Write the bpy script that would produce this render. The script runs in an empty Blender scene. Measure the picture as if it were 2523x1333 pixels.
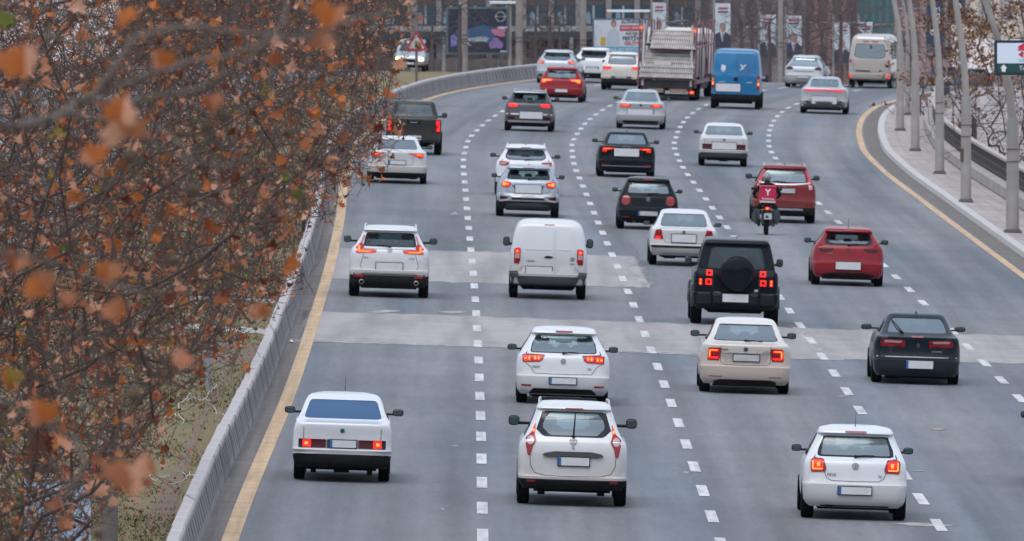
import bpy, bmesh, math, random
import numpy as np
from mathutils import Vector, Matrix, noise
R = math.radians
# ------------------------------------------------------------------ camera, sky, sun, exposure
SC = bpy.context.scene
COL = SC.collection
FPX, HCAM, PITCH = 35042.0, 10.84, 1.743
cd = bpy.data.cameras.new('camera'); cam = bpy.data.objects.new('camera', cd); COL.objects.link(cam)
cam.location = (0, 0, HCAM); cam.rotation_euler = (R(90 - PITCH), 0, 0)
cd.sensor_width = 36.0; cd.lens = FPX / 2523 * 36.0
cd.clip_start = 1.0; cd.clip_end = 9000
cd.dof.use_dof = True; cd.dof.focus_distance = 205; cd.dof.aperture_fstop = 14
SC.camera = cam
W = bpy.data.worlds.new('World'); SC.world = W; W.use_nodes = True
wn = W.node_tree; wn.nodes.clear()
wo = wn.nodes.new('ShaderNodeOutputWorld'); wb = wn.nodes.new('ShaderNodeBackground')
sky = wn.nodes.new('ShaderNodeTexSky'); sky.sky_type = 'NISHITA'; sky.sun_disc = False
SUN_EL, SUN_ROT = 62, 200
sky.sun_elevation = R(SUN_EL); sky.sun_rotation = R(SUN_ROT); sky.air_density = 1.0; sky.dust_density = 4.0; sky.ozone_density = 1.5
hs = wn.nodes.new('ShaderNodeHueSaturation'); hs.inputs['Saturation'].default_value = 0.55
wn.links.new(sky.outputs[0], hs.inputs['Color']); 
# overcast: an even pale cloud layer laid over the clear-sky colours
cl = wn.nodes.new('ShaderNodeMix'); cl.data_type = 'RGBA'; cl.blend_type = 'ADD'; cl.inputs[0].default_value = 1.0; cl.inputs[7].default_value = (4.6, 5.2, 6.2, 1)
wn.links.new(hs.outputs[0], cl.inputs[6]); wn.links.new(cl.outputs[2], wb.inputs[0]); wn.links.new(wb.outputs[0], wo.inputs[0])
wb.inputs[1].default_value = 0.105
sl = bpy.data.lights.new('sun', 'SUN'); so = bpy.data.objects.new('sun', sl); COL.objects.link(so)
sl.energy = 0.8; sl.angle = R(40); sl.color = (1.0, 0.97, 0.93)
# sky sun direction: rotation measured from +Y towards +X
sd = Vector((math.sin(R(SUN_ROT)) * math.cos(R(SUN_EL)), math.cos(R(SUN_ROT)) * math.cos(R(SUN_EL)), math.sin(R(SUN_EL))))
so.rotation_euler = sd.to_track_quat('Z', 'Y').to_euler()
so.location = (0, 0, 60)
SC.view_settings.view_transform = 'Standard'; SC.view_settings.look = 'None'
SC.view_settings.exposure = 0.0; SC.view_settings.gamma = 1.0
SC.cycles.max_bounces = 6; SC.cycles.transparent_max_bounces = 12

# ------------------------------------------------------------------ terrain maths
XT = np.array([(-100, -.4), (150, -.4), (200, -.40), (219, -.45), (275, -.62), (335, -.87), (394, -1.2), (440, -1.45), (480, -1.63), (503, -1.58),
               (532, -1.15), (562, -.40), (592, .80), (618, 2.65), (636, 4.5), (655, 7.0), (680, 11.0), (720, 18.5), (800, 36.0)], float)
def pchip(xk, yk):
    xk = np.asarray(xk, float); yk = np.asarray(yk, float)
    h = np.diff(xk); d = np.diff(yk) / h
    m = np.zeros(len(xk)); m[0] = d[0]; m[-1] = d[-1]
    for i in range(1, len(xk) - 1):
        if d[i-1] * d[i] > 0:
            w1 = 2*h[i] + h[i-1]; w2 = h[i] + 2*h[i-1]
            m[i] = (w1 + w2) / (w1 / d[i-1] + w2 / d[i])
    def f(x):
        i = int(np.clip(np.searchsorted(xk, x) - 1, 0, len(xk) - 2))
        t = min(max((x - xk[i]) / h[i], 0), 1)
        return float((1+2*t)*(1-t)**2*yk[i] + t*(1-t)**2*h[i]*m[i] + t*t*(3-2*t)*yk[i+1] + t*t*(t-1)*h[i]*m[i+1])
    return f
_x1 = pchip(XT[:, 0], XT[:, 1])
def X1(D): return _x1(D)
def heading(D): return math.atan((X1(D + 4) - X1(D - 4)) / 8)
def zg(X, D):
    z = -0.032 * min(max(X, -14), 17)
    if D > 652:
        e = min(D, 760) - 652
        z -= 0.035 * e * e / (e + 6)
    return z
CP, SP = math.cos(R(PITCH)), math.sin(R(PITCH))
def ray(px, py):
    u = (px - 1261.5) / FPX; v = (666.5 - py) / FPX
    return Vector((u, CP + v * SP, -SP + v * CP))
def at(px, py, D):                      # point seen at that place of the view, D metres ahead
    d = ray(px, py); k = D / d.y
    return Vector((0, 0, HCAM)) + d * k
def gp(px, py, dz=0.0):                 # ground point
    d = ray(px, py); D = 400.0
    for _ in range(40):
        X = d.x / d.y * D
        Dn = d.y * (HCAM - zg(X, min(D, 652)) - dz) / -d.z
        D = Dn
    return Vector((d.x / d.y * D, D, zg(d.x / d.y * D, D) + dz))
_ls = pchip([-100, 217, 280, 320, 365, 395, 435, 500, 560, 800], [0, 0, .19, .24, .28, .26, .13, .05, 0, 0])
def road_pt(off, D, dz=0.0):
    X = X1(D) + off
    if off < -3.6: X += _ls(D) * min(1, max(0, (off + 11) / 6))
    return Vector((X, D, zg(X, D) + dz))

# ------------------------------------------------------------------ materials
MATS = {}
def mat(name, col, rough=.6, metal=0.0, coat=0.0, emit=None, es=1.0, spec=.5, bump=0.0, bscale=30, var=0.0, vscale=4, var2=None, coord='Object', trans=0.0):
    if name in MATS: return MATS[name]
    m = bpy.data.materials.new(name); m.use_nodes = True; nt = m.node_tree
    b = nt.nodes['Principled BSDF']
    b.inputs['Base Color'].default_value = (*col, 1); b.inputs['Roughness'].default_value = rough
    b.inputs['Metallic'].default_value = metal; b.inputs['Coat Weight'].default_value = coat; b.inputs['Coat Roughness'].default_value = .08
    b.inputs['Specular IOR Level'].default_value = spec
    if emit: b.inputs['Emission Color'].default_value = (*emit, 1); b.inputs['Emission Strength'].default_value = es
    tc = nt.nodes.new('ShaderNodeTexCoord')
    if var > 0:
        n = nt.nodes.new('ShaderNodeTexNoise'); n.inputs['Scale'].default_value = vscale; n.inputs['Detail'].default_value = 6
        nt.links.new(tc.outputs[coord], n.inputs['Vector'])
        r = nt.nodes.new('ShaderNodeMapRange'); r.inputs[1].default_value = .3; r.inputs[2].default_value = .7
        nt.links.new(n.outputs[0], r.inputs[0])
        mx = nt.nodes.new('ShaderNodeMix'); mx.data_type = 'RGBA'
        c2 = var2 if var2 else tuple(c * (1 - var) for c in col)
        mx.inputs[6].default_value = (*col, 1); mx.inputs[7].default_value = (*c2, 1)
        nt.links.new(r.outputs[0], mx.inputs[0]); nt.links.new(mx.outputs[2], b.inputs['Base Color'])
    if bump > 0:
        n2 = nt.nodes.new('ShaderNodeTexNoise'); n2.inputs['Scale'].default_value = bscale; n2.inputs['Detail'].default_value = 4
        nt.links.new(tc.outputs[coord], n2.inputs['Vector'])
        bp = nt.nodes.new('ShaderNodeBump'); bp.inputs['Strength'].default_value = bump; bp.inputs['Distance'].default_value = .02
        nt.links.new(n2.outputs[0], bp.inputs['Height']); nt.links.new(bp.outputs[0], b.inputs['Normal'])
    MATS[name] = m
    return m
def paint(name, col, metal=0.0, rough=.32, dirt=.35, dcol=(.30, .25, .21), zt=.62, coat=.7, spec=.5):
    """car paint with road dirt low on the bodywork (noise-edged)"""
    if name in MATS: return MATS[name]
    m = mat(name, col, rough, metal, coat=coat, spec=spec)
    nt = m.node_tree; b = nt.nodes['Principled BSDF']; tc = nt.nodes.new('ShaderNodeTexCoord')
    sep = nt.nodes.new('ShaderNodeSeparateXYZ'); nt.links.new(tc.outputs['Object'], sep.inputs[0])
    n = nt.nodes.new('ShaderNodeTexNoise'); n.inputs['Scale'].default_value = 3.5; n.inputs['Detail'].default_value = 8; n.inputs['Roughness'].default_value = .65
    nt.links.new(tc.outputs['Object'], n.inputs['Vector'])
    a = nt.nodes.new('ShaderNodeMath'); a.operation = 'MULTIPLY_ADD'; a.inputs[1].default_value = .5; nt.links.new(n.outputs[0], a.inputs[0]); nt.links.new(sep.outputs[2], a.inputs[2])
    r = nt.nodes.new('ShaderNodeMapRange'); r.inputs[1].default_value = zt + .55; r.inputs[2].default_value = zt - .05; r.inputs[3].default_value = 0.04 * dirt; r.inputs[4].default_value = dirt
    nt.links.new(a.outputs[0], r.inputs[0])
    mx = nt.nodes.new('ShaderNodeMix'); mx.data_type = 'RGBA'; mx.inputs[6].default_value = (*col, 1); mx.inputs[7].default_value = (*dcol, 1)
    nt.links.new(r.outputs[0], mx.inputs[0]); nt.links.new(mx.outputs[2], b.inputs['Base Color'])
    r2 = nt.nodes.new('ShaderNodeMapRange'); r2.inputs[3].default_value = rough; r2.inputs[4].default_value = .7
    nt.links.new(r.outputs[0], r2.inputs[0]); nt.links.new(r2.outputs[0], b.inputs['Roughness'])
    return m
def glass(name, tint, fres=.18, mx_=.55, film=None, gcol=(.80, .93, 1, 1)):
    if name in MATS: return MATS[name]
    m = bpy.data.materials.new(name); m.use_nodes = True; nt = m.node_tree; nt.nodes.clear()
    o = nt.nodes.new('ShaderNodeOutputMaterial'); t = nt.nodes.new('ShaderNodeBsdfTransparent'); t.inputs[0].default_value = (*tint, 1)
    g = nt.nodes.new('ShaderNodeBsdfGlossy'); g.inputs['Roughness'].default_value = .06; g.inputs[0].default_value = gcol
    mx = nt.nodes.new('ShaderNodeMixShader')
    lw = nt.nodes.new('ShaderNodeLayerWeight'); lw.inputs[0].default_value = .35
    r = nt.nodes.new('ShaderNodeMapRange'); r.inputs[3].default_value = fres; r.inputs[4].default_value = max(mx_, fres)
    nt.links.new(lw.outputs['Fresnel'], r.inputs[0]); nt.links.new(r.outputs[0], mx.inputs[0])
    if film:
        df = nt.nodes.new('ShaderNodeBsdfDiffuse'); df.inputs[0].default_value = (*film, 1); m2 = nt.nodes.new('ShaderNodeMixShader'); m2.inputs[0].default_value = .7
        nt.links.new(t.outputs[0], m2.inputs[1]); nt.links.new(df.outputs[0], m2.inputs[2]); nt.links.new(m2.outputs[0], mx.inputs[1])
    else: nt.links.new(t.outputs[0], mx.inputs[1])
    nt.links.new(g.outputs[0], mx.inputs[2]); nt.links.new(mx.outputs[0], o.inputs[0])
    MATS[name] = m
    return m
M_BLACK = mat('black_plastic', (.012, .014, .017), .6, var=.3, var2=(.028, .026, .025), vscale=6, spec=.06)
M_GLOSSBLACK = mat('gloss_black', (.006, .009, .013), .2, coat=.2, spec=.25)
M_TYRE = mat('tyre_rubber', (.007, .008, .010), .9, spec=.06)
M_RIM = mat('alloy', (.28, .29, .30), .4, .8)
M_UNDER = mat('underbody', (.006, .006, .007), .95, spec=.1)
M_SEAT = mat('seat_cloth', (.035, .04, .045), .8)
M_CHROME = mat('chrome', (.75, .76, .78), .22, .9)
M_GREYPL = mat('grey_plastic', (.06, .065, .07), .65, spec=.2)
M_PLATE = mat('plate_white', (.62, .63, .66), .45, var=.12, vscale=9)
M_PLATEG = mat('plate_grey', (.50, .50, .53), .5, var=.2, vscale=7)
M_BLUE = mat('plate_blue', (.02, .12, .38), .5)
M_SEAM = mat('panel_gap', (.05, .05, .055), .8)
M_LRED = mat('lamp_red', (.22, .003, .008), .2, coat=.25, emit=(.6, .01, .02), es=.05)
M_LDRK = mat('lamp_dark_red', (.06, .004, .008), .25, coat=.2, spec=.2)
M_LPNK = mat('lamp_clear', (.45, .30, .30), .2, coat=1)
M_LIT = mat('lamp_lit', (.22, .0, .0), .3, emit=(1, .02, .014), es=1.7, spec=.3)
M_HOT = mat('lamp_hot', (.5, .1, .02), .3, emit=(1, .19, .03), es=2.6, spec=.3)
M_REFL = mat('reflector_red', (.30, .01, .015), .25, coat=.6)
M_HEAD = mat('headlamp_lit', (.9, .7, .4), .3, emit=(1, .66, .28), es=6)
M_GLS = glass('window_glass', (.66, .82, .82), .08, .30)
M_GLSD = glass('window_dark', (.15, .21, .23), .12, .35)
M_GLSB = glass('window_blue', (.10, .20, .38), .12, .28, (.048, .115, .25), (.5, .7, .95, 1))  # blue film; its diffuse colour also stands in for sky reflection
M_SILV = mat('silver_trim', (.50, .51, .53), .35, .5)

# ------------------------------------------------------------------ mesh helpers
class MB:
    def __init__(s): s.v = []; s.f = []; s.m = []
    def quad(s, a, b, c, d, m=0):
        n = len(s.v); s.v += [tuple(a), tuple(b), tuple(c), tuple(d)]; s.f.append((n, n+1, n+2, n+3)); s.m.append(m)
    def poly(s, pts, m=0):
        n = len(s.v); s.v += [tuple(p) for p in pts]; s.f.append(tuple(range(n, n + len(pts)))); s.m.append(m)
    def box(s, c, d, m=0, rz=0.0, bev=0.0, top=1.0):
        """box centred at c, size d; bev chamfers vertical and top edges; top scales the top face"""
        hx, hy, hz = d[0]/2, d[1]/2, d[2]/2
        cs, sn = math.cos(rz), math.sin(rz)
        if bev <= 0:
            ring = [(-hx, -hy), (hx, -hy), (hx, hy), (-hx, hy)]; lv = [(-hz, 1), (hz, top)]
        else:
            b = min(bev, hx*.9, hy*.9, hz*.9)
            ring = [(-hx+b, -hy), (hx-b, -hy), (hx, -hy+b), (hx, hy-b), (hx-b, hy), (-hx+b, hy), (-hx, hy-b), (-hx, -hy+b)]
            kb = 1 - b / max(hx, hy)
            lv = [(-hz, kb), (-hz+b, 1), (hz-b, top), (hz, top*kb)]
        n = len(s.v); k = len(ring)
        for z, sc in lv:
            for x, y in ring:
                x *= sc; y *= sc
                s.v.append((c[0] + x*cs - y*sn, c[1] + x*sn + y*cs, c[2] + z))
        for j in range(len(lv) - 1):
            for i in range(k):
                a = n + j*k + i; b2 = n + j*k + (i+1) % k
                s.f.append((a, b2, b2 + k, a + k)); s.m.append(m)
        s.f.append(tuple(n + i for i in reversed(range(k)))); s.m.append(m)
        s.f.append(tuple(n + (len(lv)-1)*k + i for i in range(k))); s.m.append(m)
    def tube(s, pts, rad, n=6, m=0, cap=True):
        pts = [Vector(p) for p in pts]
        if not hasattr(rad, '__len__'): rad = [rad] * len(pts)
        base = len(s.v); up = Vector((0, 0, 1))
        for i, p in enumerate(pts):
            t = (pts[min(i+1, len(pts)-1)] - pts[max(i-1, 0)]).normalized()
            a = t.cross(up if abs(t.z) < .95 else Vector((0, 1, 0))).normalized(); b = t.cross(a)
            for k in range(n):
                an = 2*math.pi*k/n
                s.v.append(tuple(p + (a*math.cos(an) + b*math.sin(an)) * rad[i]))
        for i in range(len(pts)-1):
            for k in range(n):
                a0 = base + i*n + k; a1 = base + i*n + (k+1) % n
                s.f.append((a0, a1, a1+n, a0+n)); s.m.append(m)
        if cap:
            s.f.append(tuple(base + k for k in reversed(range(n)))); s.m.append(m)
            e = base + (len(pts)-1)*n
            s.f.append(tuple(e + k for k in range(n))); s.m.append(m)
    def lathe(s, prof, c, axis='x', n=24, m=0, close=False):
        """prof: (r, h) pairs; revolve round axis through c"""
        base = len(s.v); k = len(prof)
        for i in range(n):
            a = 2*math.pi*i/n; ca, sa = math.cos(a), math.sin(a)
            for r, h in prof:
                if axis == 'x': p = (h, r*ca, r*sa)
                elif axis == 'y': p = (r*ca, h, r*sa)
                else: p = (r*ca, r*sa, h)
                s.v.append((c[0]+p[0], c[1]+p[1], c[2]+p[2]))
        for i in range(n):
            for j in range(k if close else k-1):
                a = base + i*k + j; b = base + i*k + (j+1) % k
                a2 = base + ((i+1) % n)*k + j; b2 = base + ((i+1) % n)*k + (j+1) % k
                s.f.append((a, b, b2, a2)); s.m.append(m)
    def ellipsoid(s, c, r, n=12, k=8, m=0, fn=None):
        base = len(s.v)
        for j in range(k+1):
            ph = math.pi*j/k
            for i in range(n):
                th = 2*math.pi*i/n
                p = [math.sin(ph)*math.cos(th), math.sin(ph)*math.sin(th), math.cos(ph)]
                if fn: p = fn(p)
                s.v.append((c[0]+r[0]*p[0], c[1]+r[1]*p[1], c[2]+r[2]*p[2]))
        for j in range(k):
            for i in range(n):
                a = base+j*n+i; b = base+j*n+(i+1) % n
                s.f.append((a, a+n, b+n, b)); s.m.append(m)
    def build(s, name, mats, parent=None, smooth=False, ang=35, clean=True):
        me = bpy.data.meshes.new(name)
        me.from_pydata(s.v, [], s.f)
        if not isinstance(mats, (list, tuple)): mats = [mats]
        for m in mats: me.materials.append(m)
        me.polygons.foreach_set('material_index', s.m)
        if clean:
            bm = bmesh.new(); bm.from_mesh(me)
            bmesh.ops.remove_doubles(bm, verts=bm.verts, dist=.0004)
            bmesh.ops.dissolve_degenerate(bm, edges=bm.edges, dist=.0003)
            bmesh.ops.recalc_face_normals(bm, faces=bm.faces)
            bm.to_mesh(me); bm.free()
        me.update()
        if smooth:
            me.shade_smooth()
            me.set_sharp_from_angle(angle=R(ang))
        o = bpy.data.objects.new(name, me); COL.objects.link(o)
        if parent is not None: o.parent = parent
        return o
def tag(o, label=None, cat=None, group=None, kind=None):
    if label: o['label'] = label
    if cat: o['category'] = cat
    if group: o['group'] = group
    if kind: o['kind'] = kind
    return o
def thing(name, loc, label, cat, group=None, rot=(0, 0, 0)):
    o = bpy.data.objects.new(name, None); COL.objects.link(o); o.location = loc; o.rotation_euler = rot
    o.empty_display_size = .3
    return tag(o, label, cat, group)
def copy_tree(o, parent=None):
    c = o.copy(); COL.objects.link(c)
    if parent is not None: c.parent = parent
    for ch in list(o.children): copy_tree(ch, c)
    return c
def text_part(name, s, size, m, parent, loc, rot=(R(90), 0, 0), ext=.004, bold=0.0, sx=1.0):
    cu = bpy.data.curves.new(name, 'FONT'); cu.body = s; cu.size = size; cu.extrude = ext; cu.align_x = 'CENTER'; cu.align_y = 'CENTER'; cu.offset = bold; cu.resolution_u = 3
    t = bpy.data.objects.new(name + '_tmp', cu); COL.objects.link(t)
    dg = bpy.context.evaluated_depsgraph_get()
    me = bpy.data.meshes.new_from_object(t.evaluated_get(dg)); bpy.data.objects.remove(t); me.name = name
    me.materials.clear(); me.materials.append(m)
    o = bpy.data.objects.new(name, me); COL.objects.link(o); o.parent = parent; o.location = loc; o.rotation_euler = rot; o.scale = (sx, 1, 1)
    return o
# ------------------------------------------------------------------ ground, road, markings
def node_road():
    m = bpy.data.materials.new('asphalt'); m.use_nodes = True; nt = m.node_tree; b = nt.nodes['Principled BSDF']; L = nt.links.new
    b.inputs['Roughness'].default_value = .72; b.inputs['Specular IOR Level'].default_value = .35
    uv = nt.nodes.new('ShaderNodeUVMap'); tc = nt.nodes.new('ShaderNodeTexCoord')
    # wheel tracks: stretched noise along the lanes
    mp = nt.nodes.new('ShaderNodeMapping'); mp.inputs['Scale'].default_value = (1.1, .012, 1); L(uv.outputs[0], mp.inputs[0])
    n1 = nt.nodes.new('ShaderNodeTexNoise'); n1.inputs['Scale'].default_value = 1.0; n1.inputs['Detail'].default_value = 3; L(mp.outputs[0], n1.inputs['Vector'])
    n2 = nt.nodes.new('ShaderNodeTexNoise'); n2.inputs['Scale'].default_value = .12; n2.inputs['Detail'].default_value = 7; n2.inputs['Roughness'].default_value = .6; L(tc.outputs['Object'], n2.inputs['Vector'])
    n3 = nt.nodes.new('ShaderNodeTexNoise'); n3.inputs['Scale'].default_value = 14; n3.inputs['Detail'].default_value = 5; L(tc.outputs['Object'], n3.inputs['Vector'])
    mp4 = nt.nodes.new('ShaderNodeMapping'); mp4.inputs['Scale'].default_value = (5, .35, 1); L(uv.outputs[0], mp4.inputs[0])
    n4 = nt.nodes.new('ShaderNodeTexNoise'); n4.inputs['Scale'].default_value = 1; n4.inputs['Detail'].default_value = 8; n4.inputs['Roughness'].default_value = .7; L(mp4.outputs[0], n4.inputs['Vector'])
    def mr(src, a, b2, c, d):
        r = nt.nodes.new('ShaderNodeMapRange'); r.inputs[1].default_value = a; r.inputs[2].default_value = b2; r.inputs[3].default_value = c; r.inputs[4].default_value = d; L(src, r.inputs[0]); return r.outputs[0]
    def mul(a, b2):
        q = nt.nodes.new('ShaderNodeMath'); q.operation = 'MULTIPLY'; L(a, q.inputs[0]); L(b2, q.inputs[1]); return q.outputs[0]
    f = mul(mul(mr(n1.outputs[0], .3, .7, .68, 1.24), mr(n2.outputs[0], .3, .7, .88, 1.12)), mul(mr(n3.outputs[0], .3, .7, .82, 1.18), mr(n4.outputs[0], .25, .75, .84, 1.14)))
    # pale scuffs
    mp5 = nt.nodes.new('ShaderNodeMapping'); mp5.inputs['Scale'].default_value = (1.3, .5, 1); L(uv.outputs[0], mp5.inputs[0])
    v5 = nt.nodes.new('ShaderNodeTexNoise'); v5.inputs['Scale'].default_value = 1.2; v5.inputs['Detail'].default_value = 9; v5.inputs['Roughness'].default_value = .75; L(mp5.outputs[0], v5.inputs['Vector'])
    sc = mr(v5.outputs[0], .66, .74, 0, .35)
    hs = nt.nodes.new('ShaderNodeMix'); hs.data_type = 'RGBA'; hs.blend_type = 'MULTIPLY'; hs.inputs[0].default_value = 1
    L(f, hs.inputs[7])
    hc = nt.nodes.new('ShaderNodeMix'); hc.data_type = 'RGBA'; hc.inputs[6].default_value = (.122, .142, .170, 1); hc.inputs[7].default_value = (.178, .178, .192, 1)
    mp6 = nt.nodes.new('ShaderNodeMapping'); mp6.inputs['Scale'].default_value = (.45, .018, 1); L(uv.outputs[0], mp6.inputs[0])
    n6 = nt.nodes.new('ShaderNodeTexNoise'); n6.inputs['Scale'].default_value = 1.0; n6.inputs['Detail'].default_value = 4; L(mp6.outputs[0], n6.inputs['Vector'])
    L(mr(n6.outputs[0], .35, .65, 0, 1), hc.inputs[0]); L(hc.outputs[2], hs.inputs[6])
    mx = nt.nodes.new('ShaderNodeMix'); mx.data_type = 'RGBA'; L(sc, mx.inputs[0]); L(hs.outputs[2], mx.inputs[6]); mx.inputs[7].default_value = (.28, .28, .30, 1)
    L(mx.outputs[2], b.inputs['Base Color'])
    bp = nt.nodes.new('ShaderNodeBump'); bp.inputs['Strength'].default_value = .25; bp.inputs['Distance'].default_value = .01; L(n3.outputs[0], bp.inputs['Height']); L(bp.outputs[0], b.inputs['Normal'])
    return m
M_ROAD = node_road()
M_LINE = mat('white_marking', (.66, .66, .68), .6, var=.25, vscale=2.5, bump=.1)
M_YEL = mat('yellow_marking', (.62, .42, .235), .6, var=.28, vscale=1.2)
M_CONC = mat('concrete_patch', (.36, .343, .345), .75, var=.18, vscale=.9, bump=.2, bscale=20)
M_SCRATCH = mat('pale_scuff', (.42, .40, .41), .8, var=.3, vscale=3)
M_GUT = mat('gutter_concrete', (.155, .140, .130), .85, var=.35, vscale=1.5)
M_GUTL = mat('dusty_margin', (.185, .170, .165), .9, var=.30, vscale=1.1)
M_KERB = mat('kerb_concrete', (.50, .48, .48), .8, var=.2, vscale=2)
M_PAVE = mat('paving', (.40, .355, .345), .85, var=.14, vscale=1.5)
M_GRASS = mat('grass_ground', (.130, .122, .048), .95, var=.5, var2=(.20, .145, .085), vscale=.55, bump=.6, bscale=9)
M_SOIL = mat('bare_soil', (.19, .135, .095), .95, var=.3, vscale=1.5)
M_LOW = mat('pale_ground', (.62, .57, .56), .95, var=.35, var2=(.42, .37, .36), vscale=.18)
M_WALL = mat('parapet_concrete', (.36, .33, .31), .85, var=.22, vscale=.7)
M_BAR = mat('barrier_concrete', (.26, .25, .265), .85, var=.22, vscale=1.6, bump=.2, bscale=12)
M_BARC = mat('barrier_cap', (.44, .415, .425), .85, var=.2, vscale=2)
M_GROOVE = mat('barrier_groove', (.045, .045, .055), .9)

def stain(m, lo=.62, sx=1.15, sy=.05):
    """tyre marks running along the road, darkening a material in streaks"""
    nt = m.node_tree; b = nt.nodes['Principled BSDF']; lk = b.inputs['Base Color'].links
    tc = nt.nodes.new('ShaderNodeTexCoord'); mp = nt.nodes.new('ShaderNodeMapping'); mp.inputs['Scale'].default_value = (sx, sy, 1); nt.links.new(tc.outputs['Object'], mp.inputs[0])
    n = nt.nodes.new('ShaderNodeTexNoise'); n.inputs['Scale'].default_value = 1; n.inputs['Detail'].default_value = 6; n.inputs['Roughness'].default_value = .6; nt.links.new(mp.outputs[0], n.inputs['Vector'])
    r = nt.nodes.new('ShaderNodeMapRange'); r.inputs[1].default_value = .34; r.inputs[2].default_value = .6; r.inputs[3].default_value = lo; r.inputs[4].default_value = 1.0; nt.links.new(n.outputs[0], r.inputs[0])
    mx = nt.nodes.new('ShaderNodeMix'); mx.data_type = 'RGBA'; mx.blend_type = 'MULTIPLY'; mx.inputs[0].default_value = 1
    if lk: nt.links.new(lk[0].from_socket, mx.inputs[6])
    else: mx.inputs[6].default_value = b.inputs['Base Color'].default_value
    nt.links.new(r.outputs[0], mx.inputs[7]); nt.links.new(mx.outputs[2], b.inputs['Base Color'])
stain(M_CONC, .66); stain(M_LINE, .62, 6, .4); stain(M_YEL, .70, 7, .12); stain(M_GUTL, .6, 5, .05); stain(M_PAVE, .8, 2, .2); stain(M_SCRATCH, .6, 3, .3)
def strip(name, o0, o1, D0, D1, dz, m, step=4.0, nx=1, parent=None, hz=None):
    b = MB(); n = max(1, int(math.ceil((D1-D0)/step)))
    for i in range(n):
        a, c = D0 + (D1-D0)*i/n, D0 + (D1-D0)*(i+1)/n
        for j in range(nx):
            p, q = o0 + (o1-o0)*j/nx, o0 + (o1-o0)*(j+1)/nx
            b.quad(road_pt(p, a, dz), road_pt(q, a, dz), road_pt(q, c, dz), road_pt(p, c, dz))
    o = b.build(name, m, parent)
    return o
RSTEP = []
# road surface with lane coordinates in a uv layer
def road_surface():
    offs = [-4.75, -3, 0, 3.7, 7.3, 10.7, 14.35]
    Ds = list(np.arange(-60, 640, 10.0)) + list(np.arange(640, 790, 5.0))
    v = []; uvv = []
    for D in Ds:
        for o in offs:
            v.append(tuple(road_pt(o, D, 0))); uvv.append((o + 20, D))
    k = len(offs); f = []
    for i in range(len(Ds)-1):
        for j in range(k-1): f.append((i*k+j, i*k+j+1, (i+1)*k+j+1, (i+1)*k+j))
    me = bpy.data.meshes.new('road'); me.from_pydata(v, [], f); me.materials.append(M_ROAD)
    ul = me.uv_layers.new(name='UVMap')
    for l in me.loops: ul.data[l.index].uv = uvv[l.vertex_index]
    o = bpy.data.objects.new('road', me); COL.objects.link(o); o['kind'] = 'structure'
road_surface()
def structure(o): o['kind'] = 'structure'; return o
# opposite carriageway (far side of the median)
structure(strip('opposite_road', -26, -11.2, -60, 780, 0.0, M_ROAD, 10, 2))
structure(strip('median_ground', -11.2, -4.75, -60, 790, 0.0, M_GRASS, 5, 3))
structure(strip('verge', -300, -26, -60, 790, -.01, M_GRASS, 20, 3))
structure(strip('gutter', -4.75, -3.99, -60, 700, .004, M_GUTL, 6))
structure(strip('gutter', 14.35, 14.87, -60, 612, 0.004, M_GUT, 6))
# unseen dark rise added behind the camera to block low sky light
def sky_blocker():
    b = MB(); rs = random.Random(4); n = 60; V = []
    for i in range(n+1):
        a = math.pi*1.0 + math.pi*1.0*i/n
        r = 420; h = 165 + 40*math.sin(i*.35) + rs.uniform(-6, 6)
        V.append([(r*math.cos(a), r*math.sin(a)-60, -5), (r*1.12*math.cos(a), r*1.12*math.sin(a)-60, h*.5), (r*1.35*math.cos(a), r*1.35*math.sin(a)-60, h)])
    for i in range(n):
        for j in range(2): b.quad(V[i][j], V[i+1][j], V[i+1][j+1], V[i][j+1])
    structure(b.build('sky_blocker', mat('sky_blocker_dark', (.045, .05, .045), .95, var=.5, vscale=.02)))
sky_blocker()
# far bank behind the bend
structure(strip('deck_edge', 14.35, 14.40, 612, 790, -.01, M_WALL, 5))
b = MB()
for D in np.arange(606, 780, 5.0): b.quad(road_pt(14.40, D, 0), road_pt(14.40, D+5, 0), road_pt(14.40, D+5, -.45), road_pt(14.40, D, -.45))
structure(b.build('deck_face', M_WALL))
def kerbs():
    b = MB()
    Ds = list(np.arange(150, 612, 3.0))
    for i in range(len(Ds)-1):
        a, c = Ds[i], Ds[i+1]
        for (o0, z0, o1, z1) in ((14.872, 0, 14.90, .14), (14.90, .14, 15.14, .15)):
            b.quad(road_pt(o0, a, z0), road_pt(o1, a, z1), road_pt(o1, c, z1), road_pt(o0, c, z0))
    structure(b.build('kerb', M_KERB))
kerbs()
structure(strip('pavement', 15.14, 16.7, 150, 612, .146, M_PAVE, 5))
b = MB()                       # joints between paving slabs, gutter slabs
for D in np.arange(300, 608, 4.5):
    b.quad(road_pt(15.16, D, .150), road_pt(16.68, D, .150), road_pt(16.68, D+.10, .150), road_pt(15.16, D+.10, .150))
for o in (15.55, 15.95, 16.35):
    for D in np.arange(300, 605, 5.0): b.quad(road_pt(o, D, .150), road_pt(o+.014, D, .150), road_pt(o+.014, D+5, .150), road_pt(o, D+5, .150))
for D in np.arange(300, 608, 9.0):
    b.quad(road_pt(14.36, D, .008), road_pt(14.86, D, .008), road_pt(14.86, D+.25, .008), road_pt(14.36, D+.25, .008))
structure(b.build('pavement_joints', mat('joint_dirt', (.20, .175, .165), .9)))

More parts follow.
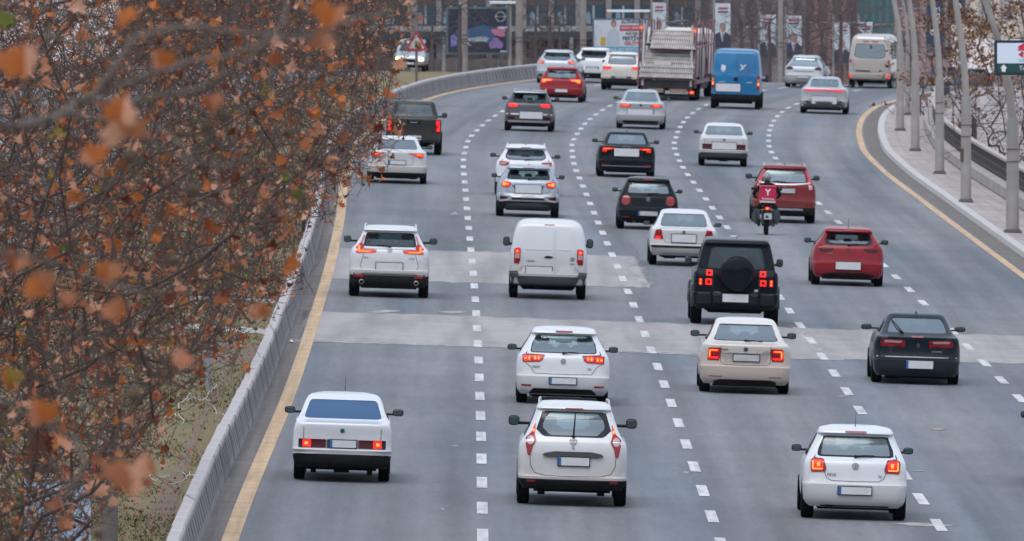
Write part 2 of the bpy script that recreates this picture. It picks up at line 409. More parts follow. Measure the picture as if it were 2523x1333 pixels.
# low ground: whole country beyond the parapet
b = MB()
for i in range(40):
    for j in range(40):
        x0, x1 = -3000 + i*150, -3000 + (i+1)*150; y0, y1 = -500 + j*200, -500 + (j+1)*200
        b.quad((x0, y0, -5.0), (x1, y0, -5.0), (x1, y1, -5.0), (x0, y1, -5.0))
structure(b.build('ground', M_LOW))
b = MB()                       # far edge skirt of the upper terrain so that it stays solid
for D0, D1 in zip(np.arange(-60, 600, 10.0), np.arange(-50, 610, 10.0)):
    b.quad(road_pt(17.2, D0, 0), road_pt(17.2, D1, 0), tuple(road_pt(17.25, D1))[:2] + (-5.0,), tuple(road_pt(17.25, D0))[:2] + (-5.0,))
for D0 in np.arange(600, 770, 5.0): b.quad(road_pt(14.9, D0, -.02), road_pt(14.9, D0+5, -.02), tuple(road_pt(15.3, D0+5))[:2] + (-5.0,), tuple(road_pt(15.3, D0))[:2] + (-5.0,))
b.quad(road_pt(14.9, 600, -.02), road_pt(17.2, 610, 0), tuple(road_pt(17.2, 610))[:2] + (-5.0,), tuple(road_pt(14.9, 600))[:2] + (-5.0,))
structure(b.build('retaining_face', mat('pale_retaining', (.62, .57, .55), .9, var=.3, vscale=.4)))
b = MB(); b.quad((10, 868, -4.99), (60, 868, -4.99), (75, 960, -4.99), (20, 960, -4.99)); structure(b.build('lower_road', mat('lower_asphalt', (.13, .13, .145), .8)))

# ---- lane markings
def dash_ds(D0):
    out = []; D = D0
    while D < 650:
        out.append(D)
        p = 9.0 + 1.6*min(max((D-225)/200, 0), 1) - 1.0*min(max((D-430)/60, 0), 1)
        D += p
    return out
for off, D0 in ((0, 193.5), (3.70, 193.1), (7.34, 192.6), (10.76, 191.8)):
    b = MB()
    for D in dash_ds(D0):
        w = .088
        for k in range(2):
            a, c = D + 2.0*k - 2, D + 2.0*k
            b.quad(road_pt(off-w, a, .008), road_pt(off+w, a, .008), road_pt(off+w, c, .008), road_pt(off-w, c, .008))
    structure(b.build('lane_marking', M_LINE))
structure(strip('edge_line', -3.98+.0, -3.72, 150, 700, .008, M_YEL, 4))
structure(strip('edge_line', 14.06, 14.28, 150, 640, .008, M_YEL, 4))
# ---- repair strips of pale concrete across the lanes
def pixpoly(name, pts, dz, m, rag=.22):
    b = MB(); n = len(pts)//2
    P = [gp(x, y) for x, y in pts]
    top0, bot0 = P[:n], P[n:][::-1]
    rj = random.Random(len(pts)*7 + int(pts[0][0])); top, bot = [], []
    for i in range(n-1):                       # ragged cut edges
        for q in range(14):
            f = q/14; top.append(top0[i].lerp(top0[i+1], f)); bot.append(bot0[i].lerp(bot0[i+1], f))
    top.append(top0[-1]); bot.append(bot0[-1])
    for L_ in (top, bot):
        for p in L_: p.y += rj.gauss(0, rag)
    for p in top + bot: p.z = zg(p.x, p.y) + dz
    n = len(top)
    for i in range(n-1): b.quad(bot[i], bot[i+1], top[i+1], top[i])
    return structure(b.build(name, m))
pixpoly('concrete_patch', [(806, 611), (1000, 616), (1200, 621), (1400, 626), (1560, 632), (1603, 709), (1400, 704), (1200, 698), (1000, 693), (797, 686)], .004, M_CONC)
pixpoly('concrete_patch', [(748, 767), (1000, 774), (1300, 784), (1600, 796), (1900, 806), (2200, 818), (2523, 828), (2600, 831), (2600, 899), (2523, 896), (2200, 888), (1900, 880), (1600, 868), (1300, 856), (1000, 847), (730, 838)], .004, M_CONC)
pixpoly('patch_edge', [(725, 838), (1000, 847), (1300, 856), (1600, 868), (1900, 880), (2080, 885), (2080, 888), (1900, 883), (1600, 871), (1300, 859), (1000, 850), (725, 841)], .006, M_SCRATCH, .10)
random.seed(5)
def scar(x0, y0, x1, y1, w, n=16):
    """torn pale edge where the patch has broken away"""
    b = MB()
    for i in range(n):
        t0, t1 = i/n, (i+1)/n
        ax, ay = x0+(x1-x0)*t0, y0+(y1-y0)*t0; bx, by = x0+(x1-x0)*t1, y0+(y1-y0)*t1
        ww = w*random.uniform(.5, 1.3)
        pts = [gp(ax-3, ay), gp(bx-3, by), gp(bx+ww*.4, by+1), gp((ax+bx)/2+ww, (ay+by)/2)]
        for p in pts: p.z = zg(p.x, p.y) + .0065
        b.poly(pts)
    structure(b.build('torn_patch_edge', M_SCRATCH))
scar(1535, 633, 1585, 706, 34, 22); scar(1955, 806, 2025, 880, 20)
b = MB()                        # pale drip marks and scratches on the asphalt
for (x, y, w, h) in ((2275, 1293, 130, 6), (1910, 912, 30, 3), (2080, 977, 24, 3), (1120, 526, 22, 4), (1880, 1225, 0, 0), (2310, 1058, 40, 3), (930, 768, 90, 5), (1130, 770, 80, 4), (1090, 1255, 14, 4), (2270, 1160, 30, 3), (1690, 1165, 14, 3), (920, 1010, 10, 3), (1120, 1100, 12, 3), (1350, 380, 16, 2)):
    if w == 0: continue
    for k in range(3):
        dx = random.uniform(-w*.3, w*.3); dy = random.uniform(-2, 2); ww = w*random.uniform(.3, .6)
        P = [gp(x+dx-ww, y+dy), gp(x+dx, y+dy+h*.5), gp(x+dx+ww, y+dy), gp(x+dx, y+dy-h*.5)]
        for p in P: p.z = zg(p.x, p.y) + .006 + .0007*k
        b.poly(P)
structure(b.build('road_scuffs', M_SCRATCH))
M_CRACK = mat('asphalt_crack', (.12, .122, .13), .9)
b = MB()
def crack(pts, w):
    P = [gp(x, y) for x, y in pts]
    for i in range(len(P)-1):
        m = 5
        prev = P[i].copy()
        for k in range(1, m+1):
            q = P[i].lerp(P[i+1], k/m); q.x += random.uniform(-.12, .12)
            for p in (prev, q): p.z = zg(p.x, p.y) + .0045
            b.quad(prev + Vector((-w, 0, 0)), prev + Vector((w, 0, 0)), q + Vector((w, 0, 0)), q + Vector((-w, 0, 0)))
            prev = q
crack([(1480, 560), (1520, 585), (1560, 612), (1575, 640)], .015); crack([(1440, 470), (1470, 500), (1490, 540)], .012)
crack([(1490, 330), (1500, 400), (1450, 380)], .015); 
crack([(2360, 790), (2300, 700), (2250, 640)], .008)
structure(b.build('asphalt_cracks', M_CRACK))

# ---- jersey barrier along the median: 4 m units
def barrier_unit():
    b = MB(); Lg = 3.97
    prof = [(-4.28, 0), (-4.29, .05), (-4.40, .50), (-4.385, .515), (-4.385, .59), (-4.41, .625), (-4.57, .63), (-4.60, .58), (-4.62, .10), (-4.68, .0)]
    for i in range(len(prof)-1):
        (x0, z0), (x1, z1) = prof[i], prof[i+1]
        b.quad((x0+4.6, 0, z0), (x1+4.6, 0, z1), (x1+4.6, Lg, z1), (x0+4.6, Lg, z0), 1 if 2 <= i <= 6 else 0)
    for y in (0, Lg): b.poly([(x+4.6, y, z) for x, z in prof])
    # slanted grooves on the road face
    for k in range(3):
        y = .35 + k*1.32
        z0, z1 = .14, .46; x0, x1 = .31-(z0-.05)*.245, .31-(z1-.05)*.245; e = .005
        b.quad((x0+e, y, z0), (x0+e, y+.20, z0), (x1+e, y-.10, z1), (x1+e, y-.30, z1), 2)
    return b
proto = barrier_unit().build('concrete_barrier', [M_BAR, M_BARC, M_GROOVE])
D = 196.0; first = True; k = 0
while D < 700:
    o = proto if first else proto.copy()
    if not first: COL.objects.link(o)
    first = False
    p = road_pt(-4.6, D); hd = heading(D + 2)
    o.location = (p.x + random.uniform(-.012, .012), p.y, p.z - .01); o.rotation_euler = (0, R(1.8), -hd + R(random.uniform(-.1, .1)))
    tag(o, 'pale grey concrete barrier unit with slanted grooves, one of the row edging the median', 'barrier', 'concrete barrier units along the median')
    D += 4.0*math.cos(hd); k += 1

# ---- parapet with railing on the right
def parapet():
    root = thing('parapet_wall', road_pt(16.9, 420), 'low beige concrete parapet curving along the right pavement', 'wall')
    b = MB(); Ds = list(np.arange(300, 608, 4.0))
    prof = [(16.70, .14), (16.70, .50), (16.73, .52), (17.20, .54), (17.22, .0)]
    for a, c in zip(Ds[:-1], Ds[1:]):
        for (o0, z0), (o1, z1) in zip(prof[:-1], prof[1:]):
            b.quad(road_pt(o0, a, z0), road_pt(o1, a, z1), road_pt(o1, c, z1), road_pt(o0, c, z0))
    o = b.build('wall', M_WALL, root); o.matrix_parent_inverse = Matrix.Translation(root.location).inverted()
    b = MB()
    for a, c in zip(Ds[:-1], Ds[1:]):
        b.quad(road_pt(16.685, a, .150), road_pt(16.70, a, .185), road_pt(16.70, c, .185), road_pt(16.685, c, .150))
    o = b.build('dark_foot_line', mat('dark_foot_line', (.12, .09, .08), .9), root); o.matrix_parent_inverse = Matrix.Translation(root.location).inverted()  # darker line along the foot of the wall
    # railing
    M_RC = mat('rail_cap', (.42, .38, .35), .8, var=.2, vscale=.8); M_RB = mat('rail_bars', (.07, .065, .065), .6, .3)
    r = thing('railing', road_pt(17.05, 420), 'dark barred railing with a pale flat handrail on the parapet', 'railing')
    b = MB()
    for a, c in zip(Ds[:-1], Ds[1:]):
        pr = [(16.97, 1.16), (16.97, 1.24), (17.15, 1.25), (17.15, 1.16)]
        for i in range(4):
            (o0, z0), (o1, z1) = pr[i], pr[(i+1) % 4]
            b.quad(road_pt(o0, a, z0), road_pt(o1, a, z1), road_pt(o1, c, z1), road_pt(o0, c, z0))
    o = b.build('handrail', M_RC, r); o.matrix_parent_inverse = Matrix.Translation(r.location).inverted()
    b = MB()
    for D in np.arange(304, 604, .62):
        p, q = road_pt(17.04, D, .53), road_pt(17.04, D, 1.17)
        b.box(((p.x+q.x)/2, D, (p.z+q.z)/2), (.05, .09, .64))
    for z in (.62, .86):
        for a, c in zip(Ds[:-1], Ds[1:]):
            b.quad(road_pt(17.02, a, z), road_pt(17.02, a, z+.05), road_pt(17.02, c, z+.05), road_pt(17.02, c, z))
    o = b.build('balusters', M_RB, r, clean=False); o.matrix_parent_inverse = Matrix.Translation(r.location).inverted()
parapet()
# ------------------------------------------------------------------ vehicle bodies: stacks of plan outlines
def interp_keys(keys):
    z = [k[0] for k in keys]
    return z, [pchip(z, [k[i] for k in keys]) for i in range(1, 5)]
class Shell:
    """keys: (z, y of the rear, half width, y of the front, rear corner radius)"""
    def __init__(s, keys, bow=.05, fr=.35, taper=.06, nS=40):
        s.keys = keys; s.zk, (s.fyr, s.fw, s.fyf, s.frc) = interp_keys(keys); s.bow = bow; s.fr = fr; s.taper = taper; s.nS = nS
        s.nR, s.nC, s.nF = 6, 5, 5
    def P(s, z): return s.fyr(z), s.fw(z), s.fyf(z), s.frc(z)
    def half(s, z):
        yr, w, yf, rc = s.P(z); pts = []
        bow = s.bow
        for i in range(s.nR):
            x = (w-rc)*i/s.nR; pts.append((x, yr + bow*(x/w)**2))
        yb = yr + bow*((w-rc)/w)**2; ry = rc*1.25
        for i in range(s.nC):
            a = math.pi/2*i/s.nC; pts.append((w-rc+rc*math.sin(a), yb+ry-ry*math.cos(a)))
        y0 = yb+ry; rf = min(s.fr, w*.5); y1 = yf - rf*.9
        if y1 < y0+.2: y1 = y0+.2
        for i in range(s.nS+1):
            t = i/s.nS; pts.append((w*(1-s.taper*max(0, (t-.55)/.45)**2), y0+(y1-y0)*t))
        wf = w*(1-s.taper)
        for i in range(1, 5):
            a = math.pi/2*i/4; pts.append((wf-rf+rf*math.cos(a), y1+rf*.7*math.sin(a)))
        for i in range(1, s.nF+1):
            x = (wf-rf)*(1-i/s.nF); pts.append((x, y1+rf*.7+.08*(1-(x/max(wf-rf, .01))**2)))
        return pts
    def surf(s, t, z, off=0.0):
        sg = 1 if t >= 0 else -1; t = abs(t)
        yr, w, yf, rc = s.P(z); tf = w-rc; yb = yr + s.bow*(tf/w)**2; ry = rc*1.25; arc = (rc+ry)/2*math.pi/2
        if t <= tf: x, y, nx, ny = t, yr + s.bow*(t/w)**2, 0.0, -1.0; nx = 2*s.bow*t/w/w; l = math.hypot(nx, 1); nx /= l; ny = -1/l
        elif t <= tf+arc:
            a = (t-tf)/arc*math.pi/2; x = tf+rc*math.sin(a); y = yb+ry-ry*math.cos(a); nx, ny = math.sin(a), -math.cos(a)
        else: x, y, nx, ny = w, yb+ry+(t-tf-arc), 1.0, 0.0
        return Vector((sg*(x+nx*off), y+ny*off, z))
    def rows(s, n=3):
        zs = []
        for a, b in zip(s.zk[:-1], s.zk[1:]):
            m = 1 if b-a < .03 else n
            zs += [a+(b-a)*i/m for i in range(m)]
        return zs + [s.zk[-1]]
    def mesh(s, arches, tr, rear_open=None, side_open=None, front_open=None, pillars=(), dark_z=None):
        """returns dict of MBs: body, windscreen, side_l, side_r, trim"""
        zs = s.rows(); H = [s.half(z) for z in zs]; n = len(H[0])
        full = []
        for r in H: full.append([(x, y) for x, y in r] + [(-x, y) for x, y in r[-2:0:-1]])
        N = len(full[0]); out = {k: MB() for k in ('body', 'windscreen', 'side_l', 'side_r', 'trim')}
        Ra = tr + .055
        def zadj(x, y, z, j):
            for ya in arches:
                d = abs(y-ya)
                if d < Ra:
                    za = tr + math.sqrt(Ra*Ra-d*d)
                    if z < za: return za
            return z
        c0 = s.nR; c1 = c0+s.nC; c2 = c1+s.nS
        V = []
        for j, z in enumerate(zs):
            row = []
            for i, (x, y) in enumerate(full[j]):
                k = i if i < n else 2*n-2-i
                zz = zadj(x, y, z, j) if c1-2 <= k <= c2+3 else z
                row.append((x, y, zz))
            V.append(row)
        top_body = len(zs)-1
        for j in range(len(zs)-1):
            zm = (zs[j]+zs[j+1])/2
            for i in range(N):
                i2 = (i+1) % N
                k = i if i < n-1 else 2*n-3-i
                ym = (full[j][i][1]+full[j][i2][1]+full[j+1][i][1]+full[j+1][i2][1])/4
                tgt = 'body'
                if rear_open and k < c0 and rear_open[0] < zm < rear_open[1]: continue
                if front_open and k >= c2+4-1 and front_open[0] < zm < front_open[1]: tgt = 'windscreen'
                if side_open and c1 <= k < c2 and side_open[0] < zm < side_open[1] and side_open[2] < ym < side_open[3] and not any(abs(ym-p) < .06 for p in pillars):
                    tgt = 'side_r' if i < n-1 else 'side_l'
                if tgt == 'body' and dark_z is not None and zm < dark_z: tgt = 'trim'
                out[tgt].quad(V[j][i], V[j][i2], V[j+1][i2], V[j+1][i])
        out['body'].poly(V[-1])
        return out
def rpoly(pts, r=.03, n=3):
    """rounded polygon"""
    out = []; N = len(pts)
    for i in range(N):
        p = Vector(pts[i]); a = Vector(pts[i-1])-p; b = Vector(pts[(i+1) % N])-p
        rr = min(r, a.length*.45, b.length*.45); pa = p+a.normalized()*rr; pb = p+b.normalized()*rr
        for k in range(n+1):
            t = k/n; q = pa*(1-t)**2 + p*2*t*(1-t) + pb*t*t; out.append((q.x, q.y))
    return out
def dens(pts, step=.05):
    out = []
    for i in range(len(pts)):
        a = Vector(pts[i]); b = Vector(pts[(i+1) % len(pts)]); k = max(1, int((b-a).length/step))
        for q in range(k): p = a.lerp(b, q/k); out.append((p.x, p.y))
    return out
def patch(b, sh, pts, off, m=0, rings=3, skirt=.02, r=.015, dome=0.0):
    """polygon (t,z) laid on the shell"""
    pts = dens(rpoly(pts, r)) if r > 0 else dens(pts)
    cx = sum(p[0] for p in pts)/len(pts); cz = sum(p[1] for p in pts)/len(pts)
    R_ = []
    for q in range(rings+1):
        f = 1-q/rings if q < rings else 0.0
        if q == rings: R_.append([sh.surf(cx, cz, off+dome)]); break
        R_.append([sh.surf(cx+(x-cx)*f, cz+(z-cz)*f, off+dome*(1-f*f)) for x, z in pts])
    n = len(pts)
    for q in range(rings-1):
        for i in range(n): b.quad(R_[q][i], R_[q][(i+1) % n], R_[q+1][(i+1) % n], R_[q+1][i], m)
    for i in range(n): b.poly([R_[rings-1][i], R_[rings-1][(i+1) % n], R_[rings][0]], m)
    sk = [sh.surf(x, z, off-skirt) for x, z in pts]
    for i in range(n): b.quad(sk[i], sk[(i+1) % n], R_[0][(i+1) % n], R_[0][i], m)
def frame_patch(b, sh, z0, z1, win, off=0.0, lip=.03, m=0):
    """fills the rear opening with bodywork round a window polygon (t,z)"""
    win = dens(rpoly(win, .05))
    tm = lambda z: sh.fw(z)-sh.frc(z)
    cz = sum(p[1] for p in win)/len(win)
    N = 72; inner = []; outer = []
    import bisect
    uv = [(x/tm(z), (z-cz)/(z1-z0)) for x, z in win]
    ang = sorted([(math.atan2(v, u), u, v) for u, v in uv])
    A = [a[0] for a in ang]
    for i in range(N):
        th = -math.pi + 2*math.pi*(i+.5)/N
        k = bisect.bisect(A, th); a0 = ang[k-1] if k > 0 else ang[-1]; a1 = ang[k % len(ang)]
        d = (math.cos(th), math.sin(th))
        # intersect ray with segment a0-a1
        x0, y0, x1, y1 = a0[1], a0[2], a1[1], a1[2]
        den = d[0]*(y1-y0)-d[1]*(x1-x0); r = (x0*(y1-y0)-y0*(x1-x0))/den if abs(den) > 1e-9 else math.hypot(x0, y0)
        inner.append((d[0]*r, d[1]*r))
        vt = (z1-cz)/(z1-z0); vb = (z0-cz)/(z1-z0)
        s1 = 1/abs(d[0]) if abs(d[0]) > 1e-6 else 1e9
        s2 = (vt/d[1] if d[1] > 0 else vb/d[1]) if abs(d[1]) > 1e-6 else 1e9
        rr = min(s1, s2); outer.append((d[0]*rr, d[1]*rr))
    # make sure the four corners are present: snap nearest
    for su in (-1, 1):
        for v in ((z1-cz)/(z1-z0), (z0-cz)/(z1-z0)):
            j = min(range(N), key=lambda q: (outer[q][0]-su)**2+(outer[q][1]-v)**2); outer[j] = (su, v)
    def P(u, v, o):
        z = cz+v*(z1-z0); z = min(max(z, z0), z1); return sh.surf(u*tm(z), z, o)
    K = 4; L = []
    for q in range(K+1):
        f = q/K; L.append([P(inner[i][0]*(1-f)+outer[i][0]*f, inner[i][1]*(1-f)+outer[i][1]*f, off) for i in range(N)])
    for q in range(K):
        for i in range(N): b.quad(L[q][i], L[q][(i+1) % N], L[q+1][(i+1) % N], L[q+1][i], m)
    ins = [P(inner[i][0], inner[i][1], off-lip) for i in range(N)]
    for i in range(N): b.quad(L[0][i], L[0][(i+1) % N], ins[(i+1) % N], ins[i], m)
def line_patch(b, sh, pts, w, off, m=0):
    """thin strip along a polyline (t,z)"""
    for i in range(len(pts)-1):
        a = Vector(pts[i]); c = Vector(pts[i+1]); d = (c-a).normalized(); nn = Vector((-d.y, d.x))*w/2
        k = max(1, int((c-a).length/.08))
        for q in range(k):
            p, r = a.lerp(c, q/k), a.lerp(c, (q+1)/k)
            b.quad(sh.surf(*(p+nn), off), sh.surf(*(r+nn), off), sh.surf(*(r-nn), off), sh.surf(*(p-nn), off), m)

def keys_hatch(L, W, H, zb, zbelt, yb, yt, wt, gc=.20, sp=.07, cowl=1.15, zs0=None, wb=.93):
    w0 = W/2
    return [(gc, .14, w0*.90, L-.14, .20), (gc+.10, .03, w0*.97, L-.03, .22), (.46 if zb > .54 else zb-.08, .0, w0*.992, L, .22), (zb-.02, .0, w0, L-.01, .22), (zb+.01, .05, w0, L-.02, .20),
            (zbelt-.26, .085, w0*.995, L-.22, .18), (zbelt-.07, .12, w0*.965, L-.85, .15), (zbelt, yb, w0*wb, L-cowl, .13),
            (H-.13, yt, wt, L-cowl-.92, .11), (H-.10, yt-sp, wt*.985, L-cowl-1.02, .11), (H-.05, yt-sp+.04, wt*.95, L-cowl-1.15, .12), (H-.015, yt+.16, wt*.86, L-cowl-1.4, .14), (H, yt+.62, wt*.60, L-cowl-1.75, .16)]
def keys_sedan(L, W, H, zb, zd, yb, yt, wt, gc=.20, cowl=1.25, lip=.0, wb=.86):
    w0 = W/2
    return [(gc, .14, w0*.90, L-.14, .18), (gc+.10, .03, w0*.97, L-.03, .20), (zb-.10, .0, w0*.99, L, .20), (zb-.02, .0, w0, L-.01, .20), (zb+.01, .045, w0, L-.02, .18),
            (zd-.22, .07, w0*.99, L-.30, .16), (zd-.05, .06-lip, w0*.955, L-.75, .14), (zd-.012, .08-lip, w0*.93, L-.95, .13), (zd+.015, yb-.06, w0*(wb+.03), L-cowl+.05, .13), (zd+.035, yb, w0*wb, L-cowl, .12),
            (H-.085, yt, wt, L-cowl-.85, .10), (H-.05, yt+.07, wt*.955, L-cowl-1.0, .11), (H-.015, yt+.25, wt*.85, L-cowl-1.25, .13), (H, yt+.6, wt*.58, L-cowl-1.5, .16)]

def wheel_parts(root, xs, ys, tr, tw, yo):
    for y in ys:
        for sx in (-1, 1):
            b = MB(); x = sx*(xs-tw/2); h = tw/2
            b.lathe([(tr*.62, -h*.9), (tr*.9, -h), (tr*.975, -h*.86), (tr, -h*.6), (tr, h*.6), (tr*.975, h*.86), (tr*.9, h), (tr*.62, h*.9)], (0, 0, 0), 'x', 28, 0)
            w = b.build('wheel', M_TYRE, root, True, 40); w.location = (x, y-yo, tr)
            b = MB(); b.lathe([(.02, sx*h*.55), (tr*.2, sx*h*.6), (tr*.25, sx*h*.35), (tr*.58, sx*h*.3), (tr*.63, sx*h*.85), (tr*.63, -sx*h*.85), (tr*.1, -sx*h*.5)], (0, 0, 0), 'x', 20)
            for k in range(5):
                a = 2*math.pi*k/5; c, s_ = math.cos(a), math.sin(a)
                b.poly([(sx*h*.62, c*.05-s_*.03, s_*.05+c*.03), (sx*h*.75, c*tr*.6-s_*.02, s_*tr*.6+c*.02), (sx*h*.75, c*tr*.6+s_*.02, s_*tr*.6-c*.02), (sx*h*.62, c*.05+s_*.03, s_*.05-c*.03)])
            b.build('rim', M_RIM, w, True, 40)

def mirror_part(root, sx, x, y, z, w, h, m, yo, arm=True):
    b = MB()
    b.ellipsoid((0, 0, 0), (w/2, .10, h/2), 14, 8, 0, lambda p: [math.copysign(abs(p[0])**.65, p[0]), p[1] if p[1] > 0 else p[1]*.25, math.copysign(abs(p[2])**.65, p[2])])
    if arm: b.box((-sx*(w*.5+.12), .05, -h*.26), (.30, .06, h*.28), 0, 0, .01)
    o = b.build('door_mirror', m, root, True, 60); o.location = (sx*x, y-yo, z); o.rotation_euler = (0, 0, sx*R(-6))
    b = MB(); b.ellipsoid((0, -.026, 0), (w*.42, .004, h*.40), 12, 6, 0, lambda p: [math.copysign(abs(p[0])**.6, p[0]), p[1], math.copysign(abs(p[2])**.6, p[2])])
    b.build('mirror_glass', MATS.get('mirror_glass') or mat('mirror_glass', (.06, .09, .095), .12, .3), o, True)  # dark reflection put into the glass colour

def badge_ring(b, sh, t, z, r, w, off, m=0, n=20):
    for i in range(n):
        a0, a1 = 2*math.pi*i/n, 2*math.pi*(i+1)/n
        b.quad(sh.surf(t+r*math.cos(a0), z+r*math.sin(a0), off), sh.surf(t+r*math.cos(a1), z+r*math.sin(a1), off),
               sh.surf(t+(r-w)*math.cos(a1), z+(r-w)*math.sin(a1), off), sh.surf(t+(r-w)*math.cos(a0), z+(r-w)*math.sin(a0), off), m)

def make_car(sp):
    """sp: dictionary describing one vehicle, seen mostly from behind"""
    nm = sp.get('name', 'car'); L, Wd, H = sp['dim']; tr = sp.get('tr', .31); tw = sp.get('tw', .21)
    ro = sp.get('ro', .78); wbs = sp.get('wb', 2.6); paintm = sp['paint']; trimm = sp.get('trimm', M_BLACK)
    keys = sp['keys']; sh = Shell(keys, sp.get('bow', .06), sp.get('fr', .35), sp.get('taper', .06))
    yo = ro
    p = gp(*sp['px']); hd = heading(p.y + 1) if 'hd' not in sp else sp['hd']
    root = thing(nm, p, sp['label'], sp.get('cat', 'car'), sp.get('group'), (0, 0, 0))
    roll = math.atan(.032) if p.x < 17 else 0
    root.rotation_mode = 'XYZ'
    root.rotation_euler = (0, roll, -hd + sp.get('yaw', 0))
    root.location.z += sp.get('dz', 0.0)
    zw0, zw1 = sp['zwin']          # opening for the rear window
    out = sh.mesh((ro, ro+wbs), tr, (zw0, zw1) if sp.get('win') else None,
                  sp.get('side', (zw0+.02, H-.14, yo*.0+sp.get('sy0', .75), L-sp.get('cowl', 1.2)-.35)), (zw0, zw1), sp.get('pillars', (L*.42,)), sp.get('dark_z'))
    def fin(o): o.location.y -= yo; return o
    bd = out['body']
    if sp.get('win'): frame_patch(bd, sh, zw0, zw1, sp['win'], 0.0)
    body = fin(bd.build('body', paintm, root, True, 32))
    if out['trim'].f: fin(out['trim'].build('lower_bumper', trimm, root, True, 32))
    gl = sp.get('glass', M_GLS)
    if out['windscreen'].f: fin(out['windscreen'].build('windscreen', M_GLS, root, True))
    for k in ('side_l', 'side_r'):
        if out[k].f: fin(out[k].build('side_window', M_GLSD, root, True))
    if sp.get('win'):
        b = MB(); patch(b, sh, sp['win'], -.012, 0, 5, .0, .05); fin(b.build('rear_window', gl, root, True, 60))
        # black ceramic edge
        if sp.get('edge', .03) > 0:
            win = dens(rpoly(sp['win'], .05)); cx = 0; cz = sum(q[1] for q in win)/len(win); e = sp.get('edge', .03)
            b = MB(); n = len(win)
            def inn(q):
                v = Vector((q[0]-cx, q[1]-cz)); l = v.length; sx = max(0, 1-e*1.3/max(abs(q[0]), .2)) if abs(q[0]) > .15 else 1-e*.3
                ww = max(abs(x) for x, z in win); hh = max(abs(z-cz) for x, z in win)
                return (cx+(q[0]-cx)*(1-sp.get('edgex', e)/ww), cz+(q[1]-cz)*(1-e/hh))
            for i in range(n):
                a, c = win[i], win[(i+1) % n]; a2, c2 = inn(a), inn(c)
                b.quad(sh.surf(*a, -.008), sh.surf(*c, -.008), sh.surf(*c2, -.008), sh.surf(*a2, -.008))
            fin(b.build('window_edge', M_GLOSSBLACK, root, True))
    # cabin inside
    if sp.get('interior', True):
        b = MB(); wi = keys[-6][2] if len(keys) > 8 else Wd/2*.8; wi = min(wi, Wd/2*.86)-.07; zf = zw0-.03; y0 = sp.get('ishelf', .25)
        b.box((0, (y0+L-1.5)/2, zf-.22), (wi*2, L-1.5-y0, .06))
        yrs = sp.get('yseat', 1.15); 
        b.box((0, yrs, zf-.06), (wi*1.9, .16, .26), 0, 0, .05)
        for x in (-.42, .42) + ((0,) if sp.get('mid', True) else ()):
            b.box((x, yrs-.02, zf+.13), (.22, .10, .13), 0, 0, .04)
        for x in (-.38, .38):
            b.box((x, yrs+1.0, zf-.08), (.42, .14, .46), 0, 0, .06); b.box((x, yrs+.98, zf+.22), (.23, .10, .15), 0, 0, .04)
        b.box((0, L-1.62, zf+.0), (wi*1.9, .4, .16), 0, 0, .05)
        fin(b.build('seats', M_SEAT, root))
        b = MB(); b.box((0, (y0+yrs)/2, zf-.035), (wi*1.95, yrs-y0, .02)); fin(b.build('parcel_shelf', M_UNDER, root))
    # underbody; boxes set low and wide to deepen shade beneath the car
    b = MB(); g = keys[0][0]
    b.box((0, L/2+.1, g+.12), (Wd-2*tw-.12, L-.7, .20)); b.box((0, ro+wbs/2, g+.05), (Wd*.94, wbs-2*tr-.16, .16)); b.box((0, .55, g+.01), (Wd*.70, .6, .10)); b.box((0, ro, tr*.8), (Wd-2*tw-.2, .22, .10), 0, 0, .03)
    for y in (ro, ro+wbs): b.tube([(-Wd/2+tw, y, tr), (Wd/2-tw, y, tr)], .035, 8)
    for x, w_, h_ in sp.get('hang', ((-.45, .07, .05), (.5, .07, .05))): b.box((x, .35, g+.02-h_/2+.03), (w_, .3, h_+.08), 0, 0, .015)
    b.box((0, L/2, H*.38), (Wd*.80, L*.86, .02)) 
    fin(b.build('underbody', M_UNDER, root))
    wheel_parts(root, Wd/2-sp.get('inset', .015), (ro, ro+wbs), tr, tw, yo)
    mm = sp.get('mirror', (Wd/2+.10, sp['zwin'][0]+.03, .20, .13)); my = sp.get('my', L-sp.get('cowl', 1.2)-.55)
    for sx in (-1, 1): mirror_part(root, sx, mm[0]-.02, my, mm[1], mm[2]*.92, mm[3]*.92, sp.get('mmat', M_BLACK), yo)
    # panels, lamps, trim: (part name, material, offset, polygons (t,z), mirrored?)
    for it in sp.get('parts', ()):
        pn, pm, off, polys = it[:4]; mir = it[4] if len(it) > 4 else True; r = it[5] if len(it) > 5 else .015; kids = it[6] if len(it) > 6 else ()
        for sg in ((1, -1) if mir else (1,)):
            b = MB()
            for poly in polys: patch(b, sh, [(q[0]*sg, q[1]) for q in poly], off, 0, 3, .02, r)
            o = fin(b.build(pn, pm, root, True, 40))
            for kn, km, koff, kp in kids:
                b = MB()
                for poly in kp: patch(b, sh, [(q[0]*sg, q[1]) for q in poly], koff, 0, 2, .006, .01)
                k = b.build(kn, km, o, True, 40)
    for pts, w in sp.get('seams', ()):
        pass
    if sp.get('seams'):
        b = MB()
        for pts, mir in sp['seams']:
            line_patch(b, sh, pts, .010, .0035)
            if mir: line_patch(b, sh, [(-t, z) for t, z in pts], .010, .0035)
        fin(b.build('tailgate_gap', M_SEAM, root))
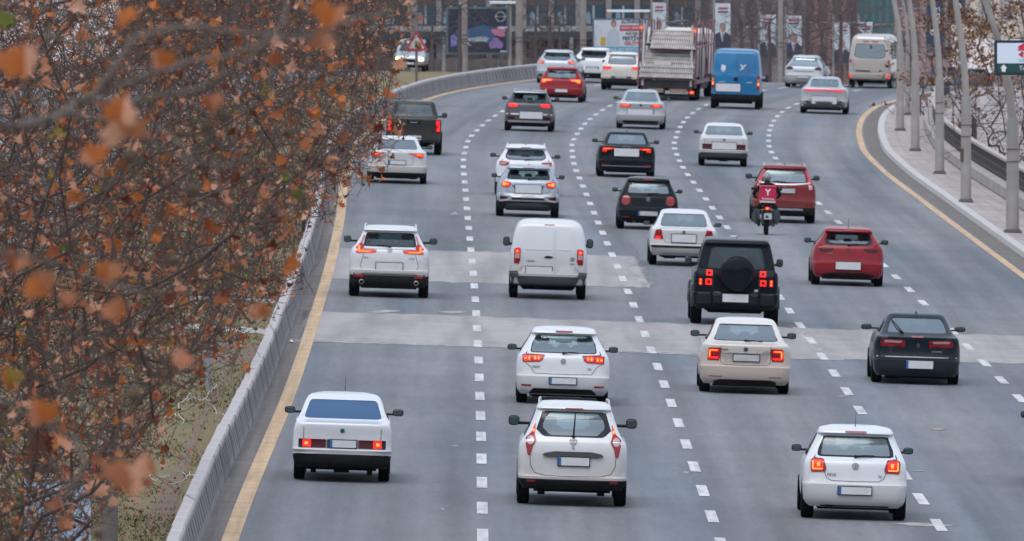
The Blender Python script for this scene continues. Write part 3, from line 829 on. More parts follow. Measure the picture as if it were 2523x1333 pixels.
    if 'plate' in sp:
        t0, t1, z0, z1 = sp['plate'][:4]; pm = sp['plate'][4] if len(sp['plate']) > 4 else M_PLATE
        b = MB(); c = sh.surf((t0+t1)/2, (z0+z1)/2, .022); b.box((0, 0, 0), (t1-t0+.03, .02, z1-z0+.03), 0, 0, .004)
        pl = b.build('plate_holder', M_BLACK, root); pl.location = (c.x, c.y-yo, c.z)
        b = MB(); b.box((0, -.012, 0), (t1-t0, .008, z1-z0), 0, 0, .002); b.build('licence_plate', pm, pl)
        if sp.get('blue', True):
            b = MB(); b.box((-(t1-t0)/2+.022, -.0175, 0), (.045, .004, z1-z0-.006)); b.build('plate_band', M_BLUE, pl)
    if 'badge' in sp:
        t, z, r, kind = sp['badge']; b = MB(); bm_ = sp.get('badgem', MATS.get('badge_metal') or mat('badge_metal', (.16, .175, .20), .35, .5))
        if kind == 'ring':
            badge_ring(b, sh, t, z, r, r*.22, .014)
            line_patch(b, sh, [(t-r*.62, z+r*.5), (t-r*.2, z-r*.55), (t, z), (t+r*.2, z-r*.55), (t+r*.62, z+r*.5)], r*.2, .014)
            line_patch(b, sh, [(t-r*.3, z+r*.8), (t, z+r*.15), (t+r*.3, z+r*.8)], r*.2, .0145)
        elif kind == 'bolt':
            badge_ring(b, sh, t, z, r, r*.18, .014); line_patch(b, sh, [(t-r*1.1, z+r*.05), (t+r*.3, z+r*.22), (t-r*.3, z-r*.22), (t+r*1.1, z-r*.05)], r*.2, .0145)
        elif kind == 'disc':
            patch(b, sh, [(t+r*math.cos(a), z+r*math.sin(a)) for a in np.linspace(0, 2*math.pi, 13)[:-1]], .012, 0, 2, .012, 0)
        elif kind == 'h':
            badge_ring(b, sh, t, z, r, r*.2, .014); line_patch(b, sh, [(t-r*.5, z+r*.6), (t-r*.4, z-r*.6)], r*.25, .0145); line_patch(b, sh, [(t+r*.5, z+r*.6), (t+r*.4, z-r*.6)], r*.25, .0145); line_patch(b, sh, [(t-r*.4, z), (t+r*.4, z)], r*.2, .015)
        elif kind == 'shield':
            line_patch(b, sh, [(t-r, z+r*.7), (t+r, z+r*.7), (t+r*.75, z-r*.2), (t, z-r*.7), (t-r*.75, z-r*.2), (t-r, z+r*.7)], r*.3, .014); line_patch(b, sh, [(t-r*.4, z+.1*r), (t+r*.4, z+.1*r)], r*.3, .0145)
        elif kind == 'oval':
            for i in range(20):
                a0, a1 = 2*math.pi*i/20, 2*math.pi*(i+1)/20
                b.quad(*[sh.surf(t+r*q*math.cos(a), z+r*.62*q*math.sin(a), .014) for a, q in ((a0, 1), (a1, 1), (a1, .72), (a0, .72))])
            line_patch(b, sh, [(t-r*.3, z-r*.5), (t+r*.3, z+r*.5)], r*.25, .0145)
        elif kind == 'diamond':
            line_patch(b, sh, [(t, z+r), (t+r*.7, z), (t, z-r), (t-r*.7, z), (t, z+r)], r*.35, .014)
        fin(b.build('emblem', bm_, root))
    for s_, t, z, size, m in sp.get('texts', ()):
        c = sh.surf(t, z, .016); o = text_part('lettering', s_, size, m, root, (c.x, c.y-yo, c.z)); nrm = Vector((sh.surf(t+.01, z)-sh.surf(t-.01, z)))
        o.rotation_euler = (R(90), 0, math.atan2(nrm.y, nrm.x))
    if 'wiper' in sp:
        (t0, z0), (t1, z1) = sp['wiper']; b = MB()
        a, c = sh.surf(t0, z0, .03), sh.surf(t1, z1, .03); b.tube([a, a.lerp(c, .5)+Vector((0, -.02, .01)), c], [.018, .012, .010], 6)
        b.ellipsoid(a, (.03, .03, .025), 8, 6); fin(b.build('rear_wiper', M_BLACK, root, True))
    if 'ant' in sp:
        kind, y = sp['ant']; b = MB()
        if kind == 'fin': b.poly([(0, y+.17, H-.01), (0, y, H-.01), (0, y+.02, H+.055), (0, y+.06, H+.055)]); b.box((0, y+.09, H+.005), (.04, .17, .03), 0, 0, .01, .5)
        else: b.tube([(0, y, H-.02), (0, y-.04, H+.06), (0, y-.16, H+.24)], [.008, .0035, .0025], 6)
        fin(b.build('antenna', M_BLACK, root, True))
    if sp.get('rails'):
        for sx in (-1, 1):
            b = MB(); wt = sp['rails']; yt = keys[-1][1]
            b.tube([(sx*wt, yt-.30, H-.07), (sx*(wt-.005), yt-.05, H-.01), (sx*(wt-.01), yt+.5, H+.015), (sx*(wt-.03), yt+1.3, H+.0), (sx*(wt-.04), yt+1.5, H-.07)], .018, 8)
            fin(b.build('roof_rail', sp.get('railm', M_SILV), root, True))
    for x, z, r in sp.get('exh', ()):
        b = MB(); c = sh.surf(x, max(z, keys[0][0]+.02), 0); b.lathe([(r, c.y-.03), (r*.85, c.y-.035), (r*.8, c.y+.15), (r, c.y+.2)], (c.x, 0, z), 'y', 16, 0, True)
        b.lathe([(r*.8, c.y+.05), (.001, c.y+.05)], (c.x, 0, z), 'y', 16, 1)
        fin(b.build('exhaust_pipe', [sp.get('exhm', M_SILV), M_UNDER], root, True))
    root['_shell'] = 0; del root['_shell']
    return root, sh, fin
def box2(t0, t1, z0, z1): return [(t0, z0), (t1, z0), (t1, z1), (t0, z1)]
def trap(tb, tt, z0, z1): return [(-tb, z0), (tb, z0), (tt, z1), (-tt, z1)]
# ------------------------------------------------------------------ the traffic
P_WHITE = paint('white_paint', (.62, .65, .69), dirt=.42, dcol=(.34, .32, .30), zt=.70)
P_WHITE2 = paint('white_paint_dusty', (.60, .62, .65), dirt=.65, dcol=(.34, .30, .27), zt=.80)
P_CREAM = paint('dusty_cream_paint', (.64, .62, .60), dirt=.85, dcol=(.40, .33, .28), zt=.95)
P_RED = paint('red_paint', (.23, .003, .012), dirt=.05, coat=.3, spec=.2)
P_RED2 = paint('dark_red_paint', (.16, .004, .009), metal=.2, dirt=.2, coat=.3, spec=.2)
P_BLACK = paint('black_paint', (.004, .008, .013), rough=.3, dirt=.01, coat=.16, spec=.08)
P_DKBLUE = paint('slate_paint', (.006, .016, .024), rough=.35, dirt=.05, metal=.1, coat=.25, spec=.12)
P_GREYBLUE = paint('grey_blue_paint', (.30, .35, .42), metal=.35, dirt=.25)
P_GREY = paint('grey_paint', (.040, .046, .058), metal=.3, dirt=.2, coat=.4)
P_DGREY = paint('dull_grey_paint', (.026, .026, .027), metal=.1, dirt=.22, coat=.3, spec=.2)
P_SILVER = paint('silver_paint', (.40, .44, .48), metal=.4, dirt=.4)
P_BLUE = paint('blue_van_paint', (.002, .150, .34), dirt=.04, coat=.3)
P_BEIGE = paint('beige_van_paint', (.40, .365, .33), dirt=.5)
CARG = 'cars driving away on the road'
def GR(c): return c
S = []
# 1 white old saloon, nearest left
k = keys_sedan(4.25, 1.66, 1.44, .56, 1.00, .52, .98, .62, gc=.24, cowl=1.35, wb=.915)
k[9] = (k[9][0], k[9][1], k[9][2], k[9][3], .07); k[10] = (k[10][0], k[10][1], k[10][2], k[10][3], .06)
S.append(dict(name='saloon_car', cat='car', group=CARG, label='white boxy old saloon with a blue-tinted rear window, nearest in the left lane', dim=(4.25, 1.66, 1.44), keys=k, px=(841, 1183), paint=P_WHITE, tr=.29, tw=.185, ro=.95, wb=2.42,
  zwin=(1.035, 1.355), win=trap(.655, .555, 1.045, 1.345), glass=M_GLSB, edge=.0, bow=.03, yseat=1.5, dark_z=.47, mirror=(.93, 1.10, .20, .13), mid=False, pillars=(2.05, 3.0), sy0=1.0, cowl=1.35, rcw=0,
  parts=[('bumper', M_BLACK, .05, [[(-.80, .27), (.80, .27), (.80, .47), (-.80, .47)]], False, .05), ('bumper_strip', M_SILV, .055, [[(-.83, .475), (.83, .475), (.83, .54), (-.83, .54)]], False, .02),
   ('tail_light', M_LDRK, .012, [box2(.27, .735, .575, .715)], True, .012, (('lamp_element', M_LIT, .016, [box2(.52, .66, .585, .705)]), ('lamp_core', M_HOT, .020, [box2(.57, .625, .62, .67)]), ('lamp_end', M_GLOSSBLACK, .016, [box2(.665, .73, .58, .71)]))),
   ('plate_panel', M_GREYPL, .010, [box2(-.26, .26, .57, .715)], False)],
  seams=[([(.645, .72), (.645, 1.0)], True)], plate=(-.205, .235, .585, .705), badge=(0, .865, .038, 'disc'), badgem=mat('green_enamel', (.01, .13, .13), .3, .3), ant=('rod', 3.3), hang=((-.47, .09, .10), (0, .26, .09), (.47, .09, .12)), inset=.03))
# 2 white hatch
S.append(dict(name='hatchback_car', cat='car', group=CARG, label='white hatchback just ahead of the white people carrier with roof rails', dim=(4.26, 1.80, 1.46), keys=keys_hatch(4.26, 1.80, 1.46, .56, .97, .18, .52, .635, gc=.19), px=(1384, 994), paint=P_WHITE,
  zwin=(.97, 1.33), win=[(-.645, .985), (.645, .985), (.60, 1.20), (.545, 1.325), (-.545, 1.325), (-.60, 1.20)], tr=.315, ro=.80, wb=2.62, edge=.02,
  parts=[('tail_light', M_LRED, .010, [[(.35, .95), (.60, .965), (.80, .95), (.79, .80), (.45, .815), (.40, .85)]], True, .02, (('lamp_element', M_LIT, .014, [box2(.44, .58, .845, .935), box2(.62, .76, .83, .925)]), ('lamp_core', M_HOT, .018, [box2(.46, .49, .86, .92), box2(.52, .56, .86, .92), box2(.64, .67, .85, .91), box2(.70, .75, .86, .89)]))),
   ('tailgate_light', M_REFL, .02, [box2(-.16, .16, 1.385, 1.41)], False), ('reflector', M_REFL, .008, [box2(.60, .82, .345, .38)]), ('diffuser', M_BLACK, .006, [[(-.66, .20), (.66, .20), (.56, .31), (-.56, .31)]], False), ('plate_recess', M_GREYPL, -.004, [trap(.25, .33, .37, .56)], False)],
  seams=[([(.74, .80), (.63, .72), (.55, .595), (0, .585)], True)], plate=(-.255, .255, .405, .52), badge=(0, .835, .052, 'ring'), wiper=((0, .99), (.28, 1.005)), texts=[('GOLF', -.52, .72, .06, M_GREYPL), ('TDI', .50, .70, .05, M_GREYPL)], inset=.02, hang=((-.5, .16, .07), (.5, .3, .06))))
# 3 white people carrier
kk = keys_hatch(4.50, 1.78, 1.67, .50, 1.10, .16, .55, .62, gc=.27, sp=.05, wb=.90)
S.append(dict(name='people_carrier', cat='car', group=CARG, label='white people carrier with roof rails and tall diamond-shaped tail lights', dim=(4.50, 1.78, 1.67), keys=kk, px=(1407, 1243), paint=P_WHITE2,
  zwin=(1.10, 1.54), win=[(-.49, 1.125), (.49, 1.125), (.645, 1.27), (.60, 1.42), (.50, 1.53), (-.50, 1.53), (-.60, 1.42), (-.645, 1.27)], tr=.32, tw=.20, ro=.86, wb=2.81, edge=.03, edgex=.13, dark_z=.44, yseat=1.6, mid=False,
  parts=[('tail_light', M_LRED, .010, [[(.615, 1.34), (.645, 1.30), (.70, 1.18), (.80, 1.10), (.775, .98), (.74, .82), (.69, .815), (.66, .95), (.60, 1.06), (.635, 1.17)]], True, .012,
     (('lamp_element', M_LIT, .015, [[(.625, 1.32), (.69, 1.19), (.64, 1.18)]]), ('lamp_core', M_HOT, .019, [box2(.635, .67, 1.20, 1.245)]), ('clear_lens', M_LPNK, .016, [[(.70+.062*math.cos(a), 1.065+.075*math.sin(a)) for a in np.linspace(0, 2*math.pi, 11)[:-1]]]), ('chrome_bar', M_CHROME, .020, [box2(.645, .755, 1.055, 1.07)]))),
   ('handle_bar', M_GREYPL, .035, [[(-.50, .83), (-.40, .805), (.40, .805), (.50, .83), (.46, .865), (.30, .895), (-.30, .895), (-.46, .865)]], False),
   ('tailgate_light', M_REFL, .02, [box2(-.145, .145, 1.565, 1.59)], False), ('reflector', M_REFL, .012, [box2(.60, .75, .385, .425)]),
   ('bumper_skirt', M_BLACK, .02, [[(-.84, .29), (.84, .29), (.87, .44), (-.87, .44)]], False, .04)],
  seams=[([(.63, 1.13), (.70, .82), (.69, .66), (.62, .54), (.45, .50), (0, .492)], True)], plate=(-.235, .265, .67, .80), badge=(0, 1.045, .058, 'shield'), wiper=((0, 1.14), (.02, 1.50)), texts=[('L O D G Y', 0, .855, .06, M_SILV), ('G', 0, .96, .06, M_GREYPL)], rails=.575, mirror=(.985, 1.27, .20, .18), inset=.0, gcx=0, hang=((-.5, .12, .10), (.47, .12, .10))))
# 4 white small hatch right
S.append(dict(name='hatchback_car', cat='car', group=CARG, label='small white hatchback with bright red square tail lights, lowest on the right of the road', dim=(3.97, 1.69, 1.49), keys=keys_hatch(3.97, 1.69, 1.49, .60, 1.00, .20, .50, .62, gc=.21), px=(2101, 1278), paint=P_WHITE,
  zwin=(1.00, 1.36), win=[(-.625, 1.015), (.625, 1.015), (.59, 1.20), (.555, 1.345), (-.555, 1.345), (-.59, 1.20)], tr=.30, tw=.20, ro=.70, wb=2.47, edge=.03, edgex=.06,
  parts=[('tail_light', M_LRED, .012, [[(.51, .985), (.68, .995), (.735, .96), (.72, .765), (.48, .775), (.465, .83)]], True, .03, (('lamp_element', M_LIT, .017, [[(.53, .96), (.70, .965), (.70, .80), (.52, .81)]]), ('lamp_core', M_HOT, .021, [box2(.675, .70, .82, .95), box2(.53, .69, .81, .83), box2(.57, .62, .86, .93)]))),
   ('tailgate_light', M_REFL, .02, [box2(-.17, .17, 1.405, 1.43)], False), ('plate_recess', P_WHITE, -.002, [trap(.30, .36, .39, .59)], False), ('lower_grille', M_BLACK, .004, [box2(-.56, .56, .215, .24)], False)],
  seams=[([(.50, .78), (.46, .68), (.38, .635), (0, .63)], True)], plate=(-.265, .265, .425, .545), badge=(.0, .875, .056, 'ring'), wiper=((0, 1.03), (.30, 1.045)), ant=('rod', 1.0), texts=[('POLO', -.38, .735, .055, M_GREYPL), ('TSI', .40, .72, .045, M_GREYPL)], exh=[(-.40, .235, .045)], exhm=M_UNDER, mirror=(.93, 1.06, .18, .125), inset=.0))
# 5 cream saloon
S.append(dict(name='saloon_car', cat='car', group=CARG, label='cream-white dusty saloon with C-shaped tail lights, left of the dark slate fastback', dim=(4.66, 1.81, 1.46), keys=keys_sedan(4.66, 1.81, 1.46, .56, .99, .42, .95, .60, gc=.19, cowl=1.3, wb=.86), px=(1832, 967), paint=P_CREAM,
  zwin=(1.025, 1.375), win=trap(.64, .555, 1.035, 1.355), tr=.32, ro=.95, wb=2.69, edge=.02, yseat=1.5, glass=glass('window_sky', (.44, .58, .62), .34),
  parts=[('tail_light', M_LRED, .012, [[(.49, .91), (.74, .90), (.755, .66), (.52, .655), (.50, .76)]], True, .02, (('lamp_element', M_LIT, .016, [box2(.54, .73, .83, .875), box2(.69, .735, .70, .86), box2(.54, .73, .69, .73)]), ('lamp_core', M_HOT, .020, [box2(.56, .71, .845, .862), box2(.70, .72, .72, .85)]))),
   ('plate_recess', paint('dusty_recess', (.36, .32, .28), dirt=.5), .003, [[(-.48, .80), (.48, .80), (.40, .60), (-.40, .60)]], False), ('garnish', M_CHROME, .012, [box2(-.47, .47, .805, .82)], False),
   ('diffuser', M_BLACK, .006, [[(-.62, .17), (.62, .17), (.62, .25), (.50, .285), (-.50, .285), (-.62, .25)]], False), ('reflector', M_REFL, .006, [box2(.46, .72, .335, .35)])],
  seams=[([(.49, .95), (.49, .62), (.40, .575), (0, .57)], True)], plate=(-.24, .27, .655, .78, M_PLATEG), blue=False, badge=(.0, .885, .045, 'disc'), texts=[('SKODA', -.42, .875, .045, M_GREYPL), ('OCTAVIA', .43, .84, .04, M_GREYPL)], wiper=((0, 1.045), (.33, 1.035)), inset=.02, mirror=(.985, 1.08, .20, .14), badgem=M_GREYPL))
# 6 dark fastback
S.append(dict(name='fastback_car', cat='car', group=CARG, label='dark slate fastback with wide unlit dark red tail lights and silver bumper strip', dim=(4.58, 1.77, 1.43), keys=keys_sedan(4.58, 1.77, 1.43, .52, .98, .30, 1.05, .59, gc=.17, cowl=1.3, lip=.03, wb=.86), px=(2253, 944), paint=P_DKBLUE,
  zwin=(1.015, 1.345), win=[(-.62, 1.03), (.62, 1.03), (.585, 1.20), (.50, 1.335), (-.50, 1.335), (-.585, 1.20)], tr=.31, ro=.95, wb=2.75, edge=.02, yseat=1.6, glass=glass('window_teal', (.14, .22, .27), .34),
  parts=[('tail_light', M_LRED, .010, [[(.24, .90), (.70, .915), (.75, .84), (.73, .77), (.25, .755)]], True, .02, (('clear_lens', M_LPNK, .014, [[(.30, .885), (.66, .895), (.66, .845), (.34, .84)]]), ('lamp_band', M_LDRK, .014, [box2(.28, .48, .77, .79)]))),
   ('spoiler', P_DKBLUE, .03, [[(-.60, .955), (.60, .955), (.60, .995), (-.60, .995)]], False, .02), ('tailgate_light', M_REFL, .035, [box2(-.12, .12, .96, .99)], False),
   ('chrome_strip', M_SILV, .012, [[(-.83, .555), (.83, .555), (.83, .572), (-.83, .572)]], False, .004)],
  seams=[([(.55, .75), (.50, .62), (0, .60)], True)], plate=(-.21, .335, .335, .49), badge=(.02, .80, .045, 'diamond'), texts=[('LAGUNA', .40, .68, .05, M_SILV)], wiper=((-.30, 1.05), (-.50, 1.28)), ant=('fin', 1.3), inset=.0, mirror=(.98, 1.06, .24, .12), exh=[], hang=((-.48, .3, .07), (.48, .3, .06))))
# 7 black off-roader
kd = [(.36, .16, .86, 4.30, .10), (.48, .02, .95, 4.45, .12), (.72, .0, .97, 4.50, .12), (.74, .05, .955, 4.50, .10), (1.05, .06, .955, 4.48, .10), (1.18, .07, .94, 4.40, .09), (1.24, .09, .885, 3.25, .07),
      (1.30, .10, .875, 3.20, .07), (1.80, .20, .76, 2.85, .07), (1.84, .16, .745, 2.80, .08), (1.89, .18, .72, 2.72, .10), (1.935, .35, .66, 2.5, .12), (1.95, .8, .5, 2.2, .14)]
S.append(dict(name='offroad_car', cat='car', group=CARG, label='black boxy off-roader carrying a spare wheel on its tailgate', dim=(4.58, 1.94, 1.95), keys=kd, px=(1808, 799), paint=P_BLACK, mmat=M_GLOSSBLACK,
  zwin=(1.24, 1.80), win=[(-.66, 1.27), (.66, 1.27), (.57, 1.77), (-.57, 1.77)], glass=glass('privacy_glass', (.05, .08, .09), .05, .25), tr=.385, tw=.25, ro=.86, wb=3.02, edge=.02, bow=.03, yseat=1.3, side=(1.30, 1.78, .5, 3.0), pillars=(1.1, 2.1), taper=.03, gc=.36,
  parts=[('tail_light', M_GLOSSBLACK, .012, [box2(.54, .86, .87, 1.26)], True, .02, (('lamp_ring', M_LIT, .017, [box2(.535, .675, 1.11, 1.24)]), ('lamp_ring', M_LIT, .017, [box2(.545, .685, .905, 1.04)]), ('indicator_lamp', M_LIT, .017, [box2(.765, .83, .90, 1.04)]), ('lamp_core', M_HOT, .021, [box2(.783, .812, .92, .955), box2(.783, .812, .985, 1.02)]), ('lamp_inner', M_LDRK, .022, [box2(.572, .638, 1.145, 1.205), box2(.582, .648, .94, 1.005)]))),
   ('reflector', M_REFL, .012, [box2(.60, .80, .60, .622)]), ('bumper', M_GLOSSBLACK, .03, [box2(-.50, .50, .50, .76)], False), ('corner_bumper', M_GLOSSBLACK, .03, [box2(.56, .88, .48, .74)]),
   ('silencer', M_SILV, -.02, [box2(.04, .50, .40, .47)]), ('exhaust_box', M_GREYPL, -.01, [box2(.50, .54, .40, .48)])],
  seams=[([(.52, .78), (.52, 1.24)], True)], plate=(-.29, .29, .53, .71), ant=('fin', 1.0), mirror=(1.06, 1.36, .17, .21), inset=-.02, rails=None, hang=((-.3, .2, .06), (0, .25, .10), (.3, .2, .06)), blue=False))
# 8 red hatch
kh = keys_hatch(4.06, 1.77, 1.44, .58, .985, .16, .55, .60, gc=.20, sp=.10)
S.append(dict(name='hatchback_car', cat='car', group=CARG, label='bright red hatchback with thin unlit tail lights, alone in the right-hand lane', dim=(4.06, 1.77, 1.44), keys=kh, px=(2086, 703), paint=P_RED,
  zwin=(.985, 1.31), win=[(-.50, 1.005), (.50, 1.005), (.61, 1.06), (.585, 1.20), (.50, 1.305), (-.50, 1.305), (-.585, 1.20), (-.61, 1.06)], tr=.31, ro=.75, wb=2.54, edge=.05, edgex=.12,
  parts=[('tail_light', M_LDRK, .010, [[(.36, .935), (.62, .955), (.75, .92), (.70, .85), (.56, .84), (.42, .87)]], True, .02),
   ('tailgate_light', M_REFL, .02, [box2(-.10, .10, 1.36, 1.38)], False), ('diffuser', M_BLACK, .006, [[(-.60, .21), (.60, .21), (.66, .27), (.40, .335), (-.40, .335), (-.66, .27)]], False), ('reflector', M_REFL, .007, [box2(.56, .76, .40, .425)])],
  seams=[([(.72, .86), (.66, .70), (.46, .60), (0, .57)], True)], plate=(-.31, .31, .415, .60), blue=False, badge=(0, .885, .058, 'bolt'), badgem=M_GREYPL, wiper=((0, 1.02), (.33, 1.04)), ant=('rod', .9), texts=[('CORSA', -.45, .80, .04, M_SILV)], inset=.0, mirror=(.98, 1.05, .20, .14)))
# 9 white SUV left
ks = keys_hatch(4.60, 1.86, 1.66, .66, 1.17, .20, .58, .645, gc=.25, sp=.08, wb=.90)
S.append(dict(name='suv_car', cat='suv', group=CARG, label='white SUV with L-shaped red tail lights on the upper concrete strip', dim=(4.60, 1.86, 1.66), keys=ks, px=(957, 731), paint=P_WHITE2, dark_z=.55,
  zwin=(1.17, 1.53), win=[(-.62, 1.185), (.62, 1.185), (.60, 1.35), (.55, 1.51), (-.55, 1.51), (-.60, 1.35)], tr=.35, tw=.235, ro=.90, wb=2.66, edge=.03, edgex=.06, glass=M_GLSD,
  parts=[('tail_light', M_LRED, .012, [[(.30, 1.12), (.60, 1.13), (.62, 1.25), (.70, 1.26), (.80, 1.16), (.79, 1.03), (.34, 1.045)]], True, .02, (('lamp_element', M_LIT, .016, [box2(.36, .76, 1.05, 1.10), box2(.68, .76, 1.06, 1.21)]), ('lamp_core', M_HOT, .020, [box2(.44, .72, 1.062, 1.082), box2(.70, .735, 1.08, 1.20)]))),
   ('pillar_lamp', mat('pink_lens', (.40, .12, .14), .2, coat=1), .010, [[(.635, 1.26), (.70, 1.26), (.60, 1.50), (.57, 1.50)]], True, .01),
   ('chrome_bar', M_CHROME, .014, [box2(-.62, .62, 1.135, 1.155)], False), ('plate_recess', P_WHITE2, -.004, [trap(.34, .40, .60, .88)], False), ('reflector', M_REFL, .02, [box2(.60, .80, .47, .53)]),
   ('skid_plate', M_BLACK, .015, [[(-.52, .24), (.52, .24), (.46, .36), (-.46, .36)]], False), ('bumper_strip', M_GREYPL, .012, [box2(-.86, .86, .53, .56)], False)],
  seams=[([(.60, 1.03), (.68, .75), (.60, .585), (0, .575)], True)], plate=(-.31, .31, .635, .82), blue=False, badge=(0, 1.125, .06, 'h'), wiper=((0, 1.20), (-.30, 1.22)), rails=.60, railm=P_WHITE2, exh=[(-.64, .36, .055), (.64, .36, .055)], inset=.0, mirror=(1.03, 1.27, .20, .17), texts=[('CR-V', -.55, .93, .05, M_GREYPL), ('AWD', .52, .93, .05, M_GREYPL)]))
# 10 white panel van
kv = [(.30, .10, .80, 4.10, .14), (.38, .02, .88, 4.28, .16), (.60, -.01, .905, 4.36, .15), (.62, .04, .91, 4.36, .12), (1.05, .05, .90, 4.10, .10), (1.15, .055, .885, 3.75, .09), (1.20, .06, .875, 3.6, .09), (1.55, .10, .82, 3.05, .09),
      (1.70, .13, .77, 2.85, .12), (1.76, .16, .735, 2.75, .15), (1.80, .22, .68, 2.65, .18), (1.835, .40, .58, 2.5, .2), (1.85, .8, .4, 2.2, .2)]
S.append(dict(name='panel_van', cat='van', group='vans driving away on the road', label='white panel van with two blank rear doors and small vertical tail lights', dim=(4.40, 1.82, 1.85), keys=kv, px=(1348, 735), paint=P_WHITE2, dark_z=.36, interior=False,
  zwin=(1.15, 1.70), win=None, side=(1.20, 1.55, 2.6, 3.4), tr=.315, tw=.20, ro=.85, wb=2.78, bow=.03, pillars=(), fr=.4, ishelf=.4,
  parts=[('tail_light', M_LRED, .012, [[(.665, 1.19), (.73, 1.20), (.815, 1.18), (.815, .83), (.70, .82), (.665, .90)]], True, .02, (('lamp_element', M_LIT, .016, [box2(.69, .79, 1.07, 1.17)]), ('lamp_core', M_HOT, .020, [box2(.72, .765, 1.095, 1.14)]), ('clear_lens', M_LPNK, .016, [box2(.685, .80, .95, 1.06)]))),
   ('rear_door', P_WHITE2, .012, [[(-.62, .50), (.135, .50), (.135, 1.70), (-.40, 1.71), (-.56, 1.66), (-.62, 1.2)]], False, .03, (('pressed_panel', P_WHITE2, .020, [[(-.55, 1.16), (.10, 1.16), (.10, 1.64), (-.42, 1.645), (-.52, 1.58)]]), ('door_handle', M_BLACK, .035, [[(-.12, .98), (.04, .97), (.12, 1.0), (.02, 1.025), (-.06, 1.025)]]))),
   ('rear_door', P_WHITE2, .012, [[(.15, .50), (.62, .50), (.62, 1.2), (.58, 1.62), (.46, 1.70), (.15, 1.70)]], False, .03, (('pressed_panel', P_WHITE2, .020, [[(.19, 1.16), (.55, 1.16), (.52, 1.56), (.44, 1.635), (.19, 1.64)]]),)),
   ('tailgate_light', M_REFL, .01, [box2(-.12, .12, 1.745, 1.765)], False), ('bumper', M_GREYPL, .03, [box2(-.88, .88, .34, .54)], False, .03), ('bumper_corner', M_GREYPL, .034, [[(.68, .50), (.92, .50), (.92, .64), (.72, .66)]], True, .02),
   ('hinge', P_WHITE2, .03, [box2(.64, .68, .72, .80)])],
  plate=(-.53, .085, .565, .765), blue=False, badge=(.56, .95, .055, 'ring'), badgem=M_GREYPL, texts=[('COMBO', -.42, .89, .05, M_GREYPL), ('FIAT', .56, .845, .05, M_GREYPL)], mirror=(1.01, 1.26, .18, .24), inset=.01, cowl=1.0, my=3.0))
# 11 older white saloon
S.append(dict(name='saloon_car', cat='car', group=CARG, label='older white saloon with a black bumper strip, just left of the black off-roader', dim=(4.50, 1.73, 1.43), keys=keys_sedan(4.50, 1.73, 1.43, .56, .965, .42, .95, .60, gc=.27, cowl=1.3, wb=.89), px=(1681, 654), paint=P_WHITE2,
  zwin=(1.00, 1.345), win=trap(.60, .545, 1.01, 1.33), tr=.31, tw=.20, ro=.98, wb=2.51, edge=.015, yseat=1.5, glass=glass('window_pale', (.36, .46, .52), .34),
  parts=[('tail_light', M_LRED, .010, [[(.58, .95), (.72, .93), (.78, .70), (.52, .685)]], True, .02, (('lamp_element', M_LIT, .014, [box2(.60, .72, .70, .76)]),)),
   ('bumper_strip', M_BLACK, .045, [box2(-.84, .84, .475, .53)], False), ('bumper', P_WHITE2, .03, [box2(-.84, .84, .31, .47)], False, .03)],
  seams=[([(.52, .70), (.46, .60), (0, .585)], True)], plate=(-.31, .31, .62, .82), blue=False, badge=(0, .885, .045, 'disc'), inset=.0, mirror=(.94, 1.02, .19, .12), hang=((-.35, .3, .09), (.2, .5, .06))))
# 12 black small hatch
S.append(dict(name='hatchback_car', cat='car', group=CARG, label='black hatchback with rounded red tail lights, half hidden by the older white saloon', dim=(3.97, 1.69, 1.46), keys=keys_hatch(3.97, 1.69, 1.46, .56, .97, .18, .48, .61, gc=.22), px=(1594, 565), paint=P_BLACK,
  zwin=(.97, 1.33), win=[(-.62, 1.0), (.62, 1.0), (.60, 1.15), (.535, 1.31), (-.535, 1.31), (-.60, 1.15)], tr=.30, tw=.20, ro=.70, wb=2.47, edge=.03, edgex=.05,
  parts=[('tail_light', M_LRED, .016, [[(.52, .93), (.64, .96), (.74, .90), (.76, .76), (.68, .68), (.54, .69), (.49, .80)]], True, .05), ('tailgate_light', M_REFL, .02, [box2(-.15, .15, 1.385, 1.405)], False), ('reflector', M_REFL, .007, [box2(.50, .74, .335, .36)])],
  seams=[([(.50, .76), (.42, .63), (0, .62)], True)], plate=(-.27, .27, .40, .52, M_PLATEG), badge=(0, .85, .06, 'ring'), wiper=((0, 1.01), (.28, 1.03)), inset=.0, mirror=(.93, 1.05, .18, .13), exh=[(-.38, .24, .035)]))
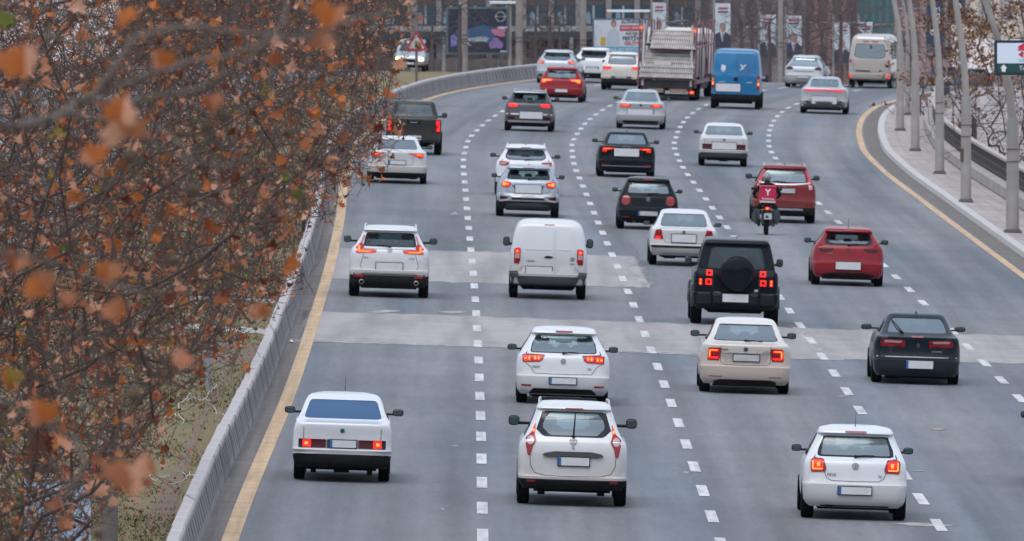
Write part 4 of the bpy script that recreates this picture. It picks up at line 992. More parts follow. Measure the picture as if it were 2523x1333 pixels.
# 14 dark red SUV
S.append(dict(name='suv_car', cat='suv', group=CARG, label='dark red SUV with a chrome bar under its rear window, behind the motorcycle', dim=(4.57, 1.82, 1.67), keys=keys_hatch(4.57, 1.82, 1.67, .66, 1.15, .18, .52, .64, gc=.24, sp=.06, wb=.91), px=(1929, 548), paint=P_RED2, dark_z=.48,
  zwin=(1.15, 1.54), win=[(-.64, 1.17), (.64, 1.17), (.61, 1.35), (.55, 1.52), (-.55, 1.52), (-.61, 1.35)], tr=.345, tw=.225, ro=.88, wb=2.62, edge=.02, glass=M_GLSD,
  parts=[('tail_light', mat('bright_red_lens', (.40, .01, .03), .2, coat=.5, emit=(1, .03, .05), es=.2), .012, [[(.66, 1.17), (.78, 1.12), (.74, 1.28), (.62, 1.53), (.575, 1.53), (.66, 1.30)]], True, .01, (('clear_lens', M_LPNK, .014, [box2(.68, .75, 1.14, 1.20)]),)),
   ('lower_lamp', M_LPNK, .010, [[(.68, 1.12), (.80, 1.10), (.80, .98), (.70, .97)]], True, .01), ('chrome_bar', M_CHROME, .02, [[(-.68, 1.145), (-.30, 1.10), (.30, 1.10), (.68, 1.145), (.68, 1.17), (.2, 1.135), (-.2, 1.135), (-.68, 1.17)]], False, .005),
   ('skid_strip', M_SILV, .016, [[(-.56, .375), (.56, .375), (.52, .43), (-.52, .43)]], False), ('reflector', M_REFL, .01, [box2(.62, .82, .53, .57)]), ('plate_recess', P_RED2, -.004, [trap(.30, .36, .84, 1.07)], False)],
  seams=[([(.70, .98), (.72, .80), (.62, .60), (0, .58)], True)], plate=(-.26, .30, .87, 1.0, M_PLATEG), badge=(0, 1.105, .06, 'h'), wiper=((0, 1.18), (-.32, 1.20)), rails=.59, railm=M_SILV, inset=.0, mirror=(1.0, 1.26, .21, .16), ant=('fin', .9)))
# 15 grey-blue small suv
S.append(dict(name='suv_car', cat='suv', group=CARG, label='pale grey-blue compact SUV with bright red tail lights in the second lane', dim=(4.20, 1.79, 1.50), keys=keys_hatch(4.20, 1.79, 1.50, .62, 1.06, .17, .52, .63, gc=.23, sp=.09), px=(1299, 534), paint=P_GREYBLUE, dark_z=.44, cowl=1.15,
  zwin=(1.06, 1.37), win=[(-.62, 1.075), (.62, 1.075), (.60, 1.2), (.545, 1.355), (-.545, 1.355), (-.60, 1.2)], tr=.33, tw=.215, ro=.80, wb=2.60, edge=.04,
  parts=[('tail_light', M_LRED, .012, [[(.48, .955), (.55, 1.02), (.76, 1.04), (.78, .88), (.70, .84), (.54, .855)]], True, .02, (('lamp_element', M_LIT, .016, [[(.53, .95), (.57, 1.0), (.745, 1.015), (.74, .875), (.57, .88)]]), ('lamp_core', M_HOT, .02, [box2(.66, .735, .90, .99), box2(.57, .66, .925, .96)]))),
   ('plate_recess', P_GREY, .002, [[(-.48, .915), (.48, .915), (.40, .82), (-.40, .82)]], False), ('bumper_trim', M_SILV, .020, [[(-.86, .65), (-.50, .60), (-.42, .56), (.42, .56), (.50, .60), (.86, .65), (.86, .70), (.52, .66), (-.52, .66), (-.86, .70)]], False, .01),
   ('bumper_fin', M_SILV, .018, [[(.50, .56), (.60, .52), (.84, .47), (.84, .44), (.62, .46), (.46, .52)]], True, .005), ('fog_lamp', M_LDRK, .012, [[(.56, .565), (.82, .61), (.82, .50), (.62, .51)]]), ('bumper_grille', M_BLACK, .014, [[(-.46, .55), (.46, .55), (.52, .50), (-.52, .50)]], False),
   ('skid_plate', M_GREYPL, .02, [[(-.66, .24), (.66, .24), (.60, .36), (.40, .40), (-.40, .40), (-.60, .36)]], False), ('tailgate_light', M_REFL, .02, [box2(-.15, .15, 1.405, 1.42)], False)],
  seams=[([(.60, .85), (.60, .72), (0, .68)], True)], plate=(-.375, .375, .695, .93), blue=False, wiper=((0, 1.09), (.25, 1.10)), ant=('fin', .9), inset=.0, mirror=(.99, 1.12, .18, .14)))
# 16 white suv behind it
S.append(dict(name='suv_car', cat='suv', group=CARG, label='white dark-windowed SUV mostly hidden behind the pale grey-blue compact SUV', dim=(4.20, 1.80, 1.55), keys=keys_hatch(4.20, 1.80, 1.55, .62, 1.07, .20, .55, .63, gc=.22, sp=.10), px=(1292, 482), paint=P_WHITE, dark_z=.42,
  zwin=(1.07, 1.42), win=[(-.50, 1.085), (.50, 1.085), (.62, 1.15), (.60, 1.28), (.53, 1.405), (-.53, 1.405), (-.60, 1.28), (-.62, 1.15)], tr=.33, ro=.80, wb=2.6, edge=.03, glass=M_GLSD,
  parts=[('tail_light', M_LRED, .012, [[(.48, 1.03), (.80, 1.05), (.80, .93), (.60, .91), (.50, .95)]], True, .02, (('clear_lens', M_LPNK, .016, [box2(.60, .76, .955, .985)]),)), ('tailgate_light', M_REFL, .02, [box2(-.15, .15, 1.46, 1.48)], False)],
  plate=(-.26, .26, .60, .72), ant=('fin', .9), wiper=((0, 1.10), (.25, 1.11)), inset=.0, mirror=(1.0, 1.17, .20, .14), rails=.57, railm=P_WHITE))
# 17 black-brown saloon
S.append(dict(name='saloon_car', cat='car', group=CARG, label='glossy black saloon with thin horizontal red tail lights, left of the small old white saloon', dim=(4.87, 1.86, 1.48), keys=keys_sedan(4.87, 1.86, 1.48, .56, 1.02, .45, 1.0, .61, gc=.20, cowl=1.3, wb=.84), px=(1541, 436), paint=P_BLACK,
  zwin=(1.055, 1.395), win=trap(.64, .56, 1.065, 1.38), tr=.34, tw=.225, ro=1.05, wb=2.84, edge=.015, yseat=1.6, glass=glass('window_sky', (.44, .58, .62), .34),
  parts=[('tail_light', M_LRED, .012, [[(.36, .955), (.62, .97), (.80, .95), (.80, .82), (.66, .80), (.60, .87), (.38, .90)]], True, .015, (('lamp_element', M_LIT, .016, [[(.40, .945), (.78, .94), (.78, .905), (.42, .915)], [(.62, .88), (.78, .87), (.78, .84), (.66, .84)]]), ('lamp_core', M_HOT, .02, [box2(.52, .74, .915, .93)]))),
   ('chrome_strip', M_SILV, .014, [box2(-.80, .80, .365, .38)], False), ('reflector', M_REFL, .012, [box2(.56, .80, .40, .425)])],
  seams=[([(.48, .88), (.50, .60), (0, .58)], True)], plate=(-.43, .42, .72, .985), blue=False, texts=[('S K O D A', 0, .99, .055, M_SILV)], ant=('fin', 1.3), inset=.0, mirror=(1.02, 1.11, .20, .14)))
S[-1]['plate'] = (-.40, .40, .69, .94)
# 18 old white saloon far
k = keys_sedan(4.25, 1.66, 1.44, .56, 1.00, .52, .98, .62, gc=.24, cowl=1.35, wb=.915)
k[9] = (*k[9][:4], .07); k[10] = (*k[10][:4], .06)
S.append(dict(name='saloon_car', cat='car', group=CARG, label='small old white saloon with unlit dark red tail lights, right of the glossy black saloon', dim=(4.25, 1.66, 1.44), keys=k, px=(1781, 409), paint=P_WHITE2, tr=.29, tw=.185, ro=.95, wb=2.42,
  zwin=(1.035, 1.355), win=trap(.655, .555, 1.045, 1.345), edge=.0, bow=.03, yseat=1.5, dark_z=.42, glass=glass('window_sky', (.44, .58, .62), .34), mirror=(.93, 1.10, .20, .13), cowl=1.35, inset=.03,
  parts=[('bumper', M_GREYPL, .05, [box2(-.80, .80, .30, .46)], False, .04), ('bumper_strip', M_SILV, .055, [box2(-.83, .83, .475, .54)], False, .02), ('tail_light', M_LDRK, .012, [box2(.27, .735, .575, .755)], True)],
  seams=[([(.645, .76), (.645, 1.0)], True)], plate=(-.40, .42, .58, .81), blue=False, badge=(0, .90, .038, 'disc'), badgem=M_GREYPL, hang=((0, .3, .08),)))
# 19 white saloon by the leaves
S.append(dict(name='saloon_car', cat='car', group=CARG, label='white saloon with slim red tail lights, partly behind plane tree leaves', dim=(4.80, 1.85, 1.45), keys=keys_sedan(4.80, 1.85, 1.45, .56, 1.02, .40, 1.0, .60, gc=.20, cowl=1.3, wb=.84), px=(977, 451), paint=P_WHITE2, dark_z=.38,
  zwin=(1.055, 1.365), win=trap(.62, .54, 1.065, 1.35), tr=.33, ro=1.0, wb=2.78, edge=.015, yseat=1.6, glass=glass('window_sky', (.44, .58, .62), .34),
  parts=[('tail_light', M_LRED, .012, [[(.34, .95), (.80, .96), (.81, .82), (.70, .80), (.60, .87)]], True, .015, (('lamp_element', M_LIT, .016, [[(.40, .93), (.78, .94), (.79, .84), (.70, .84), (.62, .89)]]), ('lamp_core', M_HOT, .02, [box2(.60, .76, .895, .92)])))],
  seams=[([(.48, .88), (.50, .60), (0, .58)], True)], plate=(-.26, .26, .60, .72), ant=('fin', 1.3), inset=.0, mirror=(1.02, 1.09, .20, .14), hang=((-.5, .2, .06), (.5, .2, .06))))
# 20 pickup
kp = [(.42, .18, .86, 5.10, .10), (.50, .04, .90, 5.25, .10), (.62, .0, .91, 5.30, .10), (.64, .06, .915, 5.30, .08), (.9, .06, .925, 5.30, .07), (1.20, .07, .92, 4.9, .06), (1.22, .10, .90, 4.85, .06), (1.235, 1.55, .84, 4.0, .08), (1.26, 1.58, .82, 3.95, .08),
      (1.72, 1.72, .68, 3.2, .09), (1.75, 1.74, .67, 3.15, .10), (1.80, 1.9, .60, 3.0, .12), (1.815, 2.2, .45, 2.8, .14)]
S.append(dict(name='pickup_truck', cat='pickup', group='pickups', label='dark grey pickup truck with a flat tailgate, beside the leaves', dim=(5.33, 1.86, 1.815), keys=kp, px=(1018, 380), paint=P_DGREY,
  zwin=(1.26, 1.72), win=[(-.66, 1.29), (.66, 1.29), (.57, 1.70), (-.57, 1.70)], side=(1.27, 1.70, 1.75, 3.3), pillars=(2.5,), tr=.375, tw=.25, ro=1.2, wb=3.08, bow=.02, yseat=2.4, ishelf=1.8, edge=.02, glass=M_GLSD, cowl=1.35,
  parts=[('tail_light', M_LRED, .02, [box2(.735, .885, .78, 1.20)], True, .02, (('lamp_element', M_LIT, .024, [box2(.76, .87, 1.03, 1.16), box2(.78, .87, .82, .93), box2(.82, .87, .93, 1.03)]),)),
   ('tailgate', P_DGREY, .02, [box2(-.70, .70, .66, 1.20)], False, .02, (('tailgate_handle', M_GLOSSBLACK, .03, [box2(-.24, .24, 1.05, 1.16)]), ('lettering_strip', M_SILV, .034, [box2(-.12, .12, 1.095, 1.115)]))), ('step_bumper', M_GREYPL, .05, [box2(-.86, .86, .46, .60)], False, .02)],
  plate=(-.26, .26, .52, .66), ant=('fin', 2.2), inset=-.02, mirror=(1.03, 1.30, .20, .20), my=3.7, hang=((0, .7, .12),)))
# 21 grey crossover
S.append(dict(name='suv_car', cat='suv', group=CARG, label='grey crossover with red tail lights, nearer than the red hatchback at the bend', dim=(4.36, 1.81, 1.53), keys=keys_hatch(4.36, 1.81, 1.53, .62, 1.06, .18, .60, .64, gc=.22, sp=.10), px=(1303, 323), paint=P_GREY, dark_z=.36,
  zwin=(1.06, 1.40), win=[(-.62, 1.07), (.62, 1.07), (.60, 1.22), (.53, 1.385), (-.53, 1.385), (-.60, 1.22)], tr=.33, ro=.82, wb=2.7, edge=.05,
  parts=[('tail_light', M_LRED, .012, [[(.38, 1.03), (.78, 1.05), (.80, .90), (.74, .86), (.42, .89)]], True, .02, (('lamp_element', M_LIT, .016, [[(.42, 1.0), (.76, 1.02), (.76, .90), (.46, .91)]]),)),
   ('bumper_strip', M_SILV, .02, [box2(-.86, .86, .62, .66)], False, .02), ('skid_plate', M_SILV, .02, [[(-.78, .34), (.78, .34), (.78, .40), (-.78, .40)]], False), ('fog_lamp', M_LDRK, .012, [box2(.52, .80, .44, .55)]), ('roof_cap', P_SILVER, .02, [box2(-.60, .60, 1.415, 1.47)], False)],
  plate=(-.34, .50, .48, .73), blue=False, wiper=((0, 1.09), (.2, 1.10)), ant=('fin', .9), inset=.0, rails=.58, mirror=(1.0, 1.17, .20, .14)))
# 22 silver saloon
S.append(dict(name='saloon_car', cat='car', group=CARG, label='silver-white saloon with lit horizontal tail lights in front of the car transporter', dim=(4.77, 1.83, 1.47), keys=keys_sedan(4.77, 1.83, 1.47, .56, 1.01, .45, 1.0, .60, gc=.20, cowl=1.3, wb=.84), px=(1578, 317), paint=P_SILVER,
  zwin=(1.045, 1.385), win=trap(.62, .55, 1.055, 1.37), tr=.33, ro=1.0, wb=2.79, edge=.015, yseat=1.6, glass=glass('window_sky', (.44, .58, .62), .34),
  parts=[('tail_light', M_LRED, .012, [[(.38, .93), (.78, .94), (.78, .83), (.40, .83)]], True, .02, (('lamp_element', M_LIT, .016, [box2(.42, .76, .845, .925)]), ('lamp_core', M_HOT, .02, [box2(.48, .70, .885, .905)]))), ('diffuser', M_BLACK, .01, [box2(-.66, .66, .22, .32)], False)],
  seams=[([(.48, .83), (.50, .60), (0, .58)], True)], plate=(-.50, .50, .56, .80), blue=False, badge=(0, .90, .05, 'disc'), badgem=M_GREYPL, ant=('fin', 1.3), inset=.0, mirror=(1.02, 1.10, .20, .14)))
S[-1]['plate'] = (-.50, .46, .50, .76, M_PLATE)
# 23 red hatch far
S.append(dict(name='hatchback_car', cat='car', group=CARG, label='red hatchback with glowing orange brake lights, at the start of the bend by the barrier', dim=(4.26, 1.80, 1.46), keys=keys_hatch(4.26, 1.80, 1.46, .56, .97, .18, .52, .635, gc=.22), px=(1383, 251), paint=P_RED,
  zwin=(.97, 1.33), win=[(-.63, .985), (.63, .985), (.59, 1.20), (.53, 1.315), (-.53, 1.315), (-.59, 1.20)], tr=.315, ro=.80, wb=2.62, edge=.03,
  parts=[('tail_light', M_LIT, .012, [[(.36, .95), (.80, .955), (.81, .78), (.68, .78), (.58, .86), (.38, .88)]], True, .02, (('lamp_core', M_HOT, .016, [[(.42, .93), (.78, .93), (.78, .82), (.70, .82), (.60, .885), (.44, .89)]]),)), ('tailgate_light', M_REFL, .02, [box2(-.16, .16, 1.385, 1.40)], False), ('diffuser', M_BLACK, .006, [box2(-.60, .60, .22, .32)], False)],
  plate=(-.27, .27, .42, .54), wiper=((0, .99), (.28, 1.005)), ant=('fin', .9), inset=.0, mirror=(1.0, 1.06, .20, .13)))
# 24, 25, 26 white cars on the bend
S.append(dict(name='hatchback_car', cat='car', group=CARG, label='pale grey-white hatchback with orange-lit lamps, leftmost of the white cars on the bend', dim=(4.15, 1.78, 1.50), keys=keys_hatch(4.15, 1.78, 1.50, .58, 1.03, .18, .55, .62, gc=.21), px=(1373, 206), paint=P_SILVER,
  zwin=(1.03, 1.37), win=[(-.42, 1.05), (.42, 1.05), (.60, 1.15), (.58, 1.25), (.53, 1.36), (-.53, 1.36), (-.58, 1.25), (-.60, 1.15)], tr=.31, ro=.8, wb=2.55, edge=.03,
  parts=[('tail_light', M_LRED, .012, [[(.50, 1.0), (.78, 1.04), (.80, .90), (.56, .89)]], True, .02, (('lamp_element', M_LIT, .016, [box2(.60, .76, .92, 1.0)]), ('lamp_core', M_HOT, .02, [box2(.66, .75, .94, .98)])))],
  plate=(-.27, .27, .50, .62), ant=('fin', .9), inset=.0, mirror=(.98, 1.10, .18, .13)))
S.append(dict(name='suv_car', cat='suv', group=CARG, label='white crossover with dark slanted tail lights, middle of the three white cars on the bend', dim=(4.25, 1.84, 1.57), keys=keys_hatch(4.25, 1.84, 1.57, .62, 1.10, .20, .60, .62, gc=.24, sp=.10), px=(1463, 204), paint=P_WHITE, dark_z=.46,
  zwin=(1.10, 1.44), win=[(-.46, 1.12), (.46, 1.12), (.58, 1.22), (.56, 1.30), (.52, 1.42), (-.52, 1.42), (-.56, 1.30), (-.58, 1.22)], tr=.33, ro=.8, wb=2.6, edge=.03, glass=M_GLSD,
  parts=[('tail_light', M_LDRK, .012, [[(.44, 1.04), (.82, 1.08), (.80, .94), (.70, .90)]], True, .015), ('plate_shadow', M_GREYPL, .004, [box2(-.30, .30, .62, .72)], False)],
  plate=(-.26, .26, .62, .73, M_PLATEG), blue=False, ant=('fin', .9), inset=.0, mirror=(1.0, 1.17, .18, .13)))
S.append(dict(name='suv_car', cat='suv', group=CARG, label='white SUV with red-lit lamps immediately left of the car transporter', dim=(4.35, 1.82, 1.66), keys=keys_hatch(4.35, 1.82, 1.66, .62, 1.12, .18, .55, .64, gc=.24), px=(1533, 222), paint=P_CREAM, dark_z=.52,
  zwin=(1.12, 1.53), win=[(-.62, 1.15), (-.40, 1.13), (.40, 1.13), (.62, 1.15), (.60, 1.3), (.55, 1.51), (-.55, 1.51), (-.60, 1.3)], tr=.34, ro=.8, wb=2.65, edge=.03, glass=M_GLSD,
  parts=[('tail_light', M_LRED, .012, [[(.44, 1.02), (.82, 1.04), (.82, .90), (.46, .92)]], True, .02, (('lamp_element', M_LIT, .016, [box2(.48, .78, .92, 1.01)]),)), ('skid_plate', M_GREYPL, .012, [[(-.48, .52), (.48, .52), (.42, .62), (-.42, .62)]], False)],
  plate=(-.26, .26, .545, .61, M_PLATEG), blue=False, ant=('fin', .9), inset=.0, mirror=(1.0, 1.2, .18, .13)))
# 28 blue van
kb = [(.34, .10, .86, 5.5, .12), (.42, .02, .96, 5.7, .12), (.62, -.02, .98, 5.8, .12), (.64, .04, .99, 5.8, .10), (1.1, .05, .99, 5.5, .09), (1.4, .06, .985, 5.0, .09), (1.42, .065, .98, 4.95, .09), (2.0, .12, .93, 4.2, .09),
      (2.25, .16, .89, 4.0, .10), (2.34, .20, .86, 3.9, .14), (2.40, .30, .80, 3.7, .18), (2.44, .55, .66, 3.4, .2), (2.45, .9, .45, 3.1, .2)]
S.append(dict(name='delivery_van', cat='van', group='vans driving away on the road', label='tall bright blue delivery van with a white logo on each rear door', dim=(5.9, 2.03, 2.45), keys=kb, px=(1812, 268), paint=P_BLUE, dark_z=.60, interior=False,
  zwin=(1.42, 2.25), win=None, side=(1.45, 2.0, 4.0, 4.8), tr=.34, tw=.22, ro=1.0, wb=3.6, bow=.02, pillars=(), cowl=1.0, my=4.4,
  parts=[('tail_light', M_LRED, .012, [box2(.87, .99, .82, 1.40)], True, .02, (('lamp_element', M_HOT, .016, [box2(.90, .96, .98, 1.10)]), ('clear_lens', mat('amber_lens', (.45, .28, .12), .2, coat=1), .016, [box2(.89, .97, 1.12, 1.26)]))),
   ('rear_door', P_BLUE, .012, [[(-.84, .66), (-.01, .66), (-.01, 2.28), (-.70, 2.28), (-.80, 2.2)]], False, .02), ('rear_door', paint('blue_van_paint_b', (.002, .125, .30), dirt=.04, coat=.3), .012, [[(.01, .66), (.84, .66), (.80, 2.2), (.70, 2.28), (.01, 2.28)]], False, .02),
   ('door_strip', P_WHITE, .02, [box2(.44, .68, 1.10, 1.12)]), ('door_handle', M_BLACK, .03, [box2(-.08, .08, 1.16, 1.30)], False),
   ('logo_square', P_WHITE, .018, [[(-.62, 1.60), (-.44, 1.58), (-.42, 1.78), (-.60, 1.82)], [(-.58, 1.53), (-.46, 1.53), (-.45, 1.555), (-.58, 1.56)]], False, .01), ('logo_cross', P_WHITE, .018, [[(.14, 1.60), (.20, 1.60), (.42, 1.84), (.36, 1.84)], [(.16, 1.84), (.22, 1.84), (.34, 1.66), (.28, 1.66)]], False, .005), ('logo_stroke', M_REFL, .019, [[(.38, 1.74), (.42, 1.72), (.52, 1.60), (.46, 1.60)]], False, .005)],
  plate=(-.80, .20, .72, 1.04), blue=False, mirror=(1.18, 1.22, .16, .32), inset=.0, exh=[]))
# 29 silver electric-look saloon
S.append(dict(name='saloon_car', cat='car', group=CARG, label='pale silver rounded saloon with one full-width red light bar across the tail', dim=(4.75, 1.92, 1.50), keys=keys_sedan(4.75, 1.92, 1.50, .56, 1.06, .35, 1.0, .60, gc=.20, cowl=1.3, wb=.82), px=(2030, 280), paint=P_SILVER, dark_z=.30,
  zwin=(1.095, 1.415), win=trap(.58, .52, 1.105, 1.40), tr=.34, ro=.95, wb=2.9, edge=.015, yseat=1.6, glass=glass('window_sky', (.44, .58, .62), .34), bow=.10,
  parts=[('light_bar', mat('light_bar', (.3, .01, .02), .3, emit=(1, .05, .07), es=.9), .012, [[(-.84, .96), (-.60, .91), (0, .96), (.60, .91), (.84, .96), (.83, 1.01), (.6, .985), (0, 1.005), (-.6, .985), (-.83, 1.01)]], False, .01), ('diffuser', M_GREYPL, .008, [[(-.80, .26), (.80, .26), (.86, .46), (.60, .60), (.44, .50), (-.44, .50), (-.60, .60), (-.86, .46)]], False)],
  plate=(-.50, .52, .42, .72), blue=False, ant=('fin', 1.3), inset=.0, mirror=(1.02, 1.12, .20, .13)))
# 30 silver hatch near trees
S.append(dict(name='hatchback_car', cat='car', group=CARG, label='silver-grey hatchback with dark unlit tail lights, left of the beige minibus', dim=(4.25, 1.75, 1.46), keys=keys_hatch(4.25, 1.75, 1.46, .58, .98, .20, .65, .60, gc=.20, sp=.04), px=(1983, 216), paint=P_SILVER,
  zwin=(.98, 1.33), win=[(-.64, 1.0), (.64, 1.0), (.58, 1.2), (.53, 1.32), (-.53, 1.32), (-.58, 1.2)], tr=.31, ro=.8, wb=2.6, edge=.02, glass=glass('window_teal', (.14, .22, .27), .34),
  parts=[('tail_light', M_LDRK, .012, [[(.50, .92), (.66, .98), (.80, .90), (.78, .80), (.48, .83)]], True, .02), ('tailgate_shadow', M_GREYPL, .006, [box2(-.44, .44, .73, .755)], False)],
  plate=(-.27, .27, .44, .56, M_PLATEG), blue=False, ant=('fin', .9), inset=.0, mirror=(.98, 1.06, .18, .13)))
# 31 minibus
km = [(.36, .12, .84, 5.7, .14), (.44, .02, .92, 5.85, .14), (.66, .0, .94, 5.9, .14), (.68, .04, .95, 5.9, .12), (1.1, .05, .955, 5.7, .11), (1.30, .06, .95, 5.2, .11), (1.34, .065, .945, 5.1, .11), (2.10, .16, .87, 4.3, .12),
      (2.30, .22, .81, 4.1, .14), (2.36, .30, .76, 4.0, .18), (2.40, .4, .70, 3.8, .2), (2.44, .65, .56, 3.5, .2), (2.45, 1.0, .4, 3.2, .2)]
S.append(dict(name='minibus', cat='minibus', label='beige minibus with a large dark rear window, right of the silver-grey hatchback on the bend', dim=(6.0, 1.95, 2.45), keys=km, px=(2146, 217), paint=P_BEIGE, dark_z=.40,
  zwin=(1.34, 2.10), win=[(-.50, 1.36), (.50, 1.36), (.72, 1.46), (.64, 2.02), (-.64, 2.02), (-.72, 1.46)], side=(1.36, 2.08, .5, 5.0), tr=.34, tw=.22, ro=1.0, wb=3.6, bow=.03, pillars=(1.6, 2.8, 4.0), cowl=1.0, my=4.6, yseat=1.1, edge=.02, glass=glass('bus_glass', (.16, .22, .20), .2),
  parts=[('tail_light', M_LPNK, .012, [box2(.80, .93, .98, 1.36)], True, .02, (('lamp_element', M_REFL, .016, [box2(.82, .91, 1.14, 1.30)]),)), ('bumper_lamp', M_LIT, .014, [box2(.82, .95, .50, .62)]), ('roof_pod', P_WHITE, .03, [box2(-.60, .60, 2.22, 2.34)], False, .03), ('roof_lettering', M_REFL, .012, [box2(-.34, -.06, 2.10, 2.15), box2(.06, .36, 2.10, 2.15)], False), ('tailgate_handle', M_GREYPL, .02, [box2(-.62, .04, .76, .82)], False)],
  seams=[([(.74, 1.3), (.70, .80), (0, .74)], True)], mirror=(1.1, 1.8, .14, .3), inset=.0))
# car slipping out of the frame on the right
S.append(dict(name='suv_car', cat='suv', group=CARG, label='dark car cut off by the right edge, only its mirror showing', dim=(4.40, 1.80, 1.60), keys=keys_hatch(4.40, 1.80, 1.60, .62, 1.10, .18, .52, .64, gc=.22), px=(2673, 1200), paint=P_GREY, zwin=(1.10, 1.47), win=[(-.62, 1.12), (.62, 1.12), (.55, 1.46), (-.55, 1.46)], tr=.33, ro=.8, wb=2.6,
  parts=[('tail_light', M_LRED, .012, [box2(.55, .80, .90, 1.05)])], plate=(-.26, .26, .62, .73), inset=.0, mirror=(1.0, 1.14, .2, .14)))
BUILT = []
for sp in S:
    sp.setdefault('cowl', 1.2)
    BUILT.append(make_car(sp))
# ------------------------------------------------------------------ extras on vehicles already built
def find(part_label):
    for r, sh, fin in BUILT:
        if part_label in r['label']: return r, sh, fin
r, sh, fin = find('spare wheel')
b = MB(); b.lathe([(.001, -.125), (.30, -.12), (.36, -.09), (.395, -.03), (.40, .03), (.385, .10), (.34, .12), (.001, .12)], (.02, -.06, 1.17), 'y', 36)
o = fin(b.build('spare_wheel_cover', P_BLACK, r, True, 30))
b = MB(); b.box((-.02, -.155, 1.03), (.10, .01, .025)); b.box((-.22, -.155, 1.05), (.05, .01, .02)); bb = b.build('cover_badge', M_SILV, o)
b = MB(); b.box((.46, -.0, .80), (.09, .02, .05), 0, 0, .01); fin(b.build('tailgate_badge', M_SILV, r))
for sx in (-1, 1):
    for y in (.86, 3.88):
        b = MB(); n = 12
        for i in range(n):
            a0, a1 = math.pi*i/n, math.pi*(i+1)/n
            P = lambda a, rr, x: (sx*x, y-rr*math.cos(a), .385+rr*math.sin(a))
            b.quad(P(a0, .44, .90), P(a1, .44, .90), P(a1, .46, 1.01), P(a0, .46, 1.01)); b.quad(P(a0, .46, 1.01), P(a1, .46, 1.01), P(a1, .52, 1.00), P(a0, .52, 1.00)); b.quad(P(a0, .52, 1.0), P(a1, .52, 1.0), P(a1, .54, .94), P(a0, .54, .94))
        fin(b.build('wheel_arch', M_GLOSSBLACK, r, True))

# ------------------------------------------------------------------ delivery motorcycle and rider
p = gp(1888, 579); hd = heading(p.y)
M_BIKE = mat('bike_black', (.010, .012, .014), .5, spec=.2); M_BOX = mat('delivery_box_crimson', (.50, .012, .07), .4, var=.12, vscale=3); M_BOXW = mat('box_grey', (.50, .47, .48), .5)
mo = thing('motorcycle', p, 'small black delivery motorcycle with a crimson top box lettered Y', 'motorcycle', None, (0, R(1.8), -hd))
def wheel_bike(y, r, w):
    b = MB(); b.lathe([(r*.8, -w*.5), (r*.95, -w*.5), (r, -w*.2), (r, w*.2), (r*.95, w*.5), (r*.8, w*.5)], (0, 0, 0), 'x', 28)
    t = b.build('wheel', M_TYRE, mo, True); t.location = (0, y, r)
    b = MB(); b.lathe([(.03, -.03), (.05, 0), (.03, .03)], (0, 0, 0), 'x', 12); b.lathe([(r*.78, -w*.4), (r*.82, 0), (r*.78, w*.4)], (0, 0, 0), 'x', 24)
    for k in range(10):
        a = 2*math.pi*k/10; b.tube([(0, .04*math.cos(a), .04*math.sin(a)), (0, r*.8*math.cos(a), r*.8*math.sin(a))], .006, 4)
    b.build('rim', M_RIM, t, True)
wheel_bike(0, .30, .105); wheel_bike(1.27, .30, .09)
def bp(name, b, m, smooth=True): return b.build(name, m, mo, smooth, 45)
b = MB(); b.tube([(0, 0, .68), (0, .35, .74), (0, .9, .70), (0, 1.12, .86)], .04, 8); b.tube([(0, .35, .70), (0, .55, .30), (0, .95, .32), (0, 1.1, .72)], .035, 8); bp('frame', b, M_BIKE)
b = MB()
for sx in (-1, 1): b.tube([(sx*.10, 0, .30), (sx*.10, .50, .36)], .022, 8); b.tube([(sx*.13, .02, .33), (sx*.12, .12, .66)], .03, 8)
bp('swingarm', b, M_GREYPL)
b = MB(); b.box((0, .72, .36), (.26, .34, .28), 0, 0, .05); b.tube([(.16, .75, .30), (.17, .4, .26), (.17, -.12, .30)], [.03, .035, .05], 10); bp('engine', b, M_GREYPL)
b = MB(); b.ellipsoid((0, .35, .78), (.14, .36, .07), 14, 8); bp('seat', b, M_BIKE)
b = MB(); b.ellipsoid((0, .85, .80), (.15, .24, .14), 14, 8); bp('fuel_tank', b, M_BIKE)
b = MB(); b.box((0, -.05, .70), (.20, .30, .12), 0, 0, .04, .8); b.tube([(0, -.22, .70), (0, -.34, .48)], .05, 8); bp('rear_mudguard', b, M_BIKE)
b = MB(); b.box((0, -.225, .745), (.115, .06, .085), 0, 0, .02); o = bp('tail_light', b, M_LIT)
b = MB(); b.box((0, -.26, .745), (.05, .01, .04)); b.build('lamp_core', M_HOT, o)
for sx in (-1, 1):
    b = MB(); b.ellipsoid((sx*.14, -.20, .70), (.035, .03, .03), 8, 6); b.tube([(0, -.18, .70), (sx*.12, -.19, .70)], .01, 5); bp('indicator', b, mat('amber_small', (.30, .12, .03), .3))
b = MB(); b.box((.02, -.345, .53), (.21, .012, .17), 0, 0, .004); bp('licence_plate', b, M_PLATEG)
b = MB(); b.tube([(-.36, 1.02, 1.02), (-.12, 1.10, .98), (.12, 1.10, .98), (.36, 1.02, 1.02)], .016, 8); b.tube([(0, 1.27, .30), (0, 1.12, .96)], .03, 8); bp('handlebar', b, M_BIKE)
